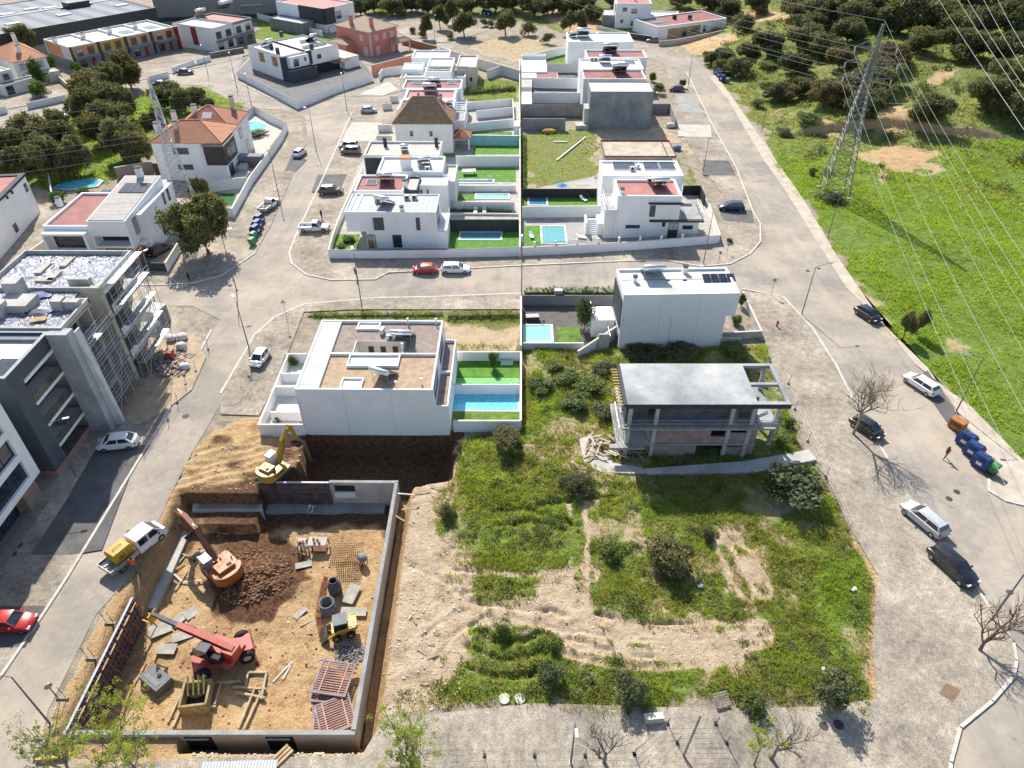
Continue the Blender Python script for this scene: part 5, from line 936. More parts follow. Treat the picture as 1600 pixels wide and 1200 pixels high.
Rw=House('terraced_block','row of four terraced houses with apricot and yellow upper facades','terraced houses',FRM((107,74),(272,42),(72,60),6.0)); w,d=Rw.w,Rw.d; u=w/4
for i in range(4):
    Rw.body(i*u+(.002 if i else 0),(i+1)*u,0,d,0,6.0,white2 if i else white2,beige_roof if i < 2 else lgrey2,.45,.3,trim=ptrim if i > 1 else None)
    Rw.panel('coloured_facade','F',0,i*u+.5,(i+1)*u-.5,3.2,5.8,[orange,yellow,orange,orange][i],.12); Rw.panel('dark_party_band','F',0,i*u-.3 if i else 0,i*u+.5,0,6.05,dgrey,.35); Rw.panel('stone_ground_floor','F',0,i*u+.5,(i+1)*u-.5,0,2.7,mgrey,.1)
    for k in (.2,.6): Rw.win('F',-.12,i*u+u*k,i*u+u*(k+.22),3.3,5.3)
    Rw.win('F',-.1,i*u+u*.2,i*u+u*.42,.3,2.3); Rw.door('F',-.1,i*u+u*.62,i*u+u*.75,.1,2.4,redp); Rw.part('balcony',MB().box(i*u+.6,(i+1)*u-.6,-1.4,-.13,2.75,3.0),mgrey); Rw.railing([(i*u+.6,-1.35),((i+1)*u-.6,-1.35)],3.0,.9)
    Rw.chimney(i*u+.3,d*.55,5.6,7.4,1.0); 
    if i > 1: Rw.skylight(i*u+u*.3,i*u+u*.7,d*.3,d*.55,rtop(6.0,.45))
Rw.panel('apricot_end_wall','L',0,d*.35,d-1,2.6,5.7,orange,.06); Rw.panel('red_end_fin','F',0,w-.35,w+.4,0,6.2,redp,1.2); Rw.panel('brick_end_base','L',0,.5,d-.5,0,2.4,mgrey,.05)
Gh=House('semi_detached_house','pale grey pair of houses with red vertical stripe and glass balconies near the factory','house',FRM((331,45),(393,28),(288,31.5),6.5)); w,d=Gh.w,Gh.d
Gh.body(0,w*.5,0,d,0,6.5,white2,lgrey2,.4,.3,trim=mgrey); Gh.body(w*.5+.002,w,0,d,0,6.6,mgrey,redroof2,.4,.3,trim=mgrey); Gh.panel('red_stripe','L',0,d*.42,d*.56,1.2,6.2,redp); Gh.heater(*Gh.P(313,25,6.5),6.2,.8,1.6); Gh.heater(*Gh.P(352,15,6.5),6.3,.8,1.9,2.4)
for i in (0,1):
    for k in (.12,.6): Gh.win('F',0,w*.5*i+w*.5*k,w*.5*i+w*.5*(k+.25),3.3,5.3); Gh.win('F',0,w*.5*i+w*.5*k,w*.5*i+w*.5*(k+.25),.3,2.4)
Gh.part('balcony',MB().box(.3,w-.1,-1.5,-.003,2.7,2.95),mgrey); Gh.railing([(.3,-1.45),(w-.1,-1.45)],2.95); Gh.panel('white_panel','F',0,w*.5+.3,w-.5,3.1,5.9,white2,.0015+.01)
Pk=House('pink_house','salmon pink two storey house with pale tiled hip roof and white framed windows','house',FRM((576,50),(619,40),(534,36),6.9)); w,d=Pk.w,Pk.d
Pk.body(0,w,0,d,0,6.9,pink); Pk.hip(0,w,0,d,6.9,2.6,TP,.5); wf=M('white_window_frame',(.75,.75,.73),.03,2,.5)
for k in (.18,.48,.75): Pk.win('F',0,w*k,w*k+1.3,4.2,5.7,blind,wf)
for k in (.2,.75): Pk.win('F',0,w*k,w*k+1.3,.1,2.5,blind,wf)
Pk.win('L',0,d*.2,d*.2+1.2,4.1,5.6,blind,wf); Pk.win('L',0,d*.1,d*.1+1.5,.1,2.4,blind,wf); Pk.panel('corner_trim','F',0,0,.4,0,6.9,ptrim,.06); Pk.chimney(w*.3,d*.15,7.2,10,.9,pink); Pk.chimney(w*.12,d*.6,7,10,.9,pink)
Pk.body(w*.72,w+3,-2.6,-.004,2.7,2.9,pink); Pk.hip(w*.72,w+3,-2.6,0,2.9,1,TP,.3); Pk.part('porch_column',MB().box(w+2.6,w+2.9,-2.4,-2.1,0,2.7),ptrim); Pk.body(-3.5,-.004,d*.45,d,0,3.0,pink); Pk.hip(-3.5,0,d*.45,d,3,1,TP,.3)
Wt=House('modern_villa','white modern villa with dark grey cube front at the top, left of the pink house','house',FRM((505,14),(552,3),(462,-5),7.2)); w,d=Wt.w,Wt.d
Wt.body(0,w,0,d,0,7.2,white,redroof2,.4,.3); Wt.panel('dark_cube','F',0,0,w*.3,2.6,7.3,dgrey,.8); Wt.panel('dark_cube_side','L',0,0,d*.5,2.6,7.3,dgrey,.5); Wt.win('F',0,w*.38,w*.55,3.3,5.6); Wt.win('F',0,w*.34,w*.55,.2,2.4); Wt.body(-6,-.6,d*.2,d*.9,0,3.4,mgrey,lgrey,.3,.2,rname='wing_roof'); Wt.railing([(w*.32,-1),(w*.8,-1)],2.8)
Tl=House('tiled_house','cream house with orange tiled hip roof and terrace at the left, below the factory','house',FRM((19,97),(71,88),(-20,80),5.6)); w,d=Tl.w,Tl.d
Tl.body(0,w,0,d,0,5.6,white2); Tl.hip(0,w,0,d,5.6,3,TO,.5); Tl.chimney(w*.65,d*.7,6,10,.9); Tl.chimney(w*.4,d*.2,6,8.8,.9); 
for k in (.15,.7): Tl.win('F',0,w*k,w*k+1.3,3.2,4.8,blind); Tl.win('F',0,w*k,w*k+1.3,.3,2.2)
Tl.body(w*.2,w+1,-4,-.004,0,2.6,cream,beige_roof,.2,.2,rname='terrace')
Te=House('grey_fronted_house','dark fronted house with pale flat roof cut by the left frame edge','house',FRM((-22,117),(16,108),(-45,100),5.2)); w,d=Te.w,Te.d
Te.body(0,w,0,d,0,5.2,white2,lgrey,.3,.3); Te.win('F',0,w*.6,w*.85,3,4.4); Te.body(w*.2,w+4,-3,-.004,0,2.8,white2,dgrey,.3,.2,rname='terrace'); Te.win('F',-3,w*.3,w*.6,.3,2.3)
Fc=House('factory','long grey factory with striped metal roof and dark fascia at the top left','factory',FRM((-60,64),(242,12),(-90,20),7.5)); w,d=Fc.w,Fc.d
stripes=Mstripe('factory_roof_sheeting',(.17,.19,.23),(.26,.265,.27),6,0,.5,.9)
Fc.body(0,w,0,45,0,7.5,M('grey_cladding',(.22,.22,.21),.08,.4,.7),stripes,.25,.6); b=MB().box(-.1,w+.1,-.35,-.003,3.2,7.6).box(w+.003,w+.3,0,45,3.2,7.6); Fc.part('fascia',b,M('black_fascia',(.035,.037,.04),.1,.5,.6))
for a in ((20,37),(78,12),(100,23),(48,14),(190,8),(12,22)): q=Fc.P(a[0],a[1],7.4); Fc.part('roof_light',MB().box(q[0]-2,q[0]+2,q[1]-1.2,q[1]+1.2,7.25,7.6),lgrey2)
q=Fc.P(120,10,7.4); Fc.part('roof_plant',MB().box(q[0]-3.5,q[0]+3.5,q[1]-2.2,q[1]+2.2,7.25,9.0).box(q[0]-5,q[0]+5,q[1]-.5,q[1]+.5,7.251,7.7),darkmetal); Fc.part('ridge_strip',MB().box(0,w,24,25,7.26,7.5),lgrey2)
Fd=House('warehouse','tall plain grey warehouse wall behind the houses at the top','warehouse',(*G(247,34),R(12),48,30)); Fd.body(0,Fd.w,0,30,0,14,M('warehouse_cladding',(.24,.235,.22),.05,.3,.7),lgrey,.3,.4); Fd.part('plinth',MB().box(-.05,Fd.w,-.08,-.003,0,1.2),dgrey)
Fe=House('black_warehouse','black warehouse block between grey warehouse and white modern villa','warehouse',(*G(372,27),R(14),30,30)); Fe.body(0,Fe.w,0,30,0,13,MATS['black_fascia'],mgrey,.3,.4); Fe.part('door_canopy',MB().box(2,9,-3,-.003,4,4.4),beige_roof); Fe.door('F',0,6,8,0,2.6,lgrey)
# top right houses
Ta=House('modern_villa','tall white villa with small dark square windows where the road bends at the top','house',(*G(960,46.5),R(-3),16,12)); w,d=Ta.w,Ta.d
Ta.body(0,w*.72,0,d,0,8,white,redroof2,.4,.3); Ta.body(w*.72+.002,w+6,1,d,0,3.6,white,lgrey2,.4,.3,rname='wing_roof'); Ta.body(-4,-.003,2,d,0,4,mgrey,lgrey,.3,.2,rname='garage_roof')
for q in ((972.5,12,980,18),(986,14,996,21)): Ta.wpx('F',0,q)
for q in ((969,30,974,36),(985,33,992,40)): Ta.wpx('F',0,q)
Ta.win('F',1,w*.8,w*.9,.1,2.6); Ta.win('L',0,2,6,4.5,7); Ta.chimney(w*.4,d*.5,7.5,9.2,.8)
Tb=House('low_villa','low white villa with wine red roof and ochre wall panel beside the orange earth bank','house',FRM((1028,42),(1136,28),(1050,22),4)); w,d=Tb.w,Tb.d
Tb.body(0,w,0,d,0,4,white,redroof,.4,.4); Tb.panel('ochre_panel','F',0,w*.15,w*.62,.1,3,M('ochre_wall',(.36,.27,.16),.08,1,.8),.06); Tb.win('F',-.06,w*.36,w*.42,.1,2.4); Tb.win('F',-.06,w*.48,w*.58,1.2,2.4); Tb.win('F',0,w*.66,w*.7,.2,2.6); Tb.chimney(w*.45,d*.6,3.7,5,1.0,dgrey); Tb.chimney(w*.6,d*.4,3.7,5,1.0,dgrey); Tb.skylight(w*.1,w*.3,d*.4,d*.7,3.65)

for h_,xs_ in ((C_,(.15,)),(W1,(4.2,)),(E1,(.2,)),(CE,(.3,6.5)),(T,(.25,)),(W3,(.2,)),(E2,(.2,)),(Gh,(.2,)),(Pk,(.6,))):
    for x_ in xs_: h_.part('downpipe',MB().tube([(x_,-.07,.1),(x_,-.07,5.4)],.045,6),white2)
for x_ in (5.2,10.4): C_.part('wall_joint',MB().box(x_,x_+.02,-.006,-.002,.1,6.1),mgrey)
for x_ in (4.9,9.8): CE.part('wall_joint',MB().box(x_,x_+.02,-.006,-.002,.1,8.1),mgrey)
# ============================================================ garden walls, yards, lawns, pools
cw=ptrim; W_=lambda lab,pts,h=1.8,m=None,**k: wall(lab,pts,h,m,cap=k.pop('cap',cw),**k)
# western row
yard('yard',513,390,812,150,paving,.13) if 0 else None
struct('yard',MB().prism(PX((516,392),(812,388),(812,160),(720,160),(620,200),(560,260),(532,335)),-.05,.16),paving)
struct('yard',MB().prism(PX((816,387),(1122,370),(1098,292),(1066,290),(1000,262),(816,300)),-.05,.16),paving)
struct('yard',MB().prism(PX((816,185),(905,185),(905,70),(816,92)),-.05,.14),darkpave)
W_('long low white wall with grey top along the cross street below the grey roofed corner house',[(513,391),(600,391),(700,390),(812,386.5)],1.5,white,cap=mgrey)
W_('short stepped white wall left of the grey roofed corner house',[(513,391),(520,366),(531,336),(548,300),(566,262)],1.4,white)
W_('tall narrow white party wall running up the middle between both rows of back gardens',[(812.5,386),(812.5,344),(812.5,300),(812.5,240),(812,150),(812,92)],1.9,white)
W_('charcoal garden wall behind the lowest pool of the western row',[(697,343),(811,343)],2.4,M('charcoal_wall',(.045,.05,.055),.12,.6,.8),cap=None)
W_('stained white garden wall behind two white sun loungers',[(708,315),(804,316)],1.6,white2)
W_('plain white garden wall between pale green pool and lounger terrace',[(700,333),(810,334)],.5,white)
W_('white garden wall just below the narrow dark blue pool',[(708,290),(806,290)],1.3,white)
W_('broad white garden wall above the lawn with ping-pong table',[(712,244),(812,244)],2.2,white)
W_('turquoise painted garden wall above the bright lawn',[(730,211),(812,212)],2.2,teal,cap=white)
W_('slanting white garden wall with young plants in front of it',[(729,193),(803,186)],2.,white)
W_('short white terrace wall beside the garden steps',[(744,173),(801,167.5)],2.,white)
W_('white garden wall at the upper edge, below the green vacant plot',[(725,161),(801,154.5)],1.8,white)
W_('white wall running along the right end of three narrow gardens',[(801,154.5),(803,186)],1.8,white)
for i,(q,lb) in enumerate(((((606,262),(598,280)),'small white front wall beside the dark grey side wall'),(((588,212),(612,212)),'small white front garden wall by the pyramid roofed house, lower one'),(((590,195),(612,195)),'small white front garden wall by the pyramid roofed house, upper one'),(((597,162),(612,161)),'small white front garden wall around a dark shrub'),(((609,150),(622,150)),'square white wall corner left of the pink roof'))): W_(lb,list(q),1.6,white2)
W_('salmon pink boundary wall with white top behind the split level house',[(580,102),(684,76)],2.8,M('coral_wall',(.60,.27,.18),.1,.5,.85,stain=.15))
W_('long grey white wall slanting from the coral wall to the party wall',[(688,74),(812,110)],2.6,M('shade_greyed_white',(.62,.61,.60),.04,.5,.8))  # white wall with its shade mixed into the colour
W_('angular white wall around the small courtyard beside the party wall',[(761,110),(786,102),(811,110)],2.2,white)
W_('curved looking white wall left of the rambling villa',[(592,115),(597,108),(628,103)],2.,white)
W_('rust brown wall of the pink house garden',[(627,58),(682,72)],2.,M('rust_brown_wall',(.33,.15,.09),.1,1,.85))
# eastern row
W_('slanting white wall in front of the dry vacant plot, right of the party wall',[(884,72),(813,89)],2.4,white)
W_('plain pale wall below the small triangular lawn',[(856,100),(906,100)],2.4,white2)
W_('white garden wall with greenish foot below the small red shed roof',[(834,122),(907,123)],2.6,white)
W_('white garden wall just above the raw concrete garden walls',[(832,145),(909,145)],2.6,white)
W_('raw concrete garden wall with brown top left of the concrete shell',[(816,163.5),(917,163)],2.8,concrete,cap=rust)
W_('short raw concrete wall above the orange tarpaulin heap',[(816,185),(884,185)],2.6,concrete,cap=None)
W_('low concrete wall right of the concrete shell',[(1020,162),(1048,162),(1056,184)],2.2,concrete,cap=None)
W_('black garden wall above the lawn with small blue pool',[(816,295),(940,295)],1.9,M('black_wall',(.025,.027,.03),.15,1,.8),cap=None)
W_('white retaining wall between the two pool gardens of the corner houses',[(816,323),(946,321.5)],2.2,white)
W_('black wall and gate box right of the red roofed corner house',[(1068,290),(1095,290),(1102,306)],2.0,MATS['black_wall'],cap=None)
W_('white street wall of the red roofed corner house with square posts and dark railing',[(815,386.5),(900,383),(1000,377),(1125,367)],1.5,white)
for i in range(9): pass
r=root('railing_fence','dark railing in short lengths between white posts on the street wall of the corner house','fence',(*G(835,384.5,1.5),1.5)); ox,oy=G(835,384.5,1.5); pb=MB(); 
pts=[G(835+i*33,384.5-i*(17.0/9.3)-.4*i*0,1.5) for i in range(9)]
for i,(a,c) in enumerate(zip(pts[:-1],pts[1:])):
    fb=MB(); 
    for k in range(3): fb.tube([(a[0]-ox,a[1]-oy,.12+k*.22),(c[0]-ox,c[1]-oy,.12+k*.22)],.03,4)
    fb.build('rail_panel',darkmetal,r); MB().box(a[0]-ox-.16,a[0]-ox+.16,a[1]-oy-.16,a[1]-oy+.16,-.1,.75).build('post',white,r)
W_('white wall with dark gate posts at the right end of the corner villa',[(1125,367),(1113,332),(1108,318)],1.5,white)
b=FA(815,111,855,90,3); h=House('garden_shed','white stepped garden shed right of the party wall with tiny orange hatch','shed',b); h.body(0,h.w,0,h.d,0,2.8,white,lgrey2,.2,.2); h.body(0,h.w,h.d+.003,h.d+1.6,0,3.6,white,lgrey2,.2,.2)
h=House('garden_shed','low shed with half white and half dark red roof','shed',FA(815,121,872,112,2.6)); h.body(0,h.w*.4,0,h.d,0,2.6,white,white2,.1,.1); h.body(h.w*.4+.003,h.w,0,h.d,0,2.5,white,redroof,.1,.1)
for q,lb in (((815,136,831,124),'small grey topped shed against the party wall, upper'),((815,162,831,143),'small white topped shed against the party wall, lower'),((803,197,812,188),'little white service box at the end of the planted garden'),((800,262,811,270),'x')):
    if lb=='x': continue
    h=House('garden_shed',lb,'shed',FA(q[0],q[1],q[2],q[3],2.3)); h.body(0,h.w,0,h.d,0,2.3,white2,concrete2 if 'grey' in lb else white,.1,.1)
def lawn(pts,m=turf,z=.19,name='lawn'): struct(name,MB().prism(PX(*pts,z=z),z-.1,z),m)
lawn([(702,390),(811,388),(811,352),(705,352)]); lawn([(712,284),(806,284),(806,262),(716,262)]); lawn([(715,313),(742,313),(742,303),(717,303)]); lawn([(739,241),(811,241),(811,228),(742,228)]); lawn([(734,212),(800,211),(800,206),(736,206)],lawnm); lawn([(688,245),(711,245),(711,240),(688,240)])
lawn([(817,322),(938,321),(937,306),(817,306)]); lawn([(820,385),(846,384),(844,353),(820,353)]); lawn([(856,99),(884,99),(882,80),(856,88)],lawnm); lawn([(520,388),(560,388),(562,366),(526,366)],lawnm)
struct('terrace_paving',MB().prism(PX((885,383),(914,382),(913,345),(884,345),z=.19),.1,.2),M('warm_grey_deck',(.34,.32,.30),.1,1,.8))
pool('dark teal rectangular pool on the lowest lawn of the western row',FA(719,375,782,364,.1),water_g,z=.16)
pool('mint green rectangular pool between white walls',FA(744,311,794,304.5,.1),water_m,z=.16)
pool('narrow dark blue pool along a white wall below the ping-pong lawn',FA(712,286,770,282,.1),water_b,z=.16)
pool('small deep blue pool at the left end of a long lawn below black wall',FA(827,321,854,308,.1),water_b,z=.16)
pool('teal pool in paved garden right of the party wall beside white stairs',FA(848,381,884,355,.1),water_g,z=.16)
# white outside stairs of the corner villa
r=root('outside_stairs','white outside stairs and landing between teal pool and corner villa','stairs',(*G(914,367,.2),.1)); b=MB(); 
for i in range(8): b.box(.3,2.0,.2+i*.32,.52+i*.32,0,.22+i*.22)
b.box(2.0,3.8,0,3.4,0,2.2); b.build('steps',white,r); MB().box(0,.3,0,3.2,0,2.3).build('side_wall',white,r)
# middle: twin house gardens
W_('white street side wall around the western courtyards of the twin house',[(479,553),(450,553),(404,663.5),(473,663.5)],1.5,white,z0=-.3)
W_('short white wall between the upper two western courtyards',[(440,584),(467,584)],1.4,white); W_('thick white wall in the middle of the western courtyards',[(429.5,604),(462,604)],1.5,white,t=.35); W_('short white wall above the planted strip of the western courtyards',[(422,644),(469,644)],1.4,white)
struct('yard',MB().prism(PX((446,556),(480,556),(468,662),(406,662)),-.05,.12),lgrey2); lawn([(416,662),(468,662),(467,650),(420,650)],M('courtyard_gravel',(.6,.6,.58),.1,3,.9,bmp=.6,bscale=30)); lawn([(446,578),(464,578),(470,560),(452,560)],MATS['courtyard_gravel'])
W_('white garden wall along the north and east of the twin house gardens',[(709,550),(814,550),(813.5,657.5)],1.6,white); W_('white garden wall on the south edge of the twin house garden above the dig',[(708,657.5),(813,657.5)],1.6,white,z0=-.5)
W_('low white wall between the green strip and the bright blue pool',[(707,601),(813,601)],1.6,white)
lawn([(711,589),(811,589),(811,556),(711,556)],turf,.25); lawn([(708,599),(811,599),(811,590),(709,590)],M('bright_green_pool_cover',(.12,.42,.10),.1,2,.6),.4,'pool_cover'); lawn([(706,657),(812,657),(812,642),(704,642)],lawnm,.2)
fp=FA(704,640,810,607,.3); pool('large bright blue pool filling the terrace of the twin house',(fp[0],fp[1],0,fp[3],fp[4]),water_s,z=.12,rim_=.2); MB().box(0,2.2,0,fp[4]*.45,.051,.06)
# CE garden
struct('deck',MB().prism(PX((817,536),(960,536),(968,470),(817,468)),-.05,.14),M('dark_garden_deck',(.12,.105,.095),.15,1,.8))
W_('dark hedge backed wall along the cross street behind the mint pool garden',[(815,462),(965,462)],1.7,mgrey,cap=M('wall_top_grey',(.12,.12,.12),.1,1,.8)); W_('grey white panel wall below the mint coloured pool',[(816,536),(912,536)],1.2,M('grey_white_panels',(.52,.54,.53),.05,1,.7),z0=-.6); W_('slanting white stair wall beside the white box house',[(903,546),(972,517)],[.9,2.6],white2,pz=1.2)
W_('party wall between the weedy plot and the mint pool garden',[(814,463),(814,540)],1.8,concrete2); W_('low wall with green railing right of the white box house',[(1161,456),(1190,517),(1130,520)],1.1,concrete2)
pool('mint coloured square pool with wide steps beside a lawn',FA(821,534,862,509,.2),water_m,z=.15); lawn([(871,534),(908,534),(906,511),(871,511)],lawnm,.2)
# left villas
W_('white garden wall wrapping the turquoise pool by the road junction',[(380,178),(396,166),(420,180),(447,192),(440,207),(418,238)],1.8,white,cap=M('brown_wall_top',(.22,.17,.13),.1,2,.8)); W_('long white street wall with grey gates of the brown panelled villa',[(418,238),(390,276),(362,326),(341,322)],1.8,white); W_('white inner garden wall above the dark green turf',[(321,283),(385,277)],2.2,white); W_('grey garden wall beside entrance of the brown panelled villa',[(372,240),(410,243)],1.8,mgrey)
struct('yard',MB().prism(PX((345,320),(362,324),(388,276),(417,236),(440,207),(444,194),(396,170),(378,180),(375,210),(345,285)),-.05,.14),slabm); lawn([(341,320),(362,321),(371,302),(342,302)],M('dark_green_turf',(.03,.12,.03),.1,2,.9),.18); lawn([(374,262),(398,262),(402,250),(376,250)],lawnm,.18)
r=root('swimming_pool','turquoise kidney shaped pool in the walled corner garden by the junction','pool',(*G(402,199),.16),0,'garden swimming pools'); ox,oy=G(402,199); pp=[(p[0]-ox,p[1]-oy) for p in PX((384,197),(388,192),(402,191),(418,198),(414,203),(400,207),(388,205))]; MB().prism([(x*1.15,y*1.15) for x,y in pp],-.1,.06).build('rim',poolrim,r); MB().prism(pp,0,.1).build('water',water_t,r)
r=root('swimming_pool','turquoise pool half hidden behind the ribbed roof villa','pool',(*G(118,288),.16),0,'garden swimming pools'); ox,oy=G(118,288); pp=[(p[0]-ox,p[1]-oy) for p in PX((84,296),(95,289),(140,280),(158,284),(150,292),(110,297))]; MB().prism([(x*1.12,y*1.12) for x,y in pp],-.1,.06).build('rim',poolrim,r); MB().prism(pp,0,.1).build('water',water_t,r)
pool('bright turquoise pool strip beside the apricot terrace',FA(280,66,292,50,.1),water_t,z=.05)
W_('white wall with dark gate around the driveway of the ribbed roof villa',[(277,380),(258,411)],1.6,white); W_('dark gate closing the driveway of the ribbed roof villa',[(258,411),(218,410)],1.5,dgrey,cap=None,name='driveway_gate',cat='gate'); W_('cream garden wall between the two left villas',[(47,391),(82,367)],1.6,cream)
W_('brown wall behind the ribbed roof villa by the pool',[(178,262),(236,252)],2.2,M('taupe_wall',(.32,.26,.22),.08,1,.8)); W_('white wall beside the half hidden turquoise pool',[(75,270),(80,300)],1.8,mgrey)
W_('white street wall with dark inner face around the split level house',[(370,111),(410,131),(463,158),(525,134),(582,116)],1.9,white,cap=mgrey); struct('yard',MB().prism(PX((371,112),(463,160),(583,118),(560,90),(380,92)),-.05,.14),darkpave)
W_('white wall in front of the cream house at the upper left',[(40,161),(102,148)],1.5,white); W_('white gate post wall at the left frame edge',[(-20,172),(8,166)],1.6,white); W_('yellowish diagonal wall between cream house and terraces',[(84,112),(112,138)],1.4,cream)
W_('white front wall of the terraces near the parked dark blue car',[(232,119),(262,112)],1.5,white); W_('white driveway wall between terraces and the grey pair of houses',[(268,106),(290,98),(305,92)],1.5,white); W_('dark stone wall in front of the grey pair of houses',[(327,83),(380,74)],1.5,darkpave); W_('white wall right of the lawn beside the dark stone wall',[(306,93),(328,87)],1.5,white)
W_('white wall around the yellow green vacant plot at the top',[(401,20),(503,48)],1.8,white); W_('white gate wall left of the pink house',[(515,43),(536,38)],1.6,white); W_('beige wall below the low villa at the top right',[(1030,64),(1056,62),(1153,43)],1.5,M('beige_wall',(.55,.46,.37),.06,1,.8)); W_('dark gate wall in front of the tall villa at the top right',[(984,52),(1028,58)],1.6,dgrey); W_('grey white wall left of the tall villa at the top right',[(932,40),(982,51)],1.4,white2)
# things in gardens
def box_thing(name,label,cat,px,py,dims,m,z=.2,rz=0,group=None,top=None):
    x,y=G(px,py,z); r=root(name,label,cat,(x,y,z),rz,group); w,d,h=dims; MB().box(-w/2,w/2,-d/2,d/2,0,h).build('body',m,r)
    if top: MB().box(-w/2-.05,w/2+.05,-d/2-.05,d/2+.05,h,h+.06).build('lid',top,r)
    return r
x,y=G(733,272,.2); r=root('table_tennis_table','pale table tennis table casting shade on the lawn','table',(x,y,.2),.1); MB().cbox((0,0,.76),(2.7,1.5,.05)).build('tabletop',lgrey2,r)
for a in (-1,1):
    for c in (-.5,.5): MB().box(a-.04,a+.04,c-.04,c+.04,0,.73).build('leg',darkmetal,r)
def lounger(label,px,py,z=.2,rz=0,m=None,n=0):
    x,y=G(px,py,z); r=root('sun_lounger',label,'sun lounger',(x,y,z),rz,'garden sun loungers'); m=m or white; MB().box(-.3,.3,-.9,.3,.28,.34).build('bed',m,r); MB().cbox((0,.55,.5),(.6,.7,.06),rx=R(35)).build('backrest',m,r)
    for a in (-.25,.25):
        for c in (-.8,.25): MB().box(a-.03,a+.03,c-.03,c+.03,0,.28).build('leg',m,r)
lounger('white sun lounger on the gravel terrace, left of two',743,332); lounger('white sun lounger on the gravel terrace, right of two',757,331); lounger('white lounger beside the teal pool on grey paving',907,372,.2,1.3); lounger('white swing-like chair on the lawn right of the small deep blue pool',911,313,.2,.6); lounger('white chair standing on the turf left of the teal pool',830,370,.2,.2)
x,y=G(877,303,.2); r=root('parasol','small bright blue parasol on the lawn by the black wall','parasol',(x,y,.2)); MB().lathe([(0,2.1),(1.0,1.7),(.98,1.66),(0,2.0)],12).build('canopy',M('blue_canopy',(.05,.2,.55),.1,2,.7),r); MB().tube([(0,0,0),(0,0,2.1)],.03,5).build('pole',alu,r)
x,y=G(872,467,.2); r=root('outdoor_kitchen','dark outdoor kitchen with grey counter and metal hood against the garden wall','kitchen',(x,y-1.4,.15)); MB().box(-2,2,0,.8,0,.9).build('counter',mgrey,r); MB().box(-.6,.5,.1,.7,.9,2.2).build('hood',metalm,r); MB().box(-1.95,1.95,-.03,.83,.902,.96).build('worktop',lgrey,r)
box_thing('garden_sofa','dark garden sofa on the deck left of the mint pool garden','sofa',832,500,(1.8,.8,.7),darkmetal,.15,.1,top=M('pale_cushion',(.5,.48,.46),.1,3,.9)); box_thing('barrel','small barrel beside the olive tree steps','barrel',925,505,(.5,.5,.7),M('blue_plastic',(.1,.2,.4),.1,3,.5),.15); 
for q,lb in (((792,568),'white bench cushion on the turf at the end of the twin house garden'),):
    box_thing('garden_bench',lb,'bench',q[0],q[1],(1.6,.8,.4),M('pale_green_cushion',(.45,.62,.5),.05,2,.8),.25)
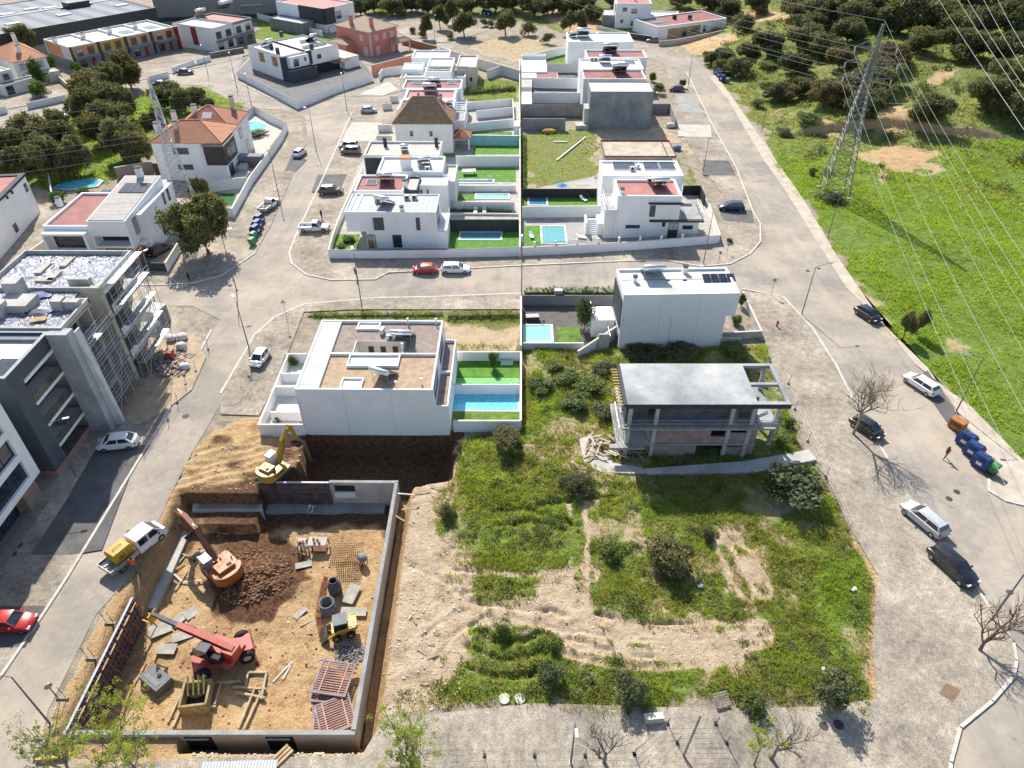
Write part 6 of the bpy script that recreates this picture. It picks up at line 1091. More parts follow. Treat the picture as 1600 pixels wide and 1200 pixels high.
# ============================================================ vehicles
def car_mesh(kind):
    """returns dict of part name -> list of MeshData builders for one car type; x forward"""
    K=dict(hatch=(3.9,1.70,1.48,.62,.95,1.25,-1.15,-1.75,.78),saloon=(4.5,1.78,1.45,.60,.93,1.2,-1.0,-1.65,.95),estate=(4.5,1.78,1.48,.6,.95,1.25,-1.75,-2.12,.95),suv=(4.5,1.86,1.68,.75,1.08,1.3,-1.6,-2.05,1.0),mpv=(4.3,1.78,1.66,.7,1.0,1.55,-1.7,-2.0,1.0),mini=(3.55,1.62,1.50,.62,.92,1.1,-1.15,-1.62,.8))
    Ln,Wd,Ht,zh,zb,xw,xr,xrb,_=K[kind]; hw=Wd/2; f=Ln/2; P={}
    st=[(-f,.80,.45,.62+.1),(-f+.06,.93,.33,zb-.10),(-f+.35,1,.24,zb-.0),(-f+.9,1,.22,zb),(0,1,.22,zb),(xw-.1,1,.22,zb-.02),(xw+.15,.99,.22,zb-.03),(f-.45,.96,.22,zh+.18),(f-.12,.86,.25,zh+.06),(f,.68,.36,zh-.06)]
    b=MB(); vs=[]; n=10
    for x,k,z0,z1 in st:
        w=hw*k; zm=(z0+z1)*.5
        vs+=[(x,-w*.82,z0),(x,-w*.97,z0+.1),(x,-w,zm),(x,-w*.965,z1-.06),(x,-w*.86,z1),(x,w*.86,z1),(x,w*.965,z1-.06),(x,w,zm),(x,w*.97,z0+.1),(x,w*.82,z0)]
    fs=[]
    for i in range(len(st)-1):
        for k in range(n): fs.append((i*n+k,i*n+(k+1)%n,(i+1)*n+(k+1)%n,(i+1)*n+k))
    fs.append(tuple(range(n))[::-1]); fs.append(tuple((len(st)-1)*n+k for k in range(n))); b._add(vs,fs)
    # cabin: painted roof on pillars
    rf=xw-.75; rb=xr; tw=hw*.70; bw=hw*.86
    lo=[(xw,-bw,zb-.05),(xrb,-bw,zb-.05),(xrb,bw,zb-.05),(xw,bw,zb-.05)]; hi=[(rf,-tw,Ht-.05),(rb,-tw,Ht-.05),(rb,tw,Ht-.05),(rf,tw,Ht-.05)]; cab=MB().frus(lo,hi); 
    top=MB().frus([(rf+.05,-tw-.02,Ht-.06),(rb-.05,-tw-.02,Ht-.06),(rb-.05,tw+.02,Ht-.06),(rf+.05,tw+.02,Ht-.06)],[(rf-.15,-tw*.86,Ht),(rb+.12,-tw*.86,Ht),(rb+.12,tw*.86,Ht),(rf-.15,tw*.86,Ht)]); b._add(top.v,top.f); b._add(cab.v,cab.f); P['body']=b
    def lerp(a,c,t): return tuple(a[i]+(c[i]-a[i])*t for i in range(3))
    def pane(q,out,m0=.06,m1=.94,v0=.12,v1=.92):
        a,c,d_,e=q; pts=[lerp(lerp(a,c,m0),lerp(e,d_,m0),v0),lerp(lerp(a,c,m1),lerp(e,d_,m1),v0),lerp(lerp(a,c,m1),lerp(e,d_,m1),v1),lerp(lerp(a,c,m0),lerp(e,d_,m0),v1)]
        o=Vector(out)*.012; return [tuple(Vector(p)+o) for p in pts]
    P['windscreen']=MB().quad(*pane((lo[0],lo[3],hi[3],hi[0]),(1,0,1),.05,.95,.08,.95)); P['rear_window']=MB().quad(*pane((lo[1],lo[2],hi[2],hi[1]),(-1,0,.6),.08,.92,.2,.9))
    sw=[]
    for s in (-1,1):
        q=(lo[0],lo[1],hi[1],hi[0]) if s < 0 else (lo[3],lo[2],hi[2],hi[3])
        sw.append(MB().quad(*pane(q,(0,s,.3),.10,.48))); sw.append(MB().quad(*pane(q,(0,s,.3),.53,.92)))
    P['side_window']=sw
    P['headlight']=[MB().cbox((f-.14,s*hw*.66,zh+.0),(.22,.34,.15)) for s in (-1,1)]; P['tail_light']=[MB().cbox((-f+.07,s*hw*.80,zb-.22),(.12,.2,.26)) for s in (-1,1)]
    P['mirror']=[MB().cbox((xw-.35,s*(hw+.08),zb+.05),(.12,.2,.13)) for s in (-1,1)]; P['bumper']=MB().cbox((f-.06,0,.36),(.16,Wd*.7,.14)); P['rear_bumper']=MB().cbox((-f+.02,0,.42),(.12,Wd*.78,.16)); P['number_plate']=MB().cbox((-f-.045,0,.62),(.02,.5,.11))
    P['w']=[(x,s*(hw-.09)) for x in (f-.78,-f+.72) for s in (-1,1)]; P['wr']=.31 if kind not in ('suv',) else .36
    return P
CAR={}; lampm=M('lamp_glass',(.65,.68,.7),.05,3,.15); tailm=M('tail_light_red',(.35,.02,.02),.1,3,.25); platem=M('plate_white',(.7,.7,.68),.03,3,.5)
def wheel(r,x,y,rad,wd=.2):
    s=1 if y > 0 else -1; t=MB().lathe([(rad*.62,-wd/2),(rad*.95,-wd/2),(rad,-wd*.3),(rad,wd*.3),(rad*.95,wd/2),(rad*.62,wd/2)],18,axis='Y').build('wheel',tyre,r,True); t.location=(x,y,rad)
    MB().lathe([(0,s*wd*.42),(rad*.3,s*wd*.40),(rad*.62,s*wd*.48),(rad*.62,-s*wd*.3),(0,-s*wd*.3)],12,axis='Y').build('rim',rim,t); return t
PAINT=dict(red=(.50,.02,.02),white=(.80,.80,.79),silver=(.48,.49,.50),grey=(.16,.17,.18),black=(.012,.013,.016),blue=(.02,.03,.09),brown=(.10,.075,.055),purple=(.16,.03,.09),pale=(.55,.60,.68))
def car(kind,colr,label,px,py,deg,z=.0,roofrails=False,sc=1):
    x,y=G(px,py,z+.5); P=CAR.get(kind) or CAR.setdefault(kind,car_mesh(kind)); m=Mpaint('car_paint_'+colr,PAINT[colr])
    r=root('parked_car',label,'car',(x,y,z),R(deg)); r.scale=(sc,)*3; b=P['body'].build('body',m,r,True)
    mod=b.modifiers.new('b','EDGE_SPLIT'); mod.split_angle=R(38)
    for k in ('windscreen','rear_window'): P[k].build(k,carglass,r,fix=False)
    for q in P['side_window']: q.build('side_window',carglass,r,fix=False)
    for q in P['headlight']: q.build('headlight',lampm,r)
    for q in P['tail_light']: q.build('tail_light',tailm,r)
    for q in P['mirror']: q.build('wing_mirror',m,r)
    P['bumper'].build('bumper',blackm,r); P['rear_bumper'].build('rear_bumper',m,r); P['number_plate'].build('number_plate',platem,r)
    for w_ in P['w']: wheel(r,w_[0],w_[1],P['wr'])
    if roofrails:
        for s in (-1,1): MB().tube([(.3,s*.52,1.5),(-1.6,s*.52,1.5)],.02,5).build('roof_rail',alu,r)
    return r
zp=.14
car('hatch','red','small bright red hatchback parked nose to tail on the cross street',664,421,180,.0); car('estate','white','white estate car behind the red hatchback on the cross street',712,420,0,.0,True)
car('suv','brown','dark brown off-road car parked across a bay of the left inner street',517,298,4,zp); car('mpv','grey','grey people carrier parked nearest the street in a pair of cars',548,236,176,zp); car('mpv','silver','silver people carrier partly hidden behind the grey people carrier',545,228,178,zp); car('hatch','silver','silver hatchback alone in front of the small courtyard walls',576,172,5,zp); car('hatch','pale','pale blue white hatchback parked alone in the middle of the left pavement',468,239,78,zp)
car('estate','black','black car in the walled driveway of the ribbed roof villa',250,390,70,.0); car('saloon','blue','dark blue car in front of the apricot terrace wall',289,112,10,zp); car('saloon','black','dark car mostly hidden by trees on the upper left street',252,131,15,.05); car('estate','black','black car showing its long side on the far left street',92,181,15,.05)
car('mini','white','small white hatchback standing alone on the dusty pavement left of the twin house',406,560,262,zp); car('hatch','white','white hatchback with glossy rear window in the shade of the dark block',184,692,190,zp,sc=1.08); car('saloon','red','bright red car cut by the left frame edge on the shaded bay',13,972,0,zp)
car('estate','blue','black blue estate car parked beside the right hand corner villa',1143,323,175,zp,True); car('hatch','purple','purple red hatchback behind a potted shrub by the raw concrete house',1057,139,178,zp); car('saloon','grey','grey saloon parked in front of the tall villa at the top right',1021,63,172,.02)
car('hatch','black','black hatchback facing down the verge on the grass side of the right road',1356,491,296,.1,sc=1.0); car('estate','white','white estate car with dark rear window parked on the verge above the bins',1439,600,117,.1,True); car('hatch','black','dark car under the bare branches of the leafless tree',1355,668,303,.1)
car('estate','silver','silver estate car with roof rails on the front right pavement',1444,811,116,zp,True,1.05); car('estate','black','glossy black estate car, frontmost on the right pavement',1489,884,293,zp,sc=1.05)
def pickup(colr,label,px,py,deg,z,load=None):
    x,y=G(px,py,z+.5); m=Mpaint('car_paint_'+colr,PAINT[colr]); r=root('pickup_truck',label,'pickup truck',(x,y,z),R(deg))
    b=MB(); hw=.9
    b.frus([(2.5,-.7,.4),(-.25,-hw,.35),(-.25,hw,.35),(2.5,.7,.4)],[(2.4,-.68,.92),(-.25,-hw*.96,1.05),(-.25,hw*.96,1.05),(2.4,.68,.92)])
    b.frus([(1.35,-.82,1.03),(-.25,-.85,1.0),(-.25,.85,1.0),(1.35,.82,1.03)],[(.65,-.66,1.72),(-.15,-.68,1.75),(-.15,.68,1.75),(.65,.66,1.72)]); b.build('cab',m,r)
    g=.012; MB().quad((1.30+g,-.74,1.1+g),(1.30+g,.74,1.1+g),(.70+g,.62,1.66+g),(.70+g,-.62,1.66+g)).build('windscreen',carglass,r,fix=False)
    for s in (-1,1): MB().quad((1.1,s*.845,1.1),(-.15,s*.862,1.1),(-.1,s*.715,1.65),(.62,s*.70,1.65)).build('side_window',carglass,r,fix=False)
    bb=MB().box(-2.55,-.27,-hw,hw,.5,.62).box(-2.55,-.27,-hw,-hw+.07,.62,1.05).box(-2.55,-.27,hw-.07,hw,.62,1.05).box(-2.55,-2.48,-hw+.07,hw-.07,.62,1.05).box(-.35,-.28,-hw+.07,hw-.07,.62,1.05); bb.build('load_bed',m if not load else metalm,r)
    for s in (-1,1): MB().cbox((2.42,s*.6,.78),(.16,.28,.16)).build('headlight',lampm,r); MB().cbox((-2.56,s*.78,.85),(.05,.14,.3)).build('tail_light',tailm,r); MB().cbox((1.05,s*.98,1.12),(.12,.2,.16)).build('wing_mirror',blackm,r)
    MB().cbox((2.5,0,.5),(.14,1.5,.2)).build('bumper',blackm,r)
    for a in (1.65,-1.7):
        for s in (-1,1): wheel(r,a,s*.8,.37,.24)
    return r
pickup('white','white double cab pickup truck parked on the rounded street corner',491,356,2,zp)
p2=pickup('white','white pickup with rubble filled open bed beside the row of blue bins',421,321,75,.05,True)
bx=MB(); rr=random.Random(5)
for i in range(26): bx.cbox((rr.uniform(-2.3,-.5),rr.uniform(-.7,.7),rr.uniform(.66,1.0)),(rr.uniform(.15,.5),rr.uniform(.1,.3),rr.uniform(.08,.25)),rr.uniform(0,3),0)
o=bx.build('rubble_load',M('mixed_rubble',(.35,.25,.2),.4,6,.9,c2=(.5,.45,.4))); o.location=p2.location; o.rotation_euler=p2.rotation_euler; tag(o,'loose rubble and tools piled in the open bed of the white pickup','rubble')
# flatbed truck with yellow compressor
x,y=G(213,856,.6); tr=root('flatbed_truck','white flatbed truck on the left street carrying a yellow machine','truck',(x,y,.02),R(61)); m=Mpaint('car_paint_white',PAINT['white'])
MB().frus([(3.0,-.85,.4),(1.0,-.95,.4),(1.0,.95,.4),(3.0,.85,.4)],[(2.85,-.82,1.15),(1.0,-.93,1.2),(1.0,.93,1.2),(2.85,.82,1.15)]).frus([(2.6,-.85,1.15),(-.2,-.9,1.15),(-.2,.9,1.15),(2.6,.85,1.15)],[(1.8,-.78,2.05),(-.15,-.8,2.1),(-.15,.8,2.1),(1.8,.78,2.05)]).box(-.2,1.0,-.95,.95,.5,1.149).build('cab',m,tr)
MB().quad((2.56,-.76,1.25),(2.56,.76,1.25),(1.9,.7,2.0),(1.9,-.7,2.0)).build('windscreen',carglass,tr,fix=False)
for s in (-1,1): MB().quad((2.2,s*.9,1.3),(1.1,s*.92,1.3),(1.1,s*.86,1.95),(1.75,s*.85,1.95)).build('side_window',carglass,tr,fix=False); MB().quad((.9,s*.92,1.3),(.0,s*.925,1.3),(.0,s*.86,1.95),(.9,s*.86,1.95)).build('side_window',carglass,tr,fix=False); MB().cbox((1.95,s*1.1,1.4),(.12,.25,.25)).build('wing_mirror',blackm,tr)
MB().box(-3.3,-.3,-1.0,1.0,.72,.85).box(-3.3,-.3,-1.0,-.95,.85,1.2).box(-3.3,-.3,.95,1.0,.85,1.2).box(-3.3,-3.25,-.95,.95,.85,1.2).build('load_bed',metalm,tr)
for a in (2.1,-2.2):
    for s in (-1,1): wheel(tr,a,s*.82,.38,.24)
c=root('compressor','boxy yellow compressor with round badge on the white flatbed truck','compressor',(0,0,0),0); c.location=tr.matrix_basis@Vector((-1.45,.05,.86)) if 0 else Vector((x,y,.88))+Matrix.Rotation(R(61),3,'Z')@Vector((-1.45,.05,0)); c.rotation_euler=(0,0,R(61)); yel=Mmuddy('machine_yellow',(.58,.33,.02),.4)
MB().box(-.95,.95,-.7,.7,.1,1.15).frus([(-.95,-.7,1.15),(.95,-.7,1.15),(.95,.7,1.15),(-.95,.7,1.15)],[(-.85,-.6,1.32),(.85,-.6,1.32),(.85,.6,1.32),(-.85,.6,1.32)]).build('housing',yel,c); MB().lathe([(0,-.715),(.22,-.715),(.22,-.7)],16,(-.3,0,.7),axis='Y').build('badge',M('badge_brown',(.25,.1,.05),.2,4,.6),c); MB().box(-.02,.02,-.71,.71,.3,1.2).box(.4,.43,-.71,.71,.3,1.2).build('seam',blackm,c); MB().tube([(-.5,0,1.32),(-.5,0,1.45),(.4,0,1.45),(.4,0,1.32)],.03,5).build('lifting_bar',blackm,c)
c=root('hose_coil','pale hose coil lying at the tail of the flatbed truck bed','hose',Vector((x,y,.9))+Matrix.Rotation(R(61),3,'Z')@Vector((-2.85,.2,0)))
MB().tube([(.3*math.cos(i*.5)*(1+i*.01),.3*math.sin(i*.5),.05+i*.006) for i in range(36)],.035,5).build('hose',M('green_hose',(.3,.4,.3),.1,3,.6),c)
# ============================================================ bins
def recycling(label,px,py,deg,m,z=.05,s=1,grp='recycling containers'):
    x,y=G(px,py,z+.6); r=root('recycling_container',label,'recycling container',(x,y,z),R(deg),grp); r.scale=(s,)*3
    b=MB().frus([(-.85,-.6,.08),(.85,-.6,.08),(.85,.6,.08),(-.85,.6,.08)],[(-.92,-.68,1.15),(.92,-.68,1.15),(.92,.68,1.15),(-.92,.68,1.15)]).frus([(-.92,-.68,1.15),(.92,-.68,1.15),(.92,.68,1.15),(-.92,.68,1.15)],[(-.7,-.4,1.62),(.7,-.4,1.62),(.7,.4,1.62),(-.7,.4,1.62)]); b.build('tank',m,r)
    MB().cbox((0,-.56,1.4),(.7,.08,.14),rx=R(-32)).build('slot',blackm,r); MB().cbox((0,-.665,.75),(.6,.02,.4),rx=R(-4)).build('sticker',platem,r); MB().tube([(-.2,0,1.6),(-.2,0,1.74),(.2,0,1.74),(.2,0,1.6)],.03,5).build('lifting_eye',metalm,r); return r
blueb=M('blue_container_paint',(.025,.05,.17),.15,2,.45); greenb=M('green_container_paint',(.06,.22,.09),.15,2,.5)
recycling('dark blue recycling container beside the brown cupboard, first of three',1510,688,-58,blueb,.1); recycling('dark blue recycling container in the middle of the row of three by the right road',1521,704,-58,blueb,.1); recycling('dark blue recycling container next to the green bin by the right road',1534,722,-58,blueb,.1)
for i,(a,c_) in enumerate(((1121,116),(1125,120),(1129,126))): recycling(['farthest','middle','nearest'][i]+' of three small blue containers on the outer bend of the upper road',a,c_-3,-60,blueb,.1)
for i,(a,c_) in enumerate(((405,343),(402,352),(399,360))): recycling(['farthest','middle','nearest'][i]+' of three blue containers below the rubble loaded pickup',a,c_,76,blueb,.14,.95)
recycling('left one of two blue containers on the road at the top of the picture',757,21,-10,blueb,.02,1.1); recycling('right one of two blue containers on the road at the top of the picture',764,22,-10,blueb,.02,1.1)
def bin_(label,px,py,deg,z=.1,s=1,m=None):
    x,y=G(px,py,z+.5); r=root('wheeled_bin',label,'rubbish bin',(x,y,z),R(deg),'green rubbish bins'); r.scale=(s,)*3
    MB().frus([(-.5,-.35,.2),(.5,-.35,.2),(.5,.35,.2),(-.5,.35,.2)],[(-.65,-.5,1.1),(.65,-.5,1.1),(.65,.5,1.1),(-.65,.5,1.1)]).build('tub',m or greenb,r); MB().frus([(-.68,-.53,1.1),(.68,-.53,1.1),(.68,.53,1.1),(-.68,.53,1.1)],[(-.6,-.3,1.35),(.6,-.3,1.35),(.6,.4,1.35),(-.6,.4,1.35)]).build('lid',m or greenb,r)
    for a in (-.4,.4):
        for c in (-.28,.28): MB().lathe([(0,-.04),(.1,-.04),(.1,.04),(0,.04)],10,(a,c,.1),axis='Y').build('wheel',tyre,r)
bin_('green rubbish bin at the end of the blue containers by the right road',1549,732,-58); bin_('pale green bin below the blue containers in the left street, upper one',396,369,76,.14,.9); bin_('pale green bin at the kerb in the left street, lower one',394,378,76,.14,.9); bin_('small green bin beside the blue containers on the upper bend',1137,126,-60,.1,.9); bin_('small white bin in the grass by the upper bend',1150,118,-60,.1,.6,white2)
x,y=G(1496,664,.6); r=root('clothes_container','orange brown cupboard container with open flap left of the blue containers','container',(x,y,.1),R(-58)); wb=M('orange_brown_panel',(.42,.17,.05),.15,2,.7); MB().box(-.8,.8,-.5,.5,.05,1.3).build('cabinet',wb,r); MB().cbox((0,-.55,1.25),(1.4,.3,.08),rx=R(-25)).build('flap',wb,r); MB().box(-.6,.6,-.53,-.505,.5,1.0).build('panel',M('dark_panel',(.15,.08,.04),.1,2,.6),r)
# ============================================================ street lamps, signs
lampgrey=M('lamp_post_grey',(.16,.17,.18),.1,2,.5,.3,kind='obj')
def lamp(label,px,py,h=8.,arm=(1.2,0),z=.1,lean=0,tilt=None,name='street_lamp',cat='street lamp',head=True):
    x,y=G(px,py,z); r=root(name,label,cat,(x,y,z),0,'street lamps'); tx=lean
    MB().tube([(0,0,0),(tx*.5,0,h*.5),(tx,0,h)],[.085,.065,.045],7).build('pole',lampgrey,r); MB().box(-.16,.16,-.16,.16,0,.06).build('base_plate',concrete2,r)
    if head:
        a,c=arm; MB().tube([(tx,0,h-.03),(tx+a*.9,c*.9,h+.18)],.035,5).build('arm',lampgrey,r); ang=math.atan2(c,a); L_=math.hypot(a,c); MB().cbox((tx+a*(1+.25/L_),c*(1+.25/L_),h+.2),(.62,.24,.1),ang).build('lamp_head',metalm,r)
lamp('street lamp on the pavement corner by the white box house, arm pointing to the road',1252.5,491.5,7.7,(2,.6)); lamp('leaning grey street lamp on the grass side just above the brown container',1494,643,7.9,(-1.4,.2)); lamp('tall street lamp on the dusty pavement above the small white hatchback',389,543.5,7.1,(-.6,1)); lamp('street lamp at the party wall on the cross street',815,459,8.5,(0,1.2)); lamp('street lamp on the cross street above the twin house',566,483,9.,(-.3,.9)); lamp('street lamp at the left junction beside the round tree',369.5,452.5,9.5,(1.0,.3))
lamp('street lamp on the street beside the pale blue white hatchback',494,235,8.5,(-.8,.5)); lamp('street lamp near the pickup with rubble on the left street',437,312,9,(-.3,.9)); lamp('street lamp outside the pool garden at the upper junction',393,165,7,(-.2,.8)); lamp('street lamp in the road corner left of the split level house',370,136,8,(-.3,.8)); lamp('street lamp right of the split level house',542,172,8,(-.3,.8)); lamp('street lamp by the driveway wall near the dark blue car',325,116,7,(-.3,.8))
lamp('street lamp poking up beside the scaffolded block',246,482,8.5,(.5,.9)); lamp('street lamp with bright head on the pavement before the dark block',119,745,7.6,(1.4,.5)); lamp('street lamp at the lower left edge by the excavation corner',79,1132,7.0,(-1.2,0),.05); lamp('street lamp rising out of the frame at the right edge',1550,967,9.5,(1,-.3)); lamp('grey street lamp standing in the front pavement centre',892,1192,6.2,(0,-.6),.12)
lamp('street lamp by the upper bend near the potted shrub',1075,136,8,(.8,-.2)); lamp('street lamp right of the slab formwork house',1098,272,7,(1.2,0)); lamp('street lamp on the outer verge of the upper road',1190,203,7.5,(-.6,0)); lamp('street lamp at the foot of the right hand pylon',1294,368,7.5,(-.6,0)); lamp('street lamp at the corner of the villa with railings',1099,412,9,(.2,.5)); lamp('street lamp behind the pink house',680,70,8,(.3,.8)); lamp('street lamp at the top left of the pink house',590,30,6,(.6,0)); lamp('street lamp at the top by the two blue containers',784,22,6,(-.8,0)); lamp('street lamp below the dry bank at the top right',1108,66,6,(-.5,.1))
def sign(label,px,py,h=2.4,z=.12,face=0,kind='disc'):
    x,y=G(px,py,z); r=root('road_sign',label,'road sign',(x,y,z),face,'road signs'); MB().tube([(0,0,0),(0,0,h)],.035,6).build('pole',lampgrey,r)
    if kind == 'disc': MB().lathe([(0,-.02),(.3,-.02),(.3,.02),(0,.02)],18,(0,-.06,h-.3),axis='Y').build('sign_plate',metalm,r)
    else: MB().frus([(-.35,-.08,h-.6),(.35,-.08,h-.6),(0,-.08,h)],[(-.35,-.05,h-.6),(.35,-.05,h-.6),(0,-.05,h)]).build('sign_plate',metalm,r)
sign('thin road sign at the kerb left of the tall corner lamp',1205,460,2.7,.12,2.8); sign('grey sign with two plates on the pavement above the twin house',449.5,504,3.8,.12,.3,'tri'); sign('small round sign near the corner villa fence',1122,412,2.2,.12,2.5); sign('small road sign beside the left junction lamp',358,430,3,.12,.5); sign('sign on a thin post at the lower left kerb',93,1095,2.6,.05,.9); sign('double sign by the bare tree at the right frame edge',1560,950,2.6,.12,2.4); sign('small sign on the junction pavement by the villa with railings',1136,395,1.8,.12,2.5)
x,y=G(1200+12,507,.4); r=root('fire_hydrant','small red fire hydrant on the pavement beside the white box house','hydrant',(x+.2,y,.12)); MB().lathe([(.14,0),(.12,.1),(.12,.7),(.15,.72),(.1,.9),(0,.95)],12).build('body',M('hydrant_red',(.45,.04,.02),.1,3,.4),r); MB().cbox((0,-.15,.6),(.4,.12,.12)).build('outlet',M('hydrant_red2',(.4,.05,.03),.1,3,.4),r)
# ============================================================ pylons and lines
py_m=M('pylon_steel',(.27,.28,.27),.12,1,.55,.4)
def pylon(label,x,y,z,H_,base,arms,rz,th=1.,pm=None):
    pm=pm or py_m
    r=root('electricity_pylon',label,'pylon',(x,y,z),rz); b=MB(); top=H_*.98
    def hwz(zz):
        k=zz/H_
        return base*(1-k/.66)+.62*(k/.66) if k < .66 else .62-(k-.66)/.34*.5
    lv=[0]; s=2.6
    while lv[-1] < H_*.97: lv.append(min(H_*.98,lv[-1]+max(.9,hwz(lv[-1])*1.05)))
    for i in range(len(lv)-1):
        a,c=hwz(lv[i]),hwz(lv[i+1]); A=[(sx*a,sy*a,lv[i]) for sx,sy in ((-1,-1),(1,-1),(1,1),(-1,1))]; C=[(sx*c,sy*c,lv[i+1]) for sx,sy in ((-1,-1),(1,-1),(1,1),(-1,1))]
        rr_=(.10 if lv[i] < H_*.5 else .07)*th
        for k in range(4):
            b.tube([A[k],C[k]],rr_,4); b.tube([A[k],C[(k+1)%4]],.045*th,4); b.tube([A[(k+1)%4],C[k]],.045*th,4); b.tube([C[k],C[(k+1)%4]],.045*th,4)
    b.build('lattice',pm,r); tips=[]
    for zz,ln in arms:
        for s in (-1,1):
            a=MB(); w_=hwz(zz); t=(s*ln,0,zz+.1)
            for sy in (-1,1): a.tube([(s*w_,sy*w_,zz),t],.055,4).tube([(s*hwz(zz+1.5),sy*hwz(zz+1.5),zz+1.5),t],.04,4)
            for q in (.33,.66): a.tube([(s*(w_+(ln-w_)*q),-w_*(1-q),zz),(s*(w_+(ln-w_)*q),w_*(1-q),zz)],.03,4); a.tube([(s*(w_+(ln-w_)*q),0,zz+1.5*(1-q)),(s*(w_+(ln-w_)*q),w_*(1-q),zz)],.03,4)
            a.build('cross_arm',pm,r); tips.append(t)
            MB().lathe([(0,0),(.09,-.1),(.14,-.3),(.09,-.5),(.14,-.7),(.09,-.9),(0,-1.1)],8,t).build('insulator',M('glass_insulator',(.35,.6,.6),.1,3,.2),r)
    for sx,sy in ((-1,-1),(1,-1),(1,1),(-1,1)): MB().box(sx*base-.35,sx*base+.35,sy*base-.35,sy*base+.35,-1,.25).build('footing',concrete2,r)
    M_=Matrix.Rotation(rz,4,'Z'); return [tuple(Vector((x,y,z))+(M_@Vector(t)).to_3d()) for t in tips]+[(x,y,z+H_)]
px1,py1=G(1300,300,0); RZ=R(-10)
tipsR=pylon('tall grey lattice pylon on the green field right of the road',px1+.2,py1-.3,-.1,29.6,2.35,[(20.6,3.9),(23.0,4.2),(25.5,3.3)],RZ)
xl,yl=G(283,352,0); tipsL=pylon('slender pale lattice pylon behind the round tree at the left',xl+1,yl+2,0,24,1.9,[(14.6,3.4),(17.6,3.6),(20.6,3.2)],R(-55),.62,M('pale_pylon_steel',(.50,.51,.50),.1,1,.5,.4))
tipsX=[]; 
cm=M('cable_aluminium',(.40,.40,.38),.05,1,.8,0)
def wire(a,c,sag,label,rad=.03,n=26):
    a=Vector(a); c=Vector(c); pts=[tuple(a.lerp(c,i/n)-a-Vector((0,0,sag*4*(i/n)*(1-i/n)))) for i in range(n+1)]; o=MB().tube(pts,rad,4).build('power_line',cm); o.location=a; tag(o,label,'power line','overhead power lines'); return o
dn=Vector((-math.sin(R(10)),-math.cos(R(10)),0))
for i,t in enumerate(tipsR):
    a=Vector(t)-Vector((0,0,1.1 if i < 6 else 0)); nm='high voltage line from the right hand pylon'
    wire(a,a+dn*230+Vector((0,0,3)),9,['left lowest','right lowest','left middle','right middle','left top','right top','earth wire at the very top'][i]+' cable from the right pylon to the lower right',.018)
    wire(a,a+Vector((-110,190,8)),4,['left lowest','right lowest','left middle','right middle','left top','right top','earth wire at the very top'][i]+' cable from the right pylon to the top',.018)
for i,t in enumerate(tipsL[:6]):
    a=Vector(t)-Vector((0,0,1.1)); wire(a,a+Vector((-140,-42,3)),3.5,['lowest left','lowest right','middle left','middle right','upper left','upper right'][i]+' cable from the left pylon leaving at the left edge',.02); wire(a,a+Vector((150,92,4)),4,['lowest left','lowest right','middle left','middle right','upper left','upper right'][i]+' cable from the left pylon towards the top',.012)
for i,(a,c_) in enumerate((((1470,0),(1600,185)),((1500,0),(1600,140)),((1515,0),(1600,120)),((1540,0),(1600,95)),((1562,0),(1600,60)))):
    A=G(*a,28); B=G(*c_,27); dx,dy=B[0]-A[0],B[1]-A[1]; wire((A[0]-dx*.6,A[1]-dy*.6,29),(A[0]+dx*3,A[1]+dy*3,26),1.5,['first','second','third','fourth','fifth'][i]+' from the left of the second set of cables in the upper right corner',.03)
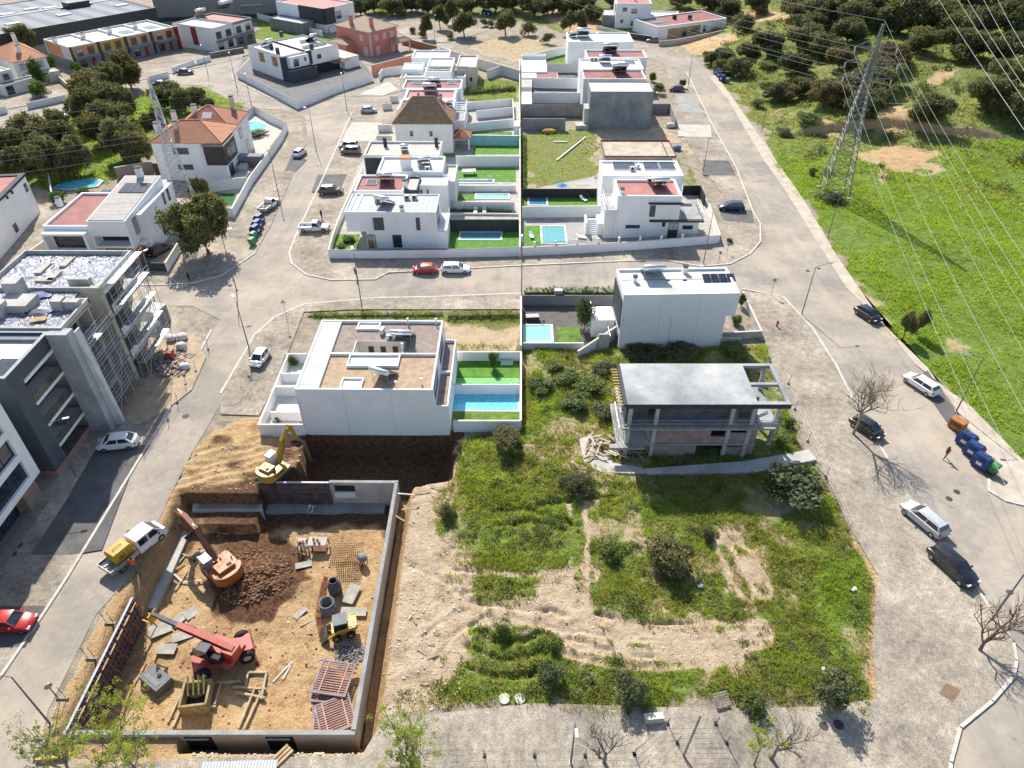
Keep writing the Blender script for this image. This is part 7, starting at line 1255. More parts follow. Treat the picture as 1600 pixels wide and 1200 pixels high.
# ============================================================ people
skin=M('skin',(.45,.26,.18),.08,3,.6,kind='obj'); hairm=M('dark_hair',(.03,.02,.015),.1,3,.7,kind='obj')
def person(label,px,py,z,deg,top,legs,pose='stand',helmet=None,vest=None):
    x,y=G(px,py,z); r=root('person',label,'person',(x,y,z),R(deg)); S=.98
    st={'stand':(.10,.12,.25,.1),'walk':(.28,-.30,.45,-.4),'bend':(.12,.0,.6,.5)}[pose]
    lean=.75 if pose == 'bend' else (.08 if pose == 'walk' else 0)
    hip=(0,0,.92); ch=(math.sin(lean)*.32,0,.92+math.cos(lean)*.32); nk=(math.sin(lean)*.55,0,.92+math.cos(lean)*.55); hd=(math.sin(lean)*.72+.02,0,.92+math.cos(lean)*.74)
    V=[hip,ch,nk,hd]; E=[(0,1),(1,2),(2,3)]; Rr=[.155,.165,.075,.11]
    def add(p,par,rad): V.append(p); Rr.append(rad); E.append((par,len(V)-1)); return len(V)-1
    for s in (-1,1):
        f=st[0] if s > 0 else st[1]; k=add((.04,s*.11,.86),0,.1); k=add((f*.7+.06,s*.11,.48),k,.065); k=add((f,s*.11,.09),k,.045); add((f+.16,s*.12,.05),k,.045)
        a=st[2] if s > 0 else st[3]; q=Vector(ch).lerp(Vector(nk),.7); k=add((q.x,s*.2,q.z),2,.062); k=add((q.x+a*.3,s*.26,q.z-.26),k,.045); k=add((q.x+a*.75+.05,s*.24,q.z-.47),k,.035); add((q.x+a*.9+.08,s*.24,q.z-.56),k,.035)
    me=bpy.data.meshes.new('body'); me.from_pydata(V,E,[]); o=bpy.data.objects.new('body',me); COL.objects.link(o); o.parent=r; me.materials.append(legs); 
    sk=o.modifiers.new('s','SKIN'); 
    for i,v_ in enumerate(me.skin_vertices[0].data): v_.radius=(Rr[i],Rr[i]*(1.15 if i in (0,1) else 1)); v_.use_root=(i == 0)
    sb=o.modifiers.new('u','SUBSURF'); sb.levels=1; sb.render_levels=1
    j=MB(); rx_=Matrix.Rotation(lean,3,'Y'); prof=[(.185,-.1),(.175,.05),(.20,.3),(.21,.45),(.11,.56)]
    n=12; vs=[]
    for rad,zz in prof:
        for k in range(n): q=2*math.pi*k/n; v_=rx_@Vector((rad*.72*math.cos(q),rad*1.12*math.sin(q),zz)); vs.append((v_.x,v_.y,v_.z+.92))
    j._add(vs,[(i*n+k,i*n+(k+1)%n,(i+1)*n+(k+1)%n,(i+1)*n+k) for i in range(len(prof)-1) for k in range(n)]); j.build('jacket',top,r,True)
    for s in (-1,1):
        a=st[2] if s > 0 else st[3]; q=Vector(ch).lerp(Vector(nk),.7); MB().tube([(q.x,s*.2,q.z+.02),(q.x+a*.3,s*.265,q.z-.26),(q.x+a*.7+.04,s*.245,q.z-.44)],[.085,.07,.058],7).build('sleeve',top,r,True)
        MB().tube([(q.x+a*.75+.05,s*.24,q.z-.47),(q.x+a*.9+.08,s*.24,q.z-.56)],[.04,.03],6).build('hand',skin,r,True)
    MB().blob(hd,(.1,.085,.125),0,1,2,.02).build('head',skin,r,True); MB().blob((hd[0]-.015,hd[1],hd[2]+.035),(.11,.1,.11),0,2,2,.03).build('helmet' if helmet else 'hair',helmet or hairm,r,True); return r
navy=M('dark_navy_cloth',(.03,.035,.05),.2,4,.9,kind='obj'); orangev=M('orange_vest',(.75,.14,.03),.1,4,.8,kind='obj'); greencl=M('green_work_trousers',(.05,.14,.08),.2,4,.9,kind='obj'); redcl=M('red_jumper',(.40,.10,.10),.1,4,.9,kind='obj'); greycl=M('grey_cloth',(.16,.17,.18),.2,4,.9,kind='obj'); hel_w=M('white_helmet',(.75,.75,.73),.03,4,.4,kind='obj'); whcl=M('pale_shirt',(.5,.5,.5),.1,4,.9,kind='obj')
person('walking person in a reddish top crossing the right hand road',1476,716,.03,200,redcl,navy,'walk'); person('worker in an orange jacket and green trousers beside the flatbed truck',212,890,.03,100,orangev,greencl,'walk'); person('person in dark clothes standing behind the pickup on the street corner',503,343,.14,60,navy,navy,'walk'); person('dark dressed person walking at the left kerb by the pylon shadow',297,441,.14,250,navy,navy,'walk')
person('person standing in shadow by the kerb below the corner house',556,434,.14,10,greycl,navy); person('worker in pale clothes at the left end of the upper trench',297,786,-2.6,200,whcl,greycl,'bend',hel_w); person('worker in dark trousers on the rebar of the upper trench',345,785,-2.6,300,greycl,navy,'bend',hel_w); person('worker in white shirt under the formwork of the back wall',492,800,-2.9,250,whcl,greycl,'bend',hel_w)
# ============================================================ construction site
FZ=FLOOR; form=M('stained_formwork_ply',(.085,.07,.085),.3,1.5,.7,kind='obj',c2=(.14,.12,.13)); walr=M('rust_primer_steel',(.26,.085,.045),.25,2,.7,kind='obj')
def site_wall(label,a,c,z0,z1,t=.32,m=None,gaps=()):
    L_=math.dist(a,c); r=root('concrete_wall',label,'wall',(a[0],a[1],0),math.atan2(c[1]-a[1],c[0]-a[0]),'concrete walls of the excavation'); b=MB(); x=0
    for g0,g1,h in gaps: b.box(x,g0,0,t,z0,z1).box(g0,g1,0,t,z0,z1-h); x=g1
    b.box(x,L_,0,t,z0,z1); b.build('wall_body',m or concrete2,r); MB().box(0,L_,-.01,t+.01,z1+.002,z1+.03).build('wall_top',concrete,r); return r,L_
P0,P1,P2,P3=PIT
E0=G(549,1141,.5); E1_=G(620,753,.5); x_=P1[0]-.1
site_wall('long pale concrete wall on the right side of the excavation beside its dark trench',(P2[0],P2[1]),(P1[0],P1[1]),-3.4,.5,.34,concrete2)
r,l_=site_wall('concrete wall on the near side of the excavation with two dark openings',(P3[0],P3[1]-.35),(P2[0]-.02,P2[1]-.35),-3.4,.42,.34,M('buff_site_concrete',(.44,.38,.31),.1,.6,.9,stain=.2))
for a in (293,419): 
    x0=G(a,1150,-.5)[0]-P3[0]; MB().box(x0,x0+2.1,-.05,-.003,-2.0,.1).build('opening',blackm,r); MB().box(x0+.1,x0+1.9,-.2,-.05,-.1,0).build('prop_bar',metalm,r)  # solid black plates on the wall paint the dark of the openings
N0=G(404,753,.55); N1=G(514,753,.55)
r,l_=site_wall('concrete wall at the back of the excavation with a dark window opening',(N1[0],N0[1]),(P1[0],N0[1]),-3.3,.5,.34,concrete2)
MB().box(.5,2.6,-.05,-.003,-.7,.1).build('window_shade_plate',blackm,r); MB().box(.45,2.65,-.3,-.06,-1.5,-.72).build('window_ledge',white2,r)  # black plate paints the shade inside the window, the wall is uncut
def formwork(label,a,c,z0,z1,side=-1,n=7,props=True,tilt=0):
    L_=math.dist(a,c); r=root('formwork_panels',label,'formwork',(a[0],a[1],0),math.atan2(c[1]-a[1],c[0]-a[0]),'steel framed formwork of the excavation')
    MB().box(0,L_,-.06,.06,z0,z1).build('plywood_face',form,r); s=side
    for k in range(5): z=z0+.35+k*(z1-z0-.6)/4; MB().box(0,L_,*sorted((s*.061,s*.16)),z-.06,z+.06).build('waler',walr if k%2 else M('violet_grey_steel',(.12,.10,.12),.2,2,.6,kind='obj'),r)
    for i in range(n*3+1): x=i*(L_-.1)/(n*3); MB().box(x,x+.07,*sorted((s*.161,s*.22)),z0+.1,z1).build('stud',walr if i%3 == 0 else form,r)
    MB().box(-.02,L_+.02,-.10,.10,z1+.002,z1+.07).build('top_rail',M('pale_steel_rail',(.45,.43,.47),.1,2,.5,kind='obj'),r)
    if props:
        for i in range(n): x=.5+i*(L_-1)/(n-1); MB().tube([(x,s*.2,z1-.5),(x+.2,s*1.5,z0+.1)],.05,5).build('raking_prop',walr,r); MB().box(x-.05,x+1.0,s*.5-.06,s*.5+.06,z1-.05+.001*i,z1+.05).build('walk_bracket',wood,r)
    return r
formwork('rust red formwork standing along the left side of the excavation',G(207,934,.6),G(104,1141,.6),FZ,.6,1,9)
formwork('dark formwork with rusty grid at the back wall of the excavation',(N0[0],N0[1]-.1),(N1[0],N0[1]-.1),FZ-.1,.6,-1,6,False)
# footing strips
def footing(label,pts,z0,z1,m=None):
    ox,oy=G(*pts[0],z1); o=MB().prism([(p[0]-ox,p[1]-oy) for p in PX(*pts,z=z1)],z0,z1).build('concrete_footing',m or concrete,None); o.location=(ox,oy,0); tag(o,label,'footing','concrete footings'); return o
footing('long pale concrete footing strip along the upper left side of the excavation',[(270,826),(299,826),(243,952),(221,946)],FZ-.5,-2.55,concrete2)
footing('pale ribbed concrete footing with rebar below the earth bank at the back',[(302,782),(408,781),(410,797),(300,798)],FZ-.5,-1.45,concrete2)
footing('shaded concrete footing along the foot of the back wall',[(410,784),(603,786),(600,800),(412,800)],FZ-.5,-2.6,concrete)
def rebar(label,pts,z,n,m_,r_=.014):
    A=[G(*p,z) for p in pts]; r=root('rebar_mesh',label,'rebar mesh',(*A[0],z),0,'rebar meshes'); b=MB(); A=[Vector((p[0]-A[0][0],p[1]-A[0][1],0)) for p in A]
    for i in range(n+1): b.tube([A[0].lerp(A[1],i/n),A[3].lerp(A[2],i/n)],r_,4)
    for i in range(m_+1): b.tube([A[0].lerp(A[3],i/m_)+Vector((0,0,.03)),A[1].lerp(A[2],i/m_)+Vector((0,0,.03))],r_,4)
    b.build('bars',rust,r); return r
rebar('rusty rebar mesh lying beside the steel crates',[(520,850),(570,848),(566,880),(515,884)],FZ+.15,16,9,.02); rebar('rusty rebar mesh lying above the concrete cone',[(525,880),(570,878),(562,908),(528,910)],FZ+.15,12,9,.02); rebar('rebar grid on the ribbed footing at the back',[(312,783),(404,782),(405,794),(310,795)],-1.38,34,4,.016); rebar('thin rebar grid left of the concrete ring',[(492,962),(505,900),(512,902),(500,1000)],FZ+.12,5,14,.016)
# machines
ora=Mmuddy('machine_orange',(.42,.12,.012),.35); orad=Mmuddy('dark_boom_orange',(.20,.065,.02),.5); redm=Mmuddy('machine_red',(.42,.03,.022),.35); ylm=Mmuddy('excavator_yellow',(.50,.30,.025),.35)
def arm(b,pts,wd,hs,mi=0):
    """a boom of rectangular section that changes depth along its length (local x/z plane)"""
    P_=[Vector(p) for p in pts]; rings=[]
    for i,p in enumerate(P_):
        d=(P_[min(i+1,len(P_)-1)]-P_[max(i-1,0)]).normalized(); u=Vector((0,1,0)).cross(d).normalized(); h=hs[i]/2
        rings.append([p+u*h-Vector((0,wd/2,0)),p+u*h+Vector((0,wd/2,0)),p-u*h+Vector((0,wd/2,0)),p-u*h-Vector((0,wd/2,0))])
    vs=[v for r_ in rings for v in r_]; fs=[(0,1,2,3),tuple((len(rings)-1)*4+k for k in (3,2,1,0))]
    for i in range(len(rings)-1):
        for k in range(4): fs.append((i*4+k,(i+1)*4+k,(i+1)*4+(k+1)%4,i*4+(k+1)%4))
    b._add(vs,fs,mi); return b
def track(r,y,L_,h,wd):
    pts=[]; n=10
    for i in range(n+1): a=math.pi/2+math.pi*i/n; pts.append((-L_/2+h/2+math.cos(a)*h/2,h/2+math.sin(a)*h/2))
    for i in range(n+1): a=-math.pi/2+math.pi*i/n; pts.append((L_/2-h/2+math.cos(a)*h/2,h/2+math.sin(a)*h/2))
    lo=[(p[0],y-wd/2,p[1]) for p in pts]; hi=[(p[0],y+wd/2,p[1]) for p in pts]; t=MB().frus(lo,hi).build('track',M('muddy_track_steel',(.09,.065,.045),.3,4,.9,kind='obj'),r)
    k=MB()
    for i in range(int(L_/.22)):
        x=-L_/2+.15+i*.22; k.box(x,x+.08,y-wd/2,y+wd/2,h+.002,h+.04)
    k.build('track_pads',darkmetal,t)
    for i in range(5): MB().lathe([(0,-wd/2-.03),(h*.28,-wd/2-.03),(h*.28,wd/2+.03),(0,wd/2+.03)],12,(-L_/2+h*.6+i*(L_-h*1.2)/4,y,h*.45),axis='Y').build('roller',darkmetal,t)
def excavator(label,px,py,z,deg,m,mb,boom,stick,bucket,s=1.,cabm=None,up=0,name='excavator'):
    x,y=G(px,py,z); r=root(name,label,'excavator',(x,y,z),R(deg)); r.scale=(s,)*3; u=R(up)
    for yy in (-1.0,1.0): track(r,yy,3.9,.85,.55)
    MB().box(-1.2,1.2,-.75,.75,.35,.8).lathe([(0,.8),(.75,.8),(.75,1.0),(0,1.0)],20).build('undercarriage',darkmetal,r)
    h=MB().box(-1.2,1.5,-1.3,1.3,1.0,1.35); h.frus([(-1.2,-1.3,1.35),(.9,-1.3,1.35),(.9,-.3,1.35),(-1.2,-.3,1.35)],[(-1.2,-1.25,1.9),(.8,-1.25,1.85),(.8,-.35,1.85),(-1.2,-.35,1.9)]).box(-1.2,-.2,-.3,1.25,1.351,2.0); h.build('superstructure',m,r)
    n=10; cw=[(-1.2,-1.35)]+[(-1.2-1.0*math.sin(math.pi*i/n),-1.35*math.cos(math.pi*i/n)) for i in range(1,n)]+[(-1.2,1.35)]; MB().prism(cw,1.02,2.15).build('counterweight',m,r)
    MB().box(-1.5,-.35,-.75,.8,2.001,2.5).build('engine_hood',m,r); MB().cbox((-1.2,-.35,2.52),(.25,.4,.06)).build('hood_grille',blackm,r); MB().tube([(-.6,-.9,1.9),(-.6,-.9,2.6)],.06,8).build('exhaust',darkmetal,r)
    c=MB().frus([(.05,.45,1.35),(1.65,.45,1.35),(1.65,1.3,1.35),(.05,1.3,1.35)],[(.15,.5,2.85),(1.25,.5,2.85),(1.25,1.25,2.85),(.15,1.25,2.85)]); cb=c.build('cab',cabm or M('cab_grey_blue',(.16,.18,.21),.1,2,.4),r)
    MB().box(.1,1.3,.45,1.3,2.852,2.93).build('cab_roof',cabm or M('pale_blue_roof',(.42,.47,.55),.1,2,.4),cb); MB().quad((1.65,.55,1.5),(1.65,1.2,1.5),(1.28,1.18,2.75),(1.28,.57,2.75)).build('windscreen',carglass,cb,fix=False).location=(.015,0,.01); MB().quad((.2,1.32,1.8),(1.45,1.32,1.8),(1.2,1.265,2.7),(.25,1.265,2.7)).build('side_glass',carglass,cb,fix=False)
    b=arm(MB(),boom,.42,[.5,.75,.55,.4]); b.build('boom',mb,r); arm(MB(),stick,.32,[.45,.5,.28]).build('stick',mb,r)
    MB().tube([(.9,.0,1.3),boom[1]],.07,6).build('boom_cylinder',metalm,r); MB().tube([(boom[1][0],0,boom[1][2]+.35),(stick[0][0],0,stick[0][2]+.3)],.07,6).build('stick_cylinder',metalm,r)
    MB().tube([(.9,.28,1.7),(2.0,.3,3.2),(3.0,.28,4.5 if boom[1][2] > 4 else boom[1][2]+.2)],.03,5).tube([(.9,-.28,1.7),(2.0,-.3,3.3),(boom[1][0],-.28,boom[1][2]+.3)],.03,5).build('hydraulic_hose',blackm,r); MB().box(-1.1,.4,-1.315,-1.301,1.42,1.6).build('stripe',darkmetal,r); MB().tube([(1.6,1.28,2.9),(1.75,1.5,2.4),(1.75,1.5,2.2)],.025,4).cbox((1.75,1.5,2.15),(.05,.2,.3)).build('mirror',blackm,r)
    bx_,bz=bucket; bk=MB(); n=7; prof=[(.55*math.cos(math.pi*(.15+i/n*1.05)),.55*math.sin(math.pi*(.15+i/n*1.05))) for i in range(n+1)]
    for yy in (-.5,.46): bk.prism([(0,0)],0,0) if 0 else bk._add([(bx_+p[0],yy,bz-p[1]) for p in prof]+[(bx_+p[0],yy+.04,bz-p[1]) for p in prof],[tuple(range(n+1)),tuple(range(n+1,2*n+2))[::-1]])
    bk._add([(bx_+p[0],-.5,bz-p[1]) for p in prof]+[(bx_+p[0],.5,bz-p[1]) for p in prof],[(i,i+1,n+2+i,n+1+i) for i in range(n)]); bk.build('bucket',M('worn_bucket_steel',(.10,.08,.07),.3,3,.6,.4,kind='obj'),r); return r
excavator('large orange excavator on the dark earth heap with its bucket over the footing',352,900,-2.7,139,ora,orad,[(.9,0,1.6),(3.0,0,4.3),(4.6,0,4.7),(6.3,0,4.2)],[(6.0,0,4.4),(6.4,0,4.1),(5.7,0,1.7)],(5.5,1.4),1.05)
excavator('small yellow excavator with white cab roof and raised arm above the back formwork',432,745,-.05,62,ylm,ylm,[(.9,0,1.6),(2.2,0,4.2),(2.9,0,4.9),(3.6,0,5.4)],[(3.4,0,5.5),(3.8,0,5.2),(4.3,0,2.6)],(4.2,2.3),.88,cabm=M('white_cab',(.72,.72,.70),.05,2,.4))
# red telehandler
x,y=G(352,1030,FZ); r=root('telescopic_handler','red telescopic handler with long boom reaching left over the excavation floor','telehandler',(x,y,FZ),R(28)); 
MB().frus([(-2.6,-.9,.6),(2.6,-.9,.6),(2.6,.9,.6),(-2.6,.9,.6)],[(-2.5,-.85,1.15),(2.5,-.85,1.15),(2.5,.85,1.15),(-2.5,.85,1.15)]).build('chassis',redm,r)
for a in (-1.9,1.8):
    for s in (-1,1):
        t=MB().lathe([(.34,-.25),(.62,-.25),(.66,-.15),(.66,.15),(.62,.25),(.34,.25)],18,axis='Y').build('wheel',tyre,r,True); t.location=(a,s*1.1,.66); MB().lathe([(0,s*.16),(.34,s*.2),(.34,-.1),(0,-.1)],12,axis='Y').build('rim',M('cream_rim',(.5,.47,.4),.1,2,.5),t)
MB().lathe([(0,1.15),(1.1,1.15),(1.1,1.4),(0,1.4)],20,(-.2,0,0)).build('turntable',darkmetal,r)
td=Matrix.Rotation(R(128),3,'Z'); tt=root('turret',None,None,(-.2,0,0),R(133)); tt.parent=r
MB().box(-2.0,1.0,-1.15,1.0,1.41,1.9).box(-2.2,-1.0,-.5,.6,1.901,2.9).build('turret_frame',redm,tt); MB().frus([(-.2,.35,1.9),(1.5,.35,1.9),(1.5,1.25,1.9),(-.2,1.25,1.9)],[(-.1,.4,3.1),(1.0,.4,3.1),(1.0,1.2,3.1),(-.1,1.2,3.1)]).build('cab',carglass,tt); MB().box(-1.2,-.25,.62,1.2,1.901,2.6).build('engine_cover',blackm,tt)
arm(MB(),[(-1.9,0,2.7),(.8,0,3.1),(3.6,0,3.5)],.5,[.6,.55,.5]).build('boom',redm,tt); arm(MB(),[(3.4,0,3.48),(5.4,0,3.76)],.36,[.4,.36]).build('inner_boom',darkmetal,tt); arm(MB(),[(5.3,0,3.75),(6.3,0,3.9)],.26,[.3,.26]).build('boom_tip',darkmetal,tt)
MB().box(6.2,6.3,-.5,.5,2.9,4.0).box(6.3,7.3,-.4,-.3,2.9,2.97).box(6.3,7.3,.3,.4,2.9,2.97).build('fork_carriage',M('fork_yellow',(.55,.33,.04),.2,2,.5),tt)
for a in (-2.4,2.4):
    for s in (-1,1): MB().tube([(a,s*.6,.8),(a+.1,s*1.8,.35),(a+.1,s*1.9,.1)],.09,6).cbox((a+.1,s*1.9,.05),(.5,.5,.08)).build('stabiliser',walr,r)
# skid steer
for a,c in (((-1.5,.28,2.75),(3.4,.28,3.6)),): MB().tube([a,c],.04,5).tube([(a[0],-.3,a[2]),(c[0],-.3,c[2])],.04,5).build('hydraulic_line',blackm,tt)
MB().box(-.1,.9,.38,1.22,3.102,3.16).build('cab_guard',darkmetal,tt); MB().cbox((.4,-.262,3.02),(1.6,.01,.22),0,0,0,R(-8)).build('boom_stripe',white2,tt)
x,y=G(536,988,FZ); r=root('skid_loader','compact yellow loader with grey roof by the concrete rings','loader',(x,y,FZ),R(196)); MB().box(-1.1,.9,-.55,.55,.3,1.0).build('chassis',ylm,r); MB().frus([(-.5,-.5,1.0),(.7,-.5,1.0),(.7,.5,1.0),(-.5,.5,1.0)],[(-.45,-.47,2.0),(.5,-.47,2.0),(.5,.47,2.0),(-.45,.47,2.0)]).build('cab',blackm,r); MB().box(-.6,.65,-.58,.58,2.002,2.1).build('cab_roof',mgrey,r); MB().box(-1.4,-.5,-.6,.6,.9,1.5).build('engine_cover',ylm,r)
for s in (-1,1):
    arm(MB(),[(-1.3,s*.72,1.4),(.2,s*.72,1.3),(1.3,s*.72,.5)],.14,[.25,.22,.2]).build('lift_arm',ylm,r)
    for a in (-.7,.6): t=MB().lathe([(.2,-.14),(.38,-.14),(.38,.14),(.2,.14)],14,axis='Y').build('wheel',tyre,r,True); t.location=(a,s*.72,.38); MB().lathe([(0,-.1),(.2,-.12),(.2,.12),(0,.1)],12,axis='Y').build('rim',ylm,t)
MB().frus([(1.3,-.8,.1),(2.0,-.8,.08),(2.0,.8,.08),(1.3,.8,.1)],[(1.3,-.8,.7),(1.5,-.8,.6),(1.5,.8,.6),(1.3,.8,.7)]).build('bucket',MATS['worn_bucket_steel'],r)
# rings and crates
x,y=G(524.6,925,FZ); tag(MB().lathe([(.62,0),(.66,.9),(.5,1.5),(.42,1.55),(.42,1.75),(.34,1.75),(.34,1.5),(.5,.9),(.52,0)],24,(0,0,0)).build('manhole_cone',M('damp_dark_concrete',(.09,.09,.10),.15,2,.8),None,True),'dark conical concrete manhole ring standing above the open ring','concrete ring','precast concrete rings').location=(x,y,FZ+.05)
x,y=G(513.5,955,FZ); tag(MB().lathe([(.72,0),(.72,1.35),(.58,1.35),(.58,.05),(0,.05)],26).build('manhole_ring',M('grey_ring_concrete',(.17,.17,.175),.12,2,.85),None,True),'open round grey concrete ring beside the yellow loader','concrete ring','precast concrete rings').location=(x,y,FZ+.05)
def crate(label,px,py,w_,d_,h_,rz=0):
    x,y=G(px,py,FZ); r=root('steel_crate',label,'crate',(x,y,FZ+.05),rz,'crates on the excavation floor'); b=MB(); e=.07
    for sx in (-1,1):
        for sy in (-1,1): b.box(sx*w_/2-e,sx*w_/2+e,sy*d_/2-e,sy*d_/2+e,0,h_)
    b.build('frame',concrete2,r); MB().box(-w_/2,w_/2,-d_/2,d_/2,h_+.002,h_+.12).build('top',concrete2,r); MB().box(-w_/2+.1,w_/2-.1,-d_/2+.1,d_/2-.1,.0,.06).build('base',rust,r)
    rr=random.Random(px)
    for i in range(4): q=MB().lathe([(0,0),(.12,0),(.12,.2),(0,.2)],10,(rr.uniform(-w_*.3,w_*.3),rr.uniform(-d_*.3,d_*.3),h_+.125)).build('clamp',walr,r)
crate('small concrete topped crate at the back of the site floor',474,858,.75,.9,1.0); crate('large concrete topped crate next to the small one on the site floor',499,857,1.8,1.1,1.0)
def grid_panel(label,px,py,w_,d_,z,rz,ry=0,n=13):
    x,y=G(px,py,z); r=root('ceiling_formwork_panel',label,'formwork panel',(x,y,z),R(rz),'slatted panels stacked on the excavation floor'); r.rotation_euler=(R(ry),0,R(rz)); m=M('pinkish_steel_slats',(.34,.20,.17),.15,2,.7,kind='obj')
    MB().box(-w_/2,w_/2,-d_/2,-d_/2+.12,0,.14).box(-w_/2,w_/2,d_/2-.12,d_/2,0,.14).box(-w_/2,-w_/2+.12,-d_/2+.12,d_/2-.12,0,.14).box(w_/2-.12,w_/2,-d_/2+.12,d_/2-.12,0,.14).build('frame',M('lilac_steel_frame',(.27,.22,.23),.15,2,.6,kind='obj'),r)
    MB().box(-w_*.28-.05,-w_*.28+.05,-d_/2+.13,d_/2-.13,.10,.16).box(w_*.28-.05,w_*.28+.05,-d_/2+.13,d_/2-.13,.10,.16).build('rail',M('salmon_steel_rail',(.45,.26,.19),.1,2,.6,kind='obj'),r)
    for i in range(n): yy=-d_/2+.22+i*(d_-.44)/(n-1); MB().box(-w_/2+.12,w_/2-.12,yy-.05,yy+.05,.02,.095).build('slat',m,r)
grid_panel('slatted steel formwork panel on top of the upper stack beside the gravel heap',522,1060,3.0,3.0,FZ+.9,-8); grid_panel('slatted steel formwork panel peeking out under the upper stack',518,1072,3.0,3.0,FZ+.55,-4); grid_panel('tilted slatted panel lying between both stacks',514,1092,2.9,2.4,FZ+.4,20,6); grid_panel('slatted steel formwork panel on the lower stack in the near corner',524,1118,2.9,2.9,FZ+.75,24); grid_panel('lowest slatted panel under the near corner stack',518,1122,2.9,2.9,FZ+.3,10)
x,y=G(247,1066,FZ); r=root('grey_tank','flat dark grey rectangular tank with black inlet on the site floor','tank',(x,y,FZ+.1),R(-33)); MB().frus([(-1.25,-.8,0),(1.25,-.8,0),(1.25,.8,0),(-1.25,.8,0)],[(-1.2,-.75,.75),(1.2,-.75,.75),(1.2,.75,.75),(-1.2,.75,.75)]).build('tank_body',M('tank_grey',(.15,.15,.16),.12,2,.6),r); MB().lathe([(.17,.75),(.17,.86),(0,.86)],12,(.2,.3,0)).build('inlet',blackm,r); MB().box(-.9,.9,-.5,-.1,.752,.79).build('lid_rib',mgrey,r)
x,y=G(311,1095,FZ); r=root('column_formwork','square timber shaft formwork with dark inside and four leaning beams','formwork',(x,y,FZ),R(8)); r.scale=(.95,.95,1); b=MB(); 
for q in ((-1.2,1.2,-1.2,-1.0),(-1.2,1.2,1.0,1.2),(-1.2,-1.0,-1,1),(1.0,1.2,-1,1)): b.box(*q,0,1.3)
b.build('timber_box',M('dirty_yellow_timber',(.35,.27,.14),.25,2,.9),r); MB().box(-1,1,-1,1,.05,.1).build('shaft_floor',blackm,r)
for i in range(4): MB().tube([(-.7+i*.45,1.3,1.9),(-.6+i*.45,-.1,1.1)],.08,4).build('beam',M('moss_timber',(.33,.30,.12),.2,2,.9),r)
def beams(label,segs,z,m,s=.16,name='timber_beam',h=.25,cat='timber beam'):
    for i,(a,c,lb) in enumerate(segs):
        A=G(*a,z+h); B=G(*c,z+h); d=math.dist(A,B); o=MB().box(0,d,-s/2,s/2,0,h).build(name,m); o.location=(A[0],A[1],z+.004*i); o.rotation_euler=(0,0,math.atan2(B[1]-A[1],B[0]-A[0])); tag(o,lb,cat,label)
wb2=M('foundation_boards',(.42,.34,.22),.2,1.5,.9,kind='obj')
beams('foundation boards in the near half of the excavation',[((262,1128),(290,1066),'long foundation board left of the square shaft'),((285,1104),(337,1103),'foundation board right below the square shaft'),((283,1106),(270,1135),'short foundation board running down to the near wall'),((340,1066),(376,1064),'foundation board right of the square shaft'),((335,1100),(345,1066),'short foundation board at the right flank of the shaft'),((372,1138),(400,1070),'left long board of the central foundation trench'),((381,1139),(408,1080),'right long board of the central foundation trench'),((388,1050),(418,1050),'upper cross board of the central foundation trench'),((383,1072),(388,1048),'left upright looking board of the trench head'),((408,1092),(416,1052),'right board of the trench head'),((364,1073),(416,1076),'pale plank laid across the trench head, upper'),((368,1081),(414,1090),'pale plank laid across the trench head, lower')],FZ+.1,wb2)
for i,(a,h_) in enumerate((((454,1139),2.2),((325,1140),1.3))):
    A=G(*a,-2); o=MB().frus([(-.7,0,0),(.7,0,0),(.7,.3,0),(-.7,.3,0)],[(-.12,0,h_),(.05,0,h_),(.05,.3,h_),(-.12,.3,h_)]).build('concrete_buttress',concrete2); o.location=(A[0],P3[1]+.05,FZ); tag(o,['tall','small'][i]+' pointed concrete buttress behind the near wall','buttress')
rr=random.Random(11); COLS=[wood,woodgrey,M('pale_plank',(.55,.50,.42),.12,2,.9,kind='obj')]
def scatter_planks(cx,cy,rx_,ry_,n,z,lab,grp,seed,lmax=2.4,pile=0):
    rr=random.Random(seed)
    for i in range(n):
        x,y=G(cx+rr.uniform(-rx_,rx_),cy+rr.uniform(-ry_,ry_),z); l=rr.uniform(.7,lmax); o=MB().box(-l/2,l/2,-.08,.08,0,.05).build('plank',COLS[i%3]); o.location=(x,y,z+.1+(pile*rr.random())+.003*i); o.rotation_euler=(rr.uniform(-.1,.1)*(1+pile),rr.uniform(-.12,.12)*(1+3*pile),rr.uniform(0,3.14)); tag(o,lab,'plank',grp)
scatter_planks(345,822,45,14,22,FZ,'loose plank lying among others below the back footing','planks below the back footing',1); scatter_planks(290,870,22,40,10,FZ,'loose plank near the left footing strip beside the orange excavator','planks near the left footing strip',2); scatter_planks(300,1000,60,40,10,FZ,'loose plank on the floor left of the red machine','planks on the floor left of the red machine',3); scatter_planks(470,1000,50,60,9,FZ,'loose plank on the open sandy floor of the site','planks on the open sandy floor',4)
scatter_planks(955,703,38,17,60,.1,'broken board in the heap of scrap wood beside the unfinished house','scrap wood heap by the unfinished house',6,2.2,.6); scatter_planks(680,790,60,30,5,.1,'board lying on the dry ground right of the excavation','boards right of the excavation',7); scatter_planks(700,1000,70,70,5,.15,'short stake on the sandy tracks right of the long wall','stakes on the sandy tracks',8,1.4); scatter_planks(926,232,22,12,26,.1,'scrap stick in the pile left of the slab formwork deck','scrap sticks left of the slab formwork deck',9,1.8,.4)
pl=M('grey_ply_sheet',(.38,.36,.30),.15,1,.9,kind='obj')
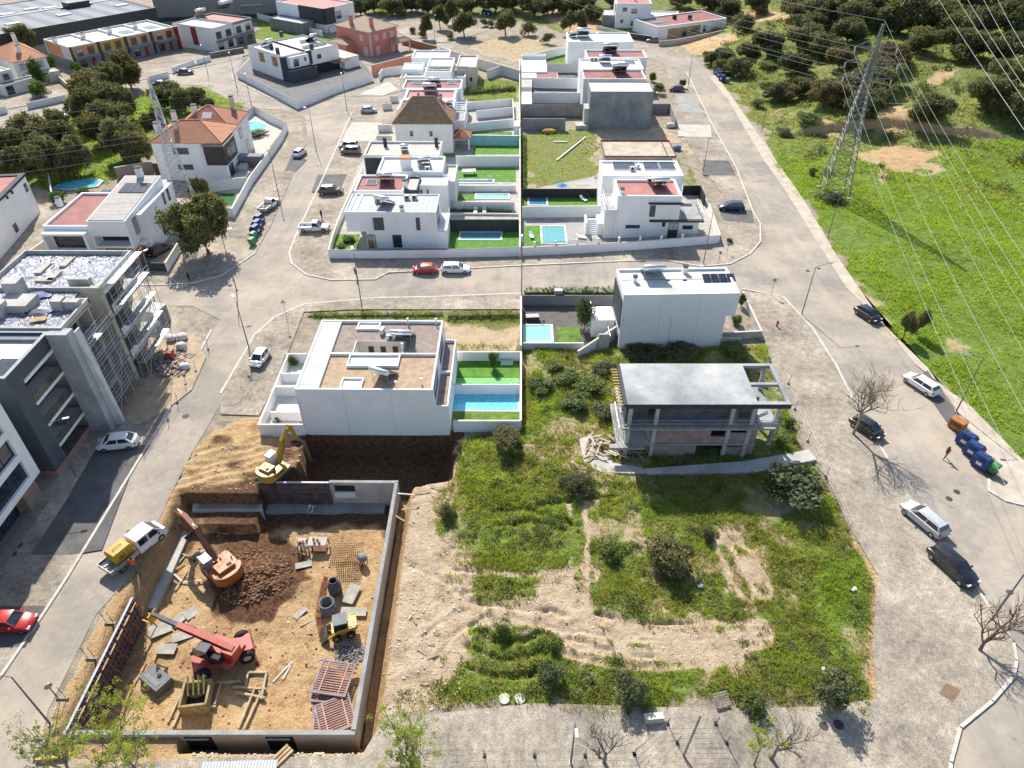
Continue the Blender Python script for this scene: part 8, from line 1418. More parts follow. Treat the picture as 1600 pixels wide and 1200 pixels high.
for i,(q,w_,d_,a,lb) in enumerate((((252,985),1.9,1.3,.5,'large grey plywood sheet near the tip of the red boom'),((280,970),1.5,1.0,1.0,'dark edged plywood sheet under the red boom'),((288,995),1.9,.9,.4,'plywood sheet left of the red machine, middle'),((262,1016),1.6,1.0,.0,'square plywood sheet left of the red machine, lowest'),((300,960),1.2,1.1,.8,'plywood sheet in the dark earth by the red boom'),((550,930),1.1,2.1,-.25,'pale upright lying board right of the concrete cone'),((553,958),2.4,.9,0,'pale board above the yellow loader'),((470,960),1.4,.6,1.,'white sheet beside the dark earth heap'),((475,885),1.6,.7,.3,'pale board on the sand near the crates'))):
    x,y=G(*q,FZ); o=MB().box(-w_/2,w_/2,-d_/2,d_/2,0,.04).build('plywood_sheet',pl); o.location=(x,y,FZ+.22+i*.004); o.rotation_euler=(.03,.02,a); tag(o,lb,'plywood sheet')
x,y=G(546,1022,FZ); rr=random.Random(4); b=MB()
for i in range(330): a=rr.uniform(0,6.28); q=rr.random()**.6; b.blob((1.3*q*math.cos(a),1.5*q*math.sin(a),.12+.35*(1-q)*rr.random()),(.09,.08,.06),0,i,0,.3)
tag(b.build('gravel_heap',M('dark_gravel',(.10,.10,.11),.5,9,.9,c2=(.3,.3,.31))),'dark grey gravel heap by the right wall',None,None,'stuff').location=(x,y,FZ)
b=MB(); mx,my=G(412,905,FZ)
for i in range(1900):
    a=rr.uniform(0,6.28); q=rr.random()**.6*4.0; X_,Y_=mx-1+q*math.cos(a)*.95,my+q*math.sin(a)*.85
    if inpoly(np.array([X_]),np.array([Y_]),PIT)[0]: s_=.03+.12*rr.random()**2.2; b.blob((X_,Y_,float(ter(X_,Y_))+s_*.4),(s_*1.3,s_,s_*.8),0,i,1,.3)
for i in range(260): 
    X_,Y_=rr.uniform(P3[0]+2,P2[0]-1),rr.uniform(P3[1]+1,P1[1]-4); s_=rr.uniform(.03,.1); b.blob((X_,Y_,float(ter(X_,Y_))+s_*.3),(s_*1.3,s_,s_*.8),0,i,1,.3)
tag(b.build('soil_clods',M('dark_soil_clods',(.10,.055,.03),.4,3,.95,c2=(.26,.14,.075))),'dark brown clods on the dug heap',None,None,'stuff')
b=MB()
for i in range(900):
    t=rr.random(); k=rr.choice((0,0,1,2,3))
    if k == 0: X_,Y_=G(rr.uniform(590,720),rr.uniform(770,1110))
    elif k == 1: X_,Y_=G(rr.uniform(300,560),rr.uniform(1172,1200))
    elif k == 3: X_,Y_=G(rr.uniform(300,470),rr.uniform(690,765))
    else: X_,Y_=G(rr.uniform(720,1180),rr.uniform(900,1045))
    z_=float(ter(X_,Y_)); s_=rr.uniform(.03,.12)
    if z_ > -1: b.blob((X_,Y_,z_+.02),(s_*1.3,s_,s_*.7),0,i,1,.3)
tag(b.build('stones',M('pale_stones',(.40,.35,.29),.3,3,.9,c2=(.55,.50,.43))),'pale stones and lumps on the bare ground',None,None,'stuff')
x,y=G(568,880,FZ); r=root('cement_mixer','tilted grey cement mixer by the right wall of the site','cement mixer',(x,y,FZ+.1),.8); MB().lathe([(.1,-.5),(.4,-.3),(.45,.1),(.28,.45)],14,(0,0,.75),axis='Y').build('drum',mgrey,r,True); MB().tube([(-.5,0,0),(0,0,.75),(.5,0,0)],.05,5).build('stand',rust,r)
# outside the excavation, bottom edge
x,y=G(380,1196,1.5); r=root('corrugated_shed','corrugated grey metal shed roof cut by the bottom edge','shed',(x-2.5,y-3,0),.04); MB().box(0,5,0,2.7,0,1.9).build('shed_wall',mgrey,r); MB().frus([(-.2,-.2,1.95),(5.2,-.2,1.95),(5.2,3.0,1.95),(-.2,3.0,1.95)],[(-.2,-.2,2.02),(5.2,-.2,2.02),(5.2,3.0,2.02),(-.2,3.0,2.02)]).build('shed_roof',Mstripe('corrugated_sheet',(.24,.26,.27),(.40,.42,.43),.22,0,.5,.5,.3),r)
beams('beams lying at the lower left corner',[((54,1186),(104,1181),'yellow beam on the ground at the lower left corner')],.05,M('yellow_paint_beam',(.55,.38,.06),.15,2,.7)); beams('stakes leaning at the lower left corner',[((50,1183),(72,1152),'weathered stake at the lower left corner beside the lamp')],.1,woodgrey,.1)
for i,(a,c_) in enumerate((((157,953),(172,973)),((128,1004),(143,1028)),((83,1068),(97,1090)),((48,1137),(62,1153)))):
    A=G(*c_,.1); r=root('barrier_stake',['first','second','third','nearest'][i]+' thin stake pair on a block along the left edge of the excavation','stake',(A[0],A[1],.02),0,'stake pairs along the left edge of the excavation'); MB().box(-.5,.5,-.1,.1,0,.12).build('block',woodgrey,r); MB().tube([(-.3,0,.1),(-.5,.1,1.5)],.025,5).build('stake',darkmetal,r); MB().tube([(.3,0,.1),(.1,.1,1.5)],.025,5).build('stake',darkmetal,r)
x,y=G(435,1186,.3); r=root('lumber_bundle','short beams poking out beside the corrugated roof','lumber',(x,y,.1),.9)
for i in range(3): MB().box(-1.1,1.1,-.35+i*.3,-.15+i*.3,.0,.18).build('beam',wood,r)
# mesh fence along the front pavement
fm_=M('fence_post_steel',(.22,.22,.22),.1,2,.5,.4,kind='obj')
def meshfence(label,pts,h=1.9,sx=0,sy=-.3,wires=5):
    P_=[G(*p,.15) for p in pts]; r=root('mesh_fence',label,'fence',(*P_[0],.12),0,'temporary fences'); q=[(p[0]-P_[0][0],p[1]-P_[0][1]) for p in P_]
    for a in q: MB().tube([(a[0],a[1],0),(a[0]+sx,a[1]+sy,h)],.03,5).build('post',fm_,r); MB().box(a[0]-.12,a[0]+.12,a[1]-.12,a[1]+.12,0,.14).build('foot_block',darkmetal,r)
    b=MB()
    for a,c in zip(q[:-1],q[1:]):
        for k in range(wires): t=(k+1)/wires; b.tube([(a[0]+sx*t,a[1]+sy*t,h*t),(c[0]+sx*t,c[1]+sy*t,h*t)],.008,3)
    b.build('wire',fm_,r)
meshfence('temporary fence in front of the lot, left stretch on the pavement',[(640,1185),(757,1180),(835,1180),(914,1180),(991,1178)],1.7); meshfence('temporary fence square around the pale patch at the lot corner',[(991,1178),(1043,1130),(1118,1130),(1135,1160),(1058,1160)],1.6)
meshfence('sagging wire fence beside the unfinished house on the pavement side',[(1232,600),(1242,640),(1262,690),(1290,745),(1325,830)],1.5,.1,0,3)
o=MB().tube([(0,0,0),(.55,.5,5.2)],[.10,.08],8).build('timber_pole',woodgrey); o.location=(*G(1068,1181,.12),.1); tag(o,'leaning wooden pole on the pale patch of the front pavement','pole')
x,y=G(1021,1124,.2); r=root('concrete_block','pale concrete block by the front fence','block',(x,y,.12),.1); MB().box(-.75,.75,-.3,.3,0,.55).build('block_body',concrete2,r); MB().box(-.7,.7,-.25,.25,.552,.6).build('block_cap',ptrim,r)
def pallet(label,px,py,z,rz,rx=0,m=None):
    x,y=G(px,py,z); r=root('pallet',label,'pallet',(x,y,z),R(rz),'pallets'); r.rotation_euler=(R(rx),0,R(rz))
    for i in range(6): MB().box(-.6,.6,-.5+i*.185,-.38+i*.185,.1,.13).build('board',m or woodgrey,r)
    for i in range(3): MB().box(-.6+i*.55,-.5+i*.55,-.5,.545,0,.099).build('runner',m or woodgrey,r)
pallet('weathered pallet tilted in the grass above the front fence',1127,1093,.5,15,25); pallet('wooden pallet on the sand beside the foil roofed block',297,556,.1,-20); pallet('pallet with bricks left of the white skylight house',932,278,.1,80)
# building material by the foil roofed block
bagm=M('white_bulk_bag',(.58,.56,.55),.1,2,.9,bmp=.6,bscale=4); 
for i,(a,c_,s_) in enumerate(((268,530,.75),(285,528,.8),(284,542,.75),(289,574,.7),(240,517,.6))):
    x,y=G(a,c_,.3); o=MB().blob((0,0,.5),(.75,.7,.55),0,i,3,.08).build('bulk_bag',bagm,None,True); o.location=(x,y,.05); o.scale=(s_*1.2,)*3; tag(o,['upper left bulk bag of the group by the scaffolding','upper right bulk bag of the group by the scaffolding','lower bulk bag of the group by the scaffolding','bulk bag standing alone beside the sand heap','small bulk bag close under the scaffolding'][i],'bulk bag','white bulk bags')
x,y=G(252,500,.5); r=root('site_container','pale site container with rounded end beside the scaffolding','container',(x-.6,y,.1),R(-15)); MB().box(-1.5,1.3,-1.2,1.2,0,2.5).build('container_body',M('container_grey',(.40,.40,.38),.08,1,.6,stain=.2),r); MB().box(1.302,1.36,-.9,.9,.3,2.2).build('container_door',mgrey,r)
o=MB().frus([(-.7,-.5,0),(.7,-.5,0),(.7,.5,0),(-.7,.5,0)],[(-.2,-.3,1.1),(.4,-.3,1.0),(.4,.3,1.0),(-.2,.3,1.1)]).build('red_hopper',M('red_brown_sheet',(.40,.08,.06),.15,2,.7)); o.location=(*G(266,560,.1),.1); tag(o,'red tilted hopper among the rubble below the scaffolding','hopper')
rr=random.Random(8); b=MB()
for i in range(260): X_,Y_=G(rr.uniform(195,290),rr.uniform(548,590)); s_=rr.uniform(.08,.3); b.cbox((X_,Y_,.1+rr.random()*.4),(s_*2,s_,s_*.6),rr.uniform(0,3),0,rr.uniform(-.5,.5))
tag(b.build('rubble',M('dark_rubble',(.16,.14,.13),.4,4,.9,c2=(.36,.30,.26))),'dark rubble and scrap below the scaffolding',None,None,'stuff')
MB_=M('dusty_sand',(.42,.32,.22),.15,.8,.95,bmp=.6,bscale=8); struct('sand_patch',MB().prism(PX((232,530),(300,520),(322,560),(300,610),(262,640),(215,665),(190,650),(180,600),(200,560)),-.02,.15),MB_)
meshfence('broken site fence along the kerb below the foil roofed block',[(325,545),(306,580),(290,600),(277,628),(262,655)],1.6,.1,.1,2)
# vacant plot things
o=MB().box(0,6.2,-.15,.15,0,.12).build('white_beam',M('white_sheet_metal',(.62,.62,.62),.06,2,.5)); A=G(870,250,.2); B=G(915,214,.2); o.location=(*A,.15); o.rotation_euler=(0,0,math.atan2(B[1]-A[1],B[0]-A[0])); o.scale=(math.dist(A,B)/6.2,1,1); tag(o,'long white beam lying diagonally on the grassy vacant plot','beam')
o=MB().box(0,3,-.2,.2,0,.1).build('white_beam',MATS['white_sheet_metal']); o.location=(*G(865,221,.2),.15); tag(o,'short pale beam lying on the vacant plot above the long one','beam')
o=MB().blob((0,0,.4),(1.8,1.1,.55),0,2,3,.12).build('covered_heap',M('ochre_tarpaulin',(.42,.25,.06),.2,2,.8),None,True); o.location=(*G(858,206,.2),0); tag(o,'ochre covered heap beside the short raw concrete wall','heap'); o=MB().blob((0,0,.5),(1.2,.9,.6),0,5,3,.1).build('covered_heap',M('crimson_tarpaulin',(.35,.02,.05),.2,2,.7),None,True); o.location=(*G(871,200,.2),0); tag(o,'crimson covered heap beside the ochre one','heap')
o=MB().blob((0,0,.5),(1.0,.9,.6),0,6,3,.1).build('blue_barrels',M('blue_grey_plastic',(.14,.2,.28),.2,2,.6),None,True); o.location=(*G(1057,232,.3),0); tag(o,'blue grey bundle at the right corner of the slab formwork deck','bundle'); o=MB().blob((0,0,.5),(1.1,.8,.6),0,9,3,.1).build('bulk_bag',bagm,None,True); o.location=(*G(1048,197,.3),0); tag(o,'pale bulk bag at the foot of the raw concrete house','bulk bag','white bulk bags')
for i,(a,c_,lb) in enumerate(((1094,917,'white scrap in the weeds left of the pale gash'),(1334,922,'white plastic scrap in the grass near the right pavement'),(1285,1048,'pale board in the grass near the corner bush'))):
    o=MB().cbox((0,0,.15),(.5,.22,.08),.4*i,0,.2).cbox((.1,.1,.2),(.3,.25,.06),1.+.4*i).build('litter',white2); o.location=(*G(a,c_,.3),.25); tag(o,lb,'litter')
# ============================================================ trees and plants
def at(px,py,dz): x,y,z=GT(px,py,dz); return x,y,z
def mpp(px,py,z): return (CH-z)/(FPX*math.sin(TH)-(600-py)*math.cos(TH))
ORD=['first','second','third','fourth','fifth','sixth','seventh','eighth','ninth','tenth','eleventh','twelfth','13th','14th','15th','16th','17th','18th']
SEEN={}
def uniq(l):
    k=SEEN[l]=SEEN.get(l,0)+1
    return l if k == 1 else l+', '+ORD[k-1]+' one'
HILL=[(1163,31,34,0),(1205,65,46,0),(1263,58,52,0),(1287,20,52,0),(1318,86,44,1),(1325,45,48,0),(1425,31,80,0),(1466,26,62,0),(1514,69,60,0),(1531,36,60,0),(1586,35,66,0),(1548,144,64,0),(1585,113,58,0),(1596,165,60,0),(1449,172,58,0),(1377,113,56,0),(1394,86,52,1),(1339,130,56,0),(1263,127,36,0),(1297,140,50,1),(1215,134,38,0),(1153,98,36,0),(1136,79,30,0),(1115,80,26,0),(1349,160,52,0),(1394,7,56,0),(1242,10,40,0),(1359,12,48,0),(1187,3,36,0),(1500,5,60,0),(1560,5,60,0),(1440,60,50,0),(1245,95,44,0),(1290,70,46,0),(1395,30,50,0),(1340,20,48,0),(1300,2,44,0),(1495,40,56,0),(1575,75,60,0),(1590,5,60,0),(1140,10,36,0),(1265,35,44,0),(1170,70,30,0),(1232,135,34,1),(1320,140,44,0),(1370,140,48,0),(1130,92,26,0),(1452,10,56,0)]
words=['left of the pylon head','on the slope above the orange earth bank','at the top edge of the hillside','right of the pylon head','low on the bank by the bend','high on the slope under the cables']
for i,(a,c_,wpx,b_) in enumerate(HILL):
    x,y,z=at(a,c_,3.5); wd=wpx*mpp(a,c_,z+3.5)*1.2
    k=oaklb if b_ else oakl; pos='at the top edge' if c_ < 22 else ('in the upper part' if c_ < 62 else ('halfway down' if c_ < 112 else 'at the foot')); col='left' if a < 1240 else ('centre left' if a < 1330 else ('centre' if a < 1420 else ('centre right' if a < 1500 else 'far right')))
    k.put(uniq(('bronzed' if b_ else 'dark')+' spreading oak '+pos+' of the hillside, '+col),'tree',(x,y,z-.2),wd,wd*.62,'oaks on the hillside')
TOP=sorted([(560,8,30),(585,3,34),(612,8,30),(640,3,34),(668,6,32),(700,2,34),(732,4,30),(772,3,40),(800,1,38),(835,8,36),(862,5,34),(888,6,30),(912,2,34),(925,14,24),(960,-6,36),(1060,-2,34),(1110,0,34),(1140,6,26)])
for i,(a,c_,wpx) in enumerate(TOP):
    x,y,z=at(a,c_,3.5); wd=wpx*mpp(a,c_,z+3.5)*1.45
    oakl.put(ORD[i]+' tree from the left in the dense row along the top edge','tree',(x,y,z-.2),wd,wd*.6,'dense row of trees along the top edge')
MID=[(725,36,40,'leaning oak with bare curved trunk in front of the dry plot'),(790,33,38,'oak at the edge of the dry plot by the two blue containers'),(890,32,24,'thin brownish tree left of the tall villa at the top right'),(908,34,20,'small tree next to the grey white wall at the top right'),(665,38,22,'small oak nearest the pink house on the parking island'),(687,24,26,'oak in the middle of the parking island'),(706,17,24,'rear oak of the parking island')]
for a,c_,wpx,lb in MID:
    x,y,z=at(a,c_,4.3); wd=wpx*mpp(a,c_,4.3); oak.put(lb,'tree',(x,y,z),wd,7.2)
for a,c_,wpx,lb in ((644,49,12,'round shrub on the parking island, left'),(661,55,13,'round shrub on the parking island, middle'),(703,58,13,'round shrub on the parking island, right'),(757,37,14,'round shrub between the two roadside oaks, left'),(767,38,13,'round shrub between the two roadside oaks, right'),(825,51,24,'dense bush on the dry plot beside the road'),(855,64,20,'low bush on the dry plot near the white wall')):
    x,y,z=at(a,c_,.8); bushd.put(lb,'bush',(x,y,z),wpx*mpp(a,c_,.8),None,'round shrubs')
GROVE=[(195,105,44,1,9),(135,140,60,1,8),(162,122,58,0,8),(140,162,66,0,8),(180,155,60,0,8),(262,146,46,0,6),(283,155,36,0,5.5),(303,152,30,0,5),(322,163,22,0,3.5),(50,210,78,0,8),(12,226,62,0,8),(85,216,60,0,8),(112,240,52,0,7),(62,243,66,0,8),(15,256,56,0,7),(150,200,50,1,7),(188,215,62,0,8),(212,226,50,0,7),(166,182,58,0,8),(242,190,38,0,6),(88,190,36,0,6)]
for i,(a,c_,wpx,b_,hh) in enumerate(GROVE):
    x,y,z=at(a,c_,hh*.6); wd=wpx*mpp(a,c_,hh*.6)*1.1; pos='upper' if c_ < 170 else 'lower'; col='left' if a < 100 else ('middle' if a < 200 else 'right')
    (oaklb if b_ else oakl).put(uniq(('bronzed' if b_ else 'dark')+' oak in the '+pos+' '+col+' part of the left grove'),'tree',(x,y,z),wd,hh,'oaks of the left grove')
for a,c_,wpx,hh,lb,k in ((33,60,46,9,'dark tree between factory and orange tiled house',oak),(57,113,28,7,'glossy green tree in front of the cream tiled house',ygreen),(57,136,30,4,'dark shrubby tree low in the garden of the cream house',ygreen),(78,98,18,5,'small yellow green tree right of the cream house',ygreen),(120,108,20,4,'small green tree at the end of the terraces',ygreen),(312,345,96,9.5,'big round dense tree on the pavement by the left junction',oakl),(307,293,34,4,'dark tree between the villa and the turf corner',oakl),(915,486,32,5,'grey olive tree in the mint pool garden',shrubg),(770,560,17,3,'little tree on the turf behind the twin house',ygreen),(1421,505,24,4.2,'left crown of the small dark tree pair in the field',oak),(1442,500,22,4,'right crown of the small dark tree pair in the field',oak)):
    x,y,z=at(a,c_,hh*.62); k.put(lb,'tree',(x,y,z),wpx*mpp(a,c_,hh*.6),hh,None,None,'round_tree' if 'round' in lb else 'garden_tree')
BUSH=[(1236,757,104,3.4,shrubg,'largest grey green bush at the upper right corner of the lot'),(1050,872,74,3.2,bushd,'dark dense bush in the middle of the wild lot'),(903,752,46,1.8,bushd,'dark bush below the scrap wood heap'),(988,1080,56,2.6,shrubg,'grey green bush by the concrete block at the front fence'),(858,1056,44,1.8,shrubg,'grey bush right of the terraced green mound'),(1304,1080,66,3.6,shrubg,'tall round bush at the lower right corner of the lot'),(795,682,50,2.4,bushd,'bush at the corner below the blue pool garden'),(952,858,36,1.5,shrub,'low bush left of the dark dense bush'),(785,985,26,1.3,shrub,'small bush crowning the terraced green mound'),(1108,835,22,1.2,bushd,'small dark bush above the pale gash'),(700,800,22,1.6,bushd,'dark stump like bush at the right edge of the dig'),(866,1010,16,.8,shrub,'tiny bush on the sandy tracks'),(1175,1098,40,1.8,shrub,'yellowish bush behind the front bare tree'),
 (1225,206,26,1.5,bushd,'dark shrub cushion on the bank near the pylon, right'),(1263,184,44,2.2,shrub,'green mound bush above the orange bank'),(1270,268,14,1.6,bushd,'small dark shrub left of the pylon foot'),(1300,306,40,1.6,bushd,'brambles growing around the pylon foot'),(1185,160,22,2,bushd,'upright shrub on the bank by the verge lamp'),(1200,100,30,2,shrub,'green bush on the bank below the dark oaks'),
 (850,600,44,1.2,shrub,'leafy weed bush in the plot left of the slab house, far left'),(885,588,46,1.3,shrub,'leafy weed bush in the plot left of the slab house, top'),(925,600,50,1.4,shrub,'leafy weed bush against the slab house scaffold, upper'),(900,628,46,1.2,shrub,'leafy weed bush left of the slab house, middle'),(948,640,42,1.3,shrubg,'leafy weed bush against the slab house scaffold, lower'),(868,570,36,1.2,shrub,'leafy weed bush under the panel wall'),(940,575,40,1.3,bushd,'dark weed bush in the shade of the white box house, left'),(1010,548,60,1.4,bushd,'dark weed bush at the wall foot of the white box house, middle'),(1070,548,60,1.4,bushd,'dark weed bush at the wall foot of the white box house, right'),(1150,545,44,1.4,shrub,'weed bush in the corner right of the white box house'),(1222,688,24,1.2,ygreen,'leafy weeds beside the right corner of the slab house'),(1232,660,18,1.2,ygreen,'small leafy weeds under the roof frame of the slab house'),
 (545,374,22,1.2,ygreen,'garden bush in the corner garden under the overhang'),(533,384,16,.9,ygreen,'low garden bush at the street wall corner'),(458,566,14,1.4,ygreen,'spiky palm like plant in the western courtyard'),(450,651,16,.8,ygreen,'low green planting in the lowest western courtyard, right'),(434,652,16,.8,ygreen,'low green planting in the lowest western courtyard, left'),(1160,470,14,2.4,ygreen,'tall plants behind the white box house'),(1152,500,16,1.8,ygreen,'palm like plants in front of the white box house gate'),(1140,384-8,10,1,ygreen,'plant at the corner villa gate'),(1066,131,12,2.2,ygreen,'potted shrub standing behind the purple red car'),(1020,120,14,2.6,ygreen,'tall green shrub right of the red roofs, upper'),(1030,138,18,2.8,ygreen,'tall green shrub right of the raw concrete shell'),(603,165,10,1.4,ygreen,'dark shrub inside the small white courtyard wall'),(88,308,26,2.6,ygreen,'hedge like bush left of the red roofed wing'),(130,300,24,1.6,ygreen,'hedge in front of the half hidden pool'),(403,208,34,1.3,ygreen,'trimmed hedge below the kidney shaped pool'),(375,257,26,1.6,ygreen,'yellow green shrubs in the front garden by the white street wall'),(888,300,0,0,None,'')]
for a,c_,wpx,hh,k,lb in BUSH:
    if k: x,y,z=at(a,c_,hh*.5); k.put(lb,'bush',(x,y,z-.1),wpx*mpp(a,c_,hh*.5)*1.05,hh)
# hedges in rows
def hedge(label,a,c,n,wd,h,mat,sz=.07,z=0,name='hedge',num=260):
    A=G(*a,z); B=G(*c,z); ln=math.dist(A,B); rr=random.Random(int(a[0])); m=max(3,int(ln/wd*1.6)); lob=[(ln*(i+.5)/m,rr.uniform(-.15,.15)*wd,h*.5*rr.uniform(.8,1.1),wd*.6,h*.55*rr.uniform(.8,1.15)) for i in range(m)]
    me=leafmesh('leaves',lob,m*num,sz,mat,int(a[0])); r=root(name,label,'hedge',(*A,float(ter(*A)) if z == 0 else z),math.atan2(B[1]-A[1],B[0]-A[0])); o=bpy.data.objects.new('leaves',me); COL.objects.link(o); o.parent=r; MB().box(0,ln,-.06,.06,0,h*.5).build('stems',bark,r)
hedge('long dark hedge across the green vacant plot',(724,147),(806,141),1,1.6,1.5,fol_sh,.12); hedge('dark hedge behind the turf of the twin house garden',(712,557),(810,558),1,.9,.9,fol_green,.06,.25); hedge('ivy along the wall behind the mint pool garden',(820,466),(966,466),1,.5,1.9,fol_green,.07,.2); hedge('overgrown bank north of the twin house, dense part',(700,497),(812,495),1,1.4,.9,fol_sh,.08); hedge('ragged weeds north of the twin house, thin part',(482,495),(690,493),1,.9,.45,fol_sh,.08,num=120); hedge('planted strip along the charcoal wall',(706,330),(800,332),1,.4,.5,fol_green,.06,.2,num=90); hedge('weeds along the strip left of the party wall on the vacant plot',(818,296),(818,215),1,1.0,.7,fol_sh,.09)
# leafless and budding trees
def bare(label,px,py,h,spread,seed,lean=(0,0),mat=None,leaf=None,nleaf=0,z=.1,thick=.16,dens=4,name='bare_tree',depth=5):
    x,y=G(px,py,z); r=root(name,label,'tree',(x,y,z),0); rr=random.Random(seed); b=MB(); tips=[]
    def br(p,d,l,rad,k):
        n=3; pts=[p]; q=Vector(p); dd=Vector(d)
        for i in range(n): dd=(dd+Vector((rr.uniform(-.18,.18),rr.uniform(-.18,.18),rr.uniform(-.06,.12)))).normalized(); q=q+dd*l/n; pts.append(tuple(q))
        b.tube(pts,[rad*(1-.35*i/n) for i in range(n+1)],5 if k < 3 else 3)
        if k >= depth: tips.append(q.copy()); return
        m=dens if k < 3 else 3
        for i in range(m):
            a=rr.uniform(0,6.28); t=Vector((math.cos(a),math.sin(a),rr.uniform(.05,.9))); nd_=(dd*.75+t*rr.uniform(.55,1.0)*spread).normalized(); start=Vector(pts[rr.choice((1,2,3)) if k else rr.choice((2,3))]); br(tuple(start),nd_,l*rr.uniform(.72,.9),rad*.6,k+1)
    br((0,0,0),Vector((lean[0],lean[1],1)).normalized(),h*.36,thick,1); b.build('trunk',mat or barkgrey,r,True,fix=False)
    if leaf:
        lob=[(t.x,t.y,t.z,.28,.22) for t in tips]; o=bpy.data.objects.new('crown',leafmesh('crown',lob,nleaf,.055,leaf,seed)); COL.objects.link(o); o.parent=r
    return r
bare('large leafless tree spreading over the dark car on the right pavement',1333,678,8.5,1.05,3,(.1,-.1),M('light_twig_bark',(.30,.25,.19),.15,4,.9,kind='obj'),dens=4,depth=6,thick=.17); bare('leafless tree with red brown trunk at the right frame edge',1531,1016,6.,1.0,8,(.25,.1),M('reddish_bark',(.22,.14,.11),.2,4,.9,kind='obj')); bare('small leafless tree on the front pavement, right of the grey lamp',944,1192,4.6,.8,12,(.1,.1),dens=3); bare('leafless tree on the front pavement behind the yellowish bush',1204,1185,5.,.9,15,(0,.1),dens=3); bare('dead grey shrub at the lower edge of the lot',1190,1112,2.6,1.1,17,dens=4,thick=.05,depth=4)
bare('young tree with fresh yellow green leaves in the near left corner',214,1207,8.0,.85,21,(-.02,.1),None,fol_lime,9000,.1,.14,4,'budding_tree'); bare('young tree with fresh leaves just right of the first in the near left corner',110,1214,6.0,.8,25,(.1,.1),None,fol_lime,4500,.1,.12,4,'budding_tree'); bare('budding tree with lime green leaves below the middle of the picture',652,1215,7.0,.8,23,(0,.05),None,fol_lime,8000,.1,.14,4,'budding_tree'); bare('little tree with lime green buds at the bottom right of the lot',1178,1196,5.0,.8,27,(.02,.1),None,fol_lime,1600,.1,.08,3,'budding_tree',4)
# ============================================================ grasses and weeds (uncountable)
from bisect import bisect
def samp(arr,x,y):
    i=np.clip(np.searchsorted(ax,x)-1,0,nx-2); j=np.clip(np.searchsorted(ay,y)-1,0,ny-2); fx=(x-ax[i])/(ax[i+1]-ax[i]); fy=(y-ay[j])/(ay[j+1]-ay[j])
    return (arr[j,i]*(1-fx)+arr[j,i+1]*fx)*(1-fy)+(arr[j+1,i]*(1-fx)+arr[j+1,i+1]*fx)*fy
AVOID=[PX((905,690),(925,682),(930,705),(960,728),(1010,736),(1262,706),(1275,722),(1180,742),(1010,745),(912,728)),PX((985,722),(1215,712),(1215,600),(985,620)),PX((817,536),(968,536),(968,468),(817,468)),PX((404,663),(814,657),(814,550),(440,550)),PX((1220,330),(1330,480),(1260,470),(1180,330))]
def tufts(name,label,n,bounds,mat,hgt,wid,seed,blades=4,thr_=.55,patch=2.2):
    r=np.random.RandomState(seed); x=r.uniform(bounds[0],bounds[1],n); y=r.uniform(bounds[2],bounds[3],n); g=samp(grass,x,y); p=vnoise(x,y,patch,seed)*.6+vnoise(x,y,patch*.35,seed+1)*.4
    ok=(g > thr_)&(r.rand(n) < (p-.18)*2.0)
    for a in AVOID: ok&=~inpoly(x,y,a)
    x,y,p=x[ok],y[ok],p[ok]; z=samp(Z,x,y); x=np.repeat(x,blades)+r.normal(size=len(x)*blades)*wid*1.2; y=np.repeat(y,blades)+r.normal(size=len(y)*blades)*wid*1.2; z=np.repeat(z,blades); p=np.repeat(p,blades); m=len(x)
    a=r.uniform(0,6.28,m); h=hgt*(.4+1.1*r.rand(m))*(.4+1.2*p); w_=wid*(.5+r.rand(m)); ln=r.uniform(-1,1,(m,2))*h[:,None]*.8
    v=np.stack([np.stack([x-np.cos(a)*w_/2,y-np.sin(a)*w_/2,z-.03],1),np.stack([x+np.cos(a)*w_/2,y+np.sin(a)*w_/2,z-.03],1),np.stack([x+ln[:,0],y+ln[:,1],z+h],1)],1).reshape(-1,3)
    me=bpy.data.meshes.new(name); me.vertices.add(3*m); me.vertices.foreach_set('co',v.ravel()); me.loops.add(3*m); me.loops.foreach_set('vertex_index',np.arange(3*m)); me.polygons.add(m); me.polygons.foreach_set('loop_start',np.arange(0,3*m,3)); me.polygons.foreach_set('loop_total',np.full(m,3)); me.materials.append(mat); me.update(); o=bpy.data.objects.new(name,me); COL.objects.link(o); tag(o,label,None,None,'stuff'); return o
tufts('grass','uneven green grass of the wild lot',110000,(-14,42,24,78),grass_m,.26,.07,31,5); tufts('weeds','dry and olive weeds of the wild lot',60000,(-14,42,24,78),weed_m,.34,.08,32,4,.3,3.5)
tufts('field_grass','bright grass of the field on the right',60000,(38,120,50,150),field_m,.3,.16,33,4,.6,4); tufts('hillside_grass','rough grass of the hillside',26000,(55,230,120,290),weed_m,.5,.35,34,4,.5,6); tufts('plot_grass','grass of the vacant plots',16000,(-35,30,78,210),grass_m,.28,.14,35,4,.45,3); tufts('grove_grass','grass under the left grove',16000,(-150,-40,130,240),field_m,.45,.3,36,4,.6,5)
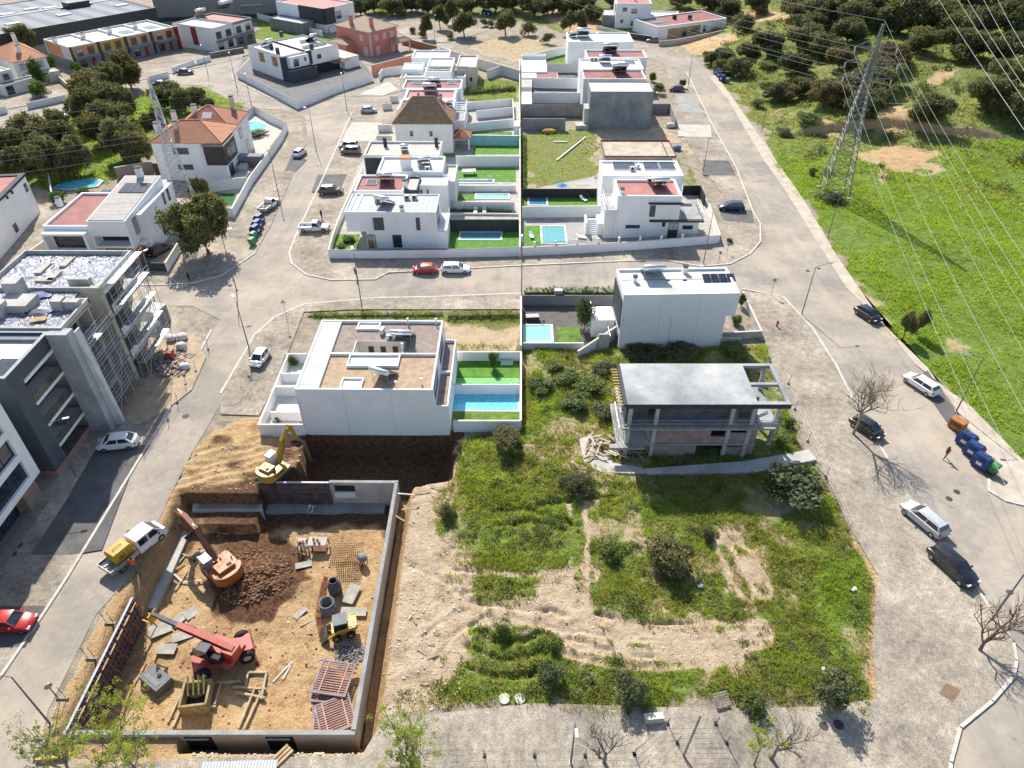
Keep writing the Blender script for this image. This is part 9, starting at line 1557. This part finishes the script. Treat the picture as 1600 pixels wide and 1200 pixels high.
# low leafy clumps that give the lot its relief
r_=np.random.RandomState(5); lob=[]
while len(lob) < 520:
    x=r_.uniform(-13,41); y=r_.uniform(25,76); g=float(samp(grass,np.array([x]),np.array([y]))[0])
    if g < .6 or any(inpoly(np.array([x]),np.array([y]),a)[0] for a in AVOID): continue
    if vnoise(np.array([x]),np.array([y]),5,44)[0] < .42 and r_.rand() < .75: continue
    rad=r_.uniform(.25,.8); lob.append((x,y,float(ter(x,y))+.02,rad,rad*r_.uniform(.35,.6)))
for a,c_,wpx,hh,k,lb in BUSH:
    if k and ('lot' in lb or 'weed' in lb or 'bush' in lb) and c_ > 560 and a > 690:
        X_,Y_=G(a,c_); wd=wpx*mpp(a,c_,0)*.5
        for i in range(7): q=6.28*i/7+r_.uniform(-.4,.4); e=wd*r_.uniform(.8,1.5); rad=r_.uniform(.3,.6); lob.append((X_+e*math.cos(q),Y_+e*math.sin(q),float(ter(X_+e*math.cos(q),Y_+e*math.sin(q))),rad,rad*.6))
for nm,mt,sl_,sd_ in (('leafy_weeds',fol_sh,lob[::2],51),('pale_leafy_weeds',Mfoliage('pale_weed_leaves',(.08,.13,.03),(.28,.34,.09),.8),lob[1::4],52),('grey_leafy_weeds',fol_grey,lob[3::4],53)):
    me=leafmesh(nm,sl_,len(sl_)*170,.075,mt,sd_,fill=.5); o=bpy.data.objects.new(nm,me); COL.objects.link(o); tag(o,nm.replace('_',' ')+' in clumps across the wild lot',None,None,'stuff')
lob=[]
while len(lob) < 620:
    x=r_.uniform(60,210); y=r_.uniform(125,285); g=float(samp(grass,np.array([x]),np.array([y]))[0])
    if g < .6: continue
    if vnoise(np.array([x]),np.array([y]),16,45)[0] < .36: continue
    rad=r_.uniform(.6,2.2); lob.append((x,y,float(ter(x,y))+.1,rad,rad*.55))
me=leafmesh('hillside_scrub',lob,len(lob)*150,.2,Mfoliage('scrub_leaves',(.05,.065,.024),(.21,.22,.09),.3),61,fill=.5); o=bpy.data.objects.new('hillside_scrub',me); COL.objects.link(o); tag(o,'low scrub covering the hillside between the oaks',None,None,'stuff')
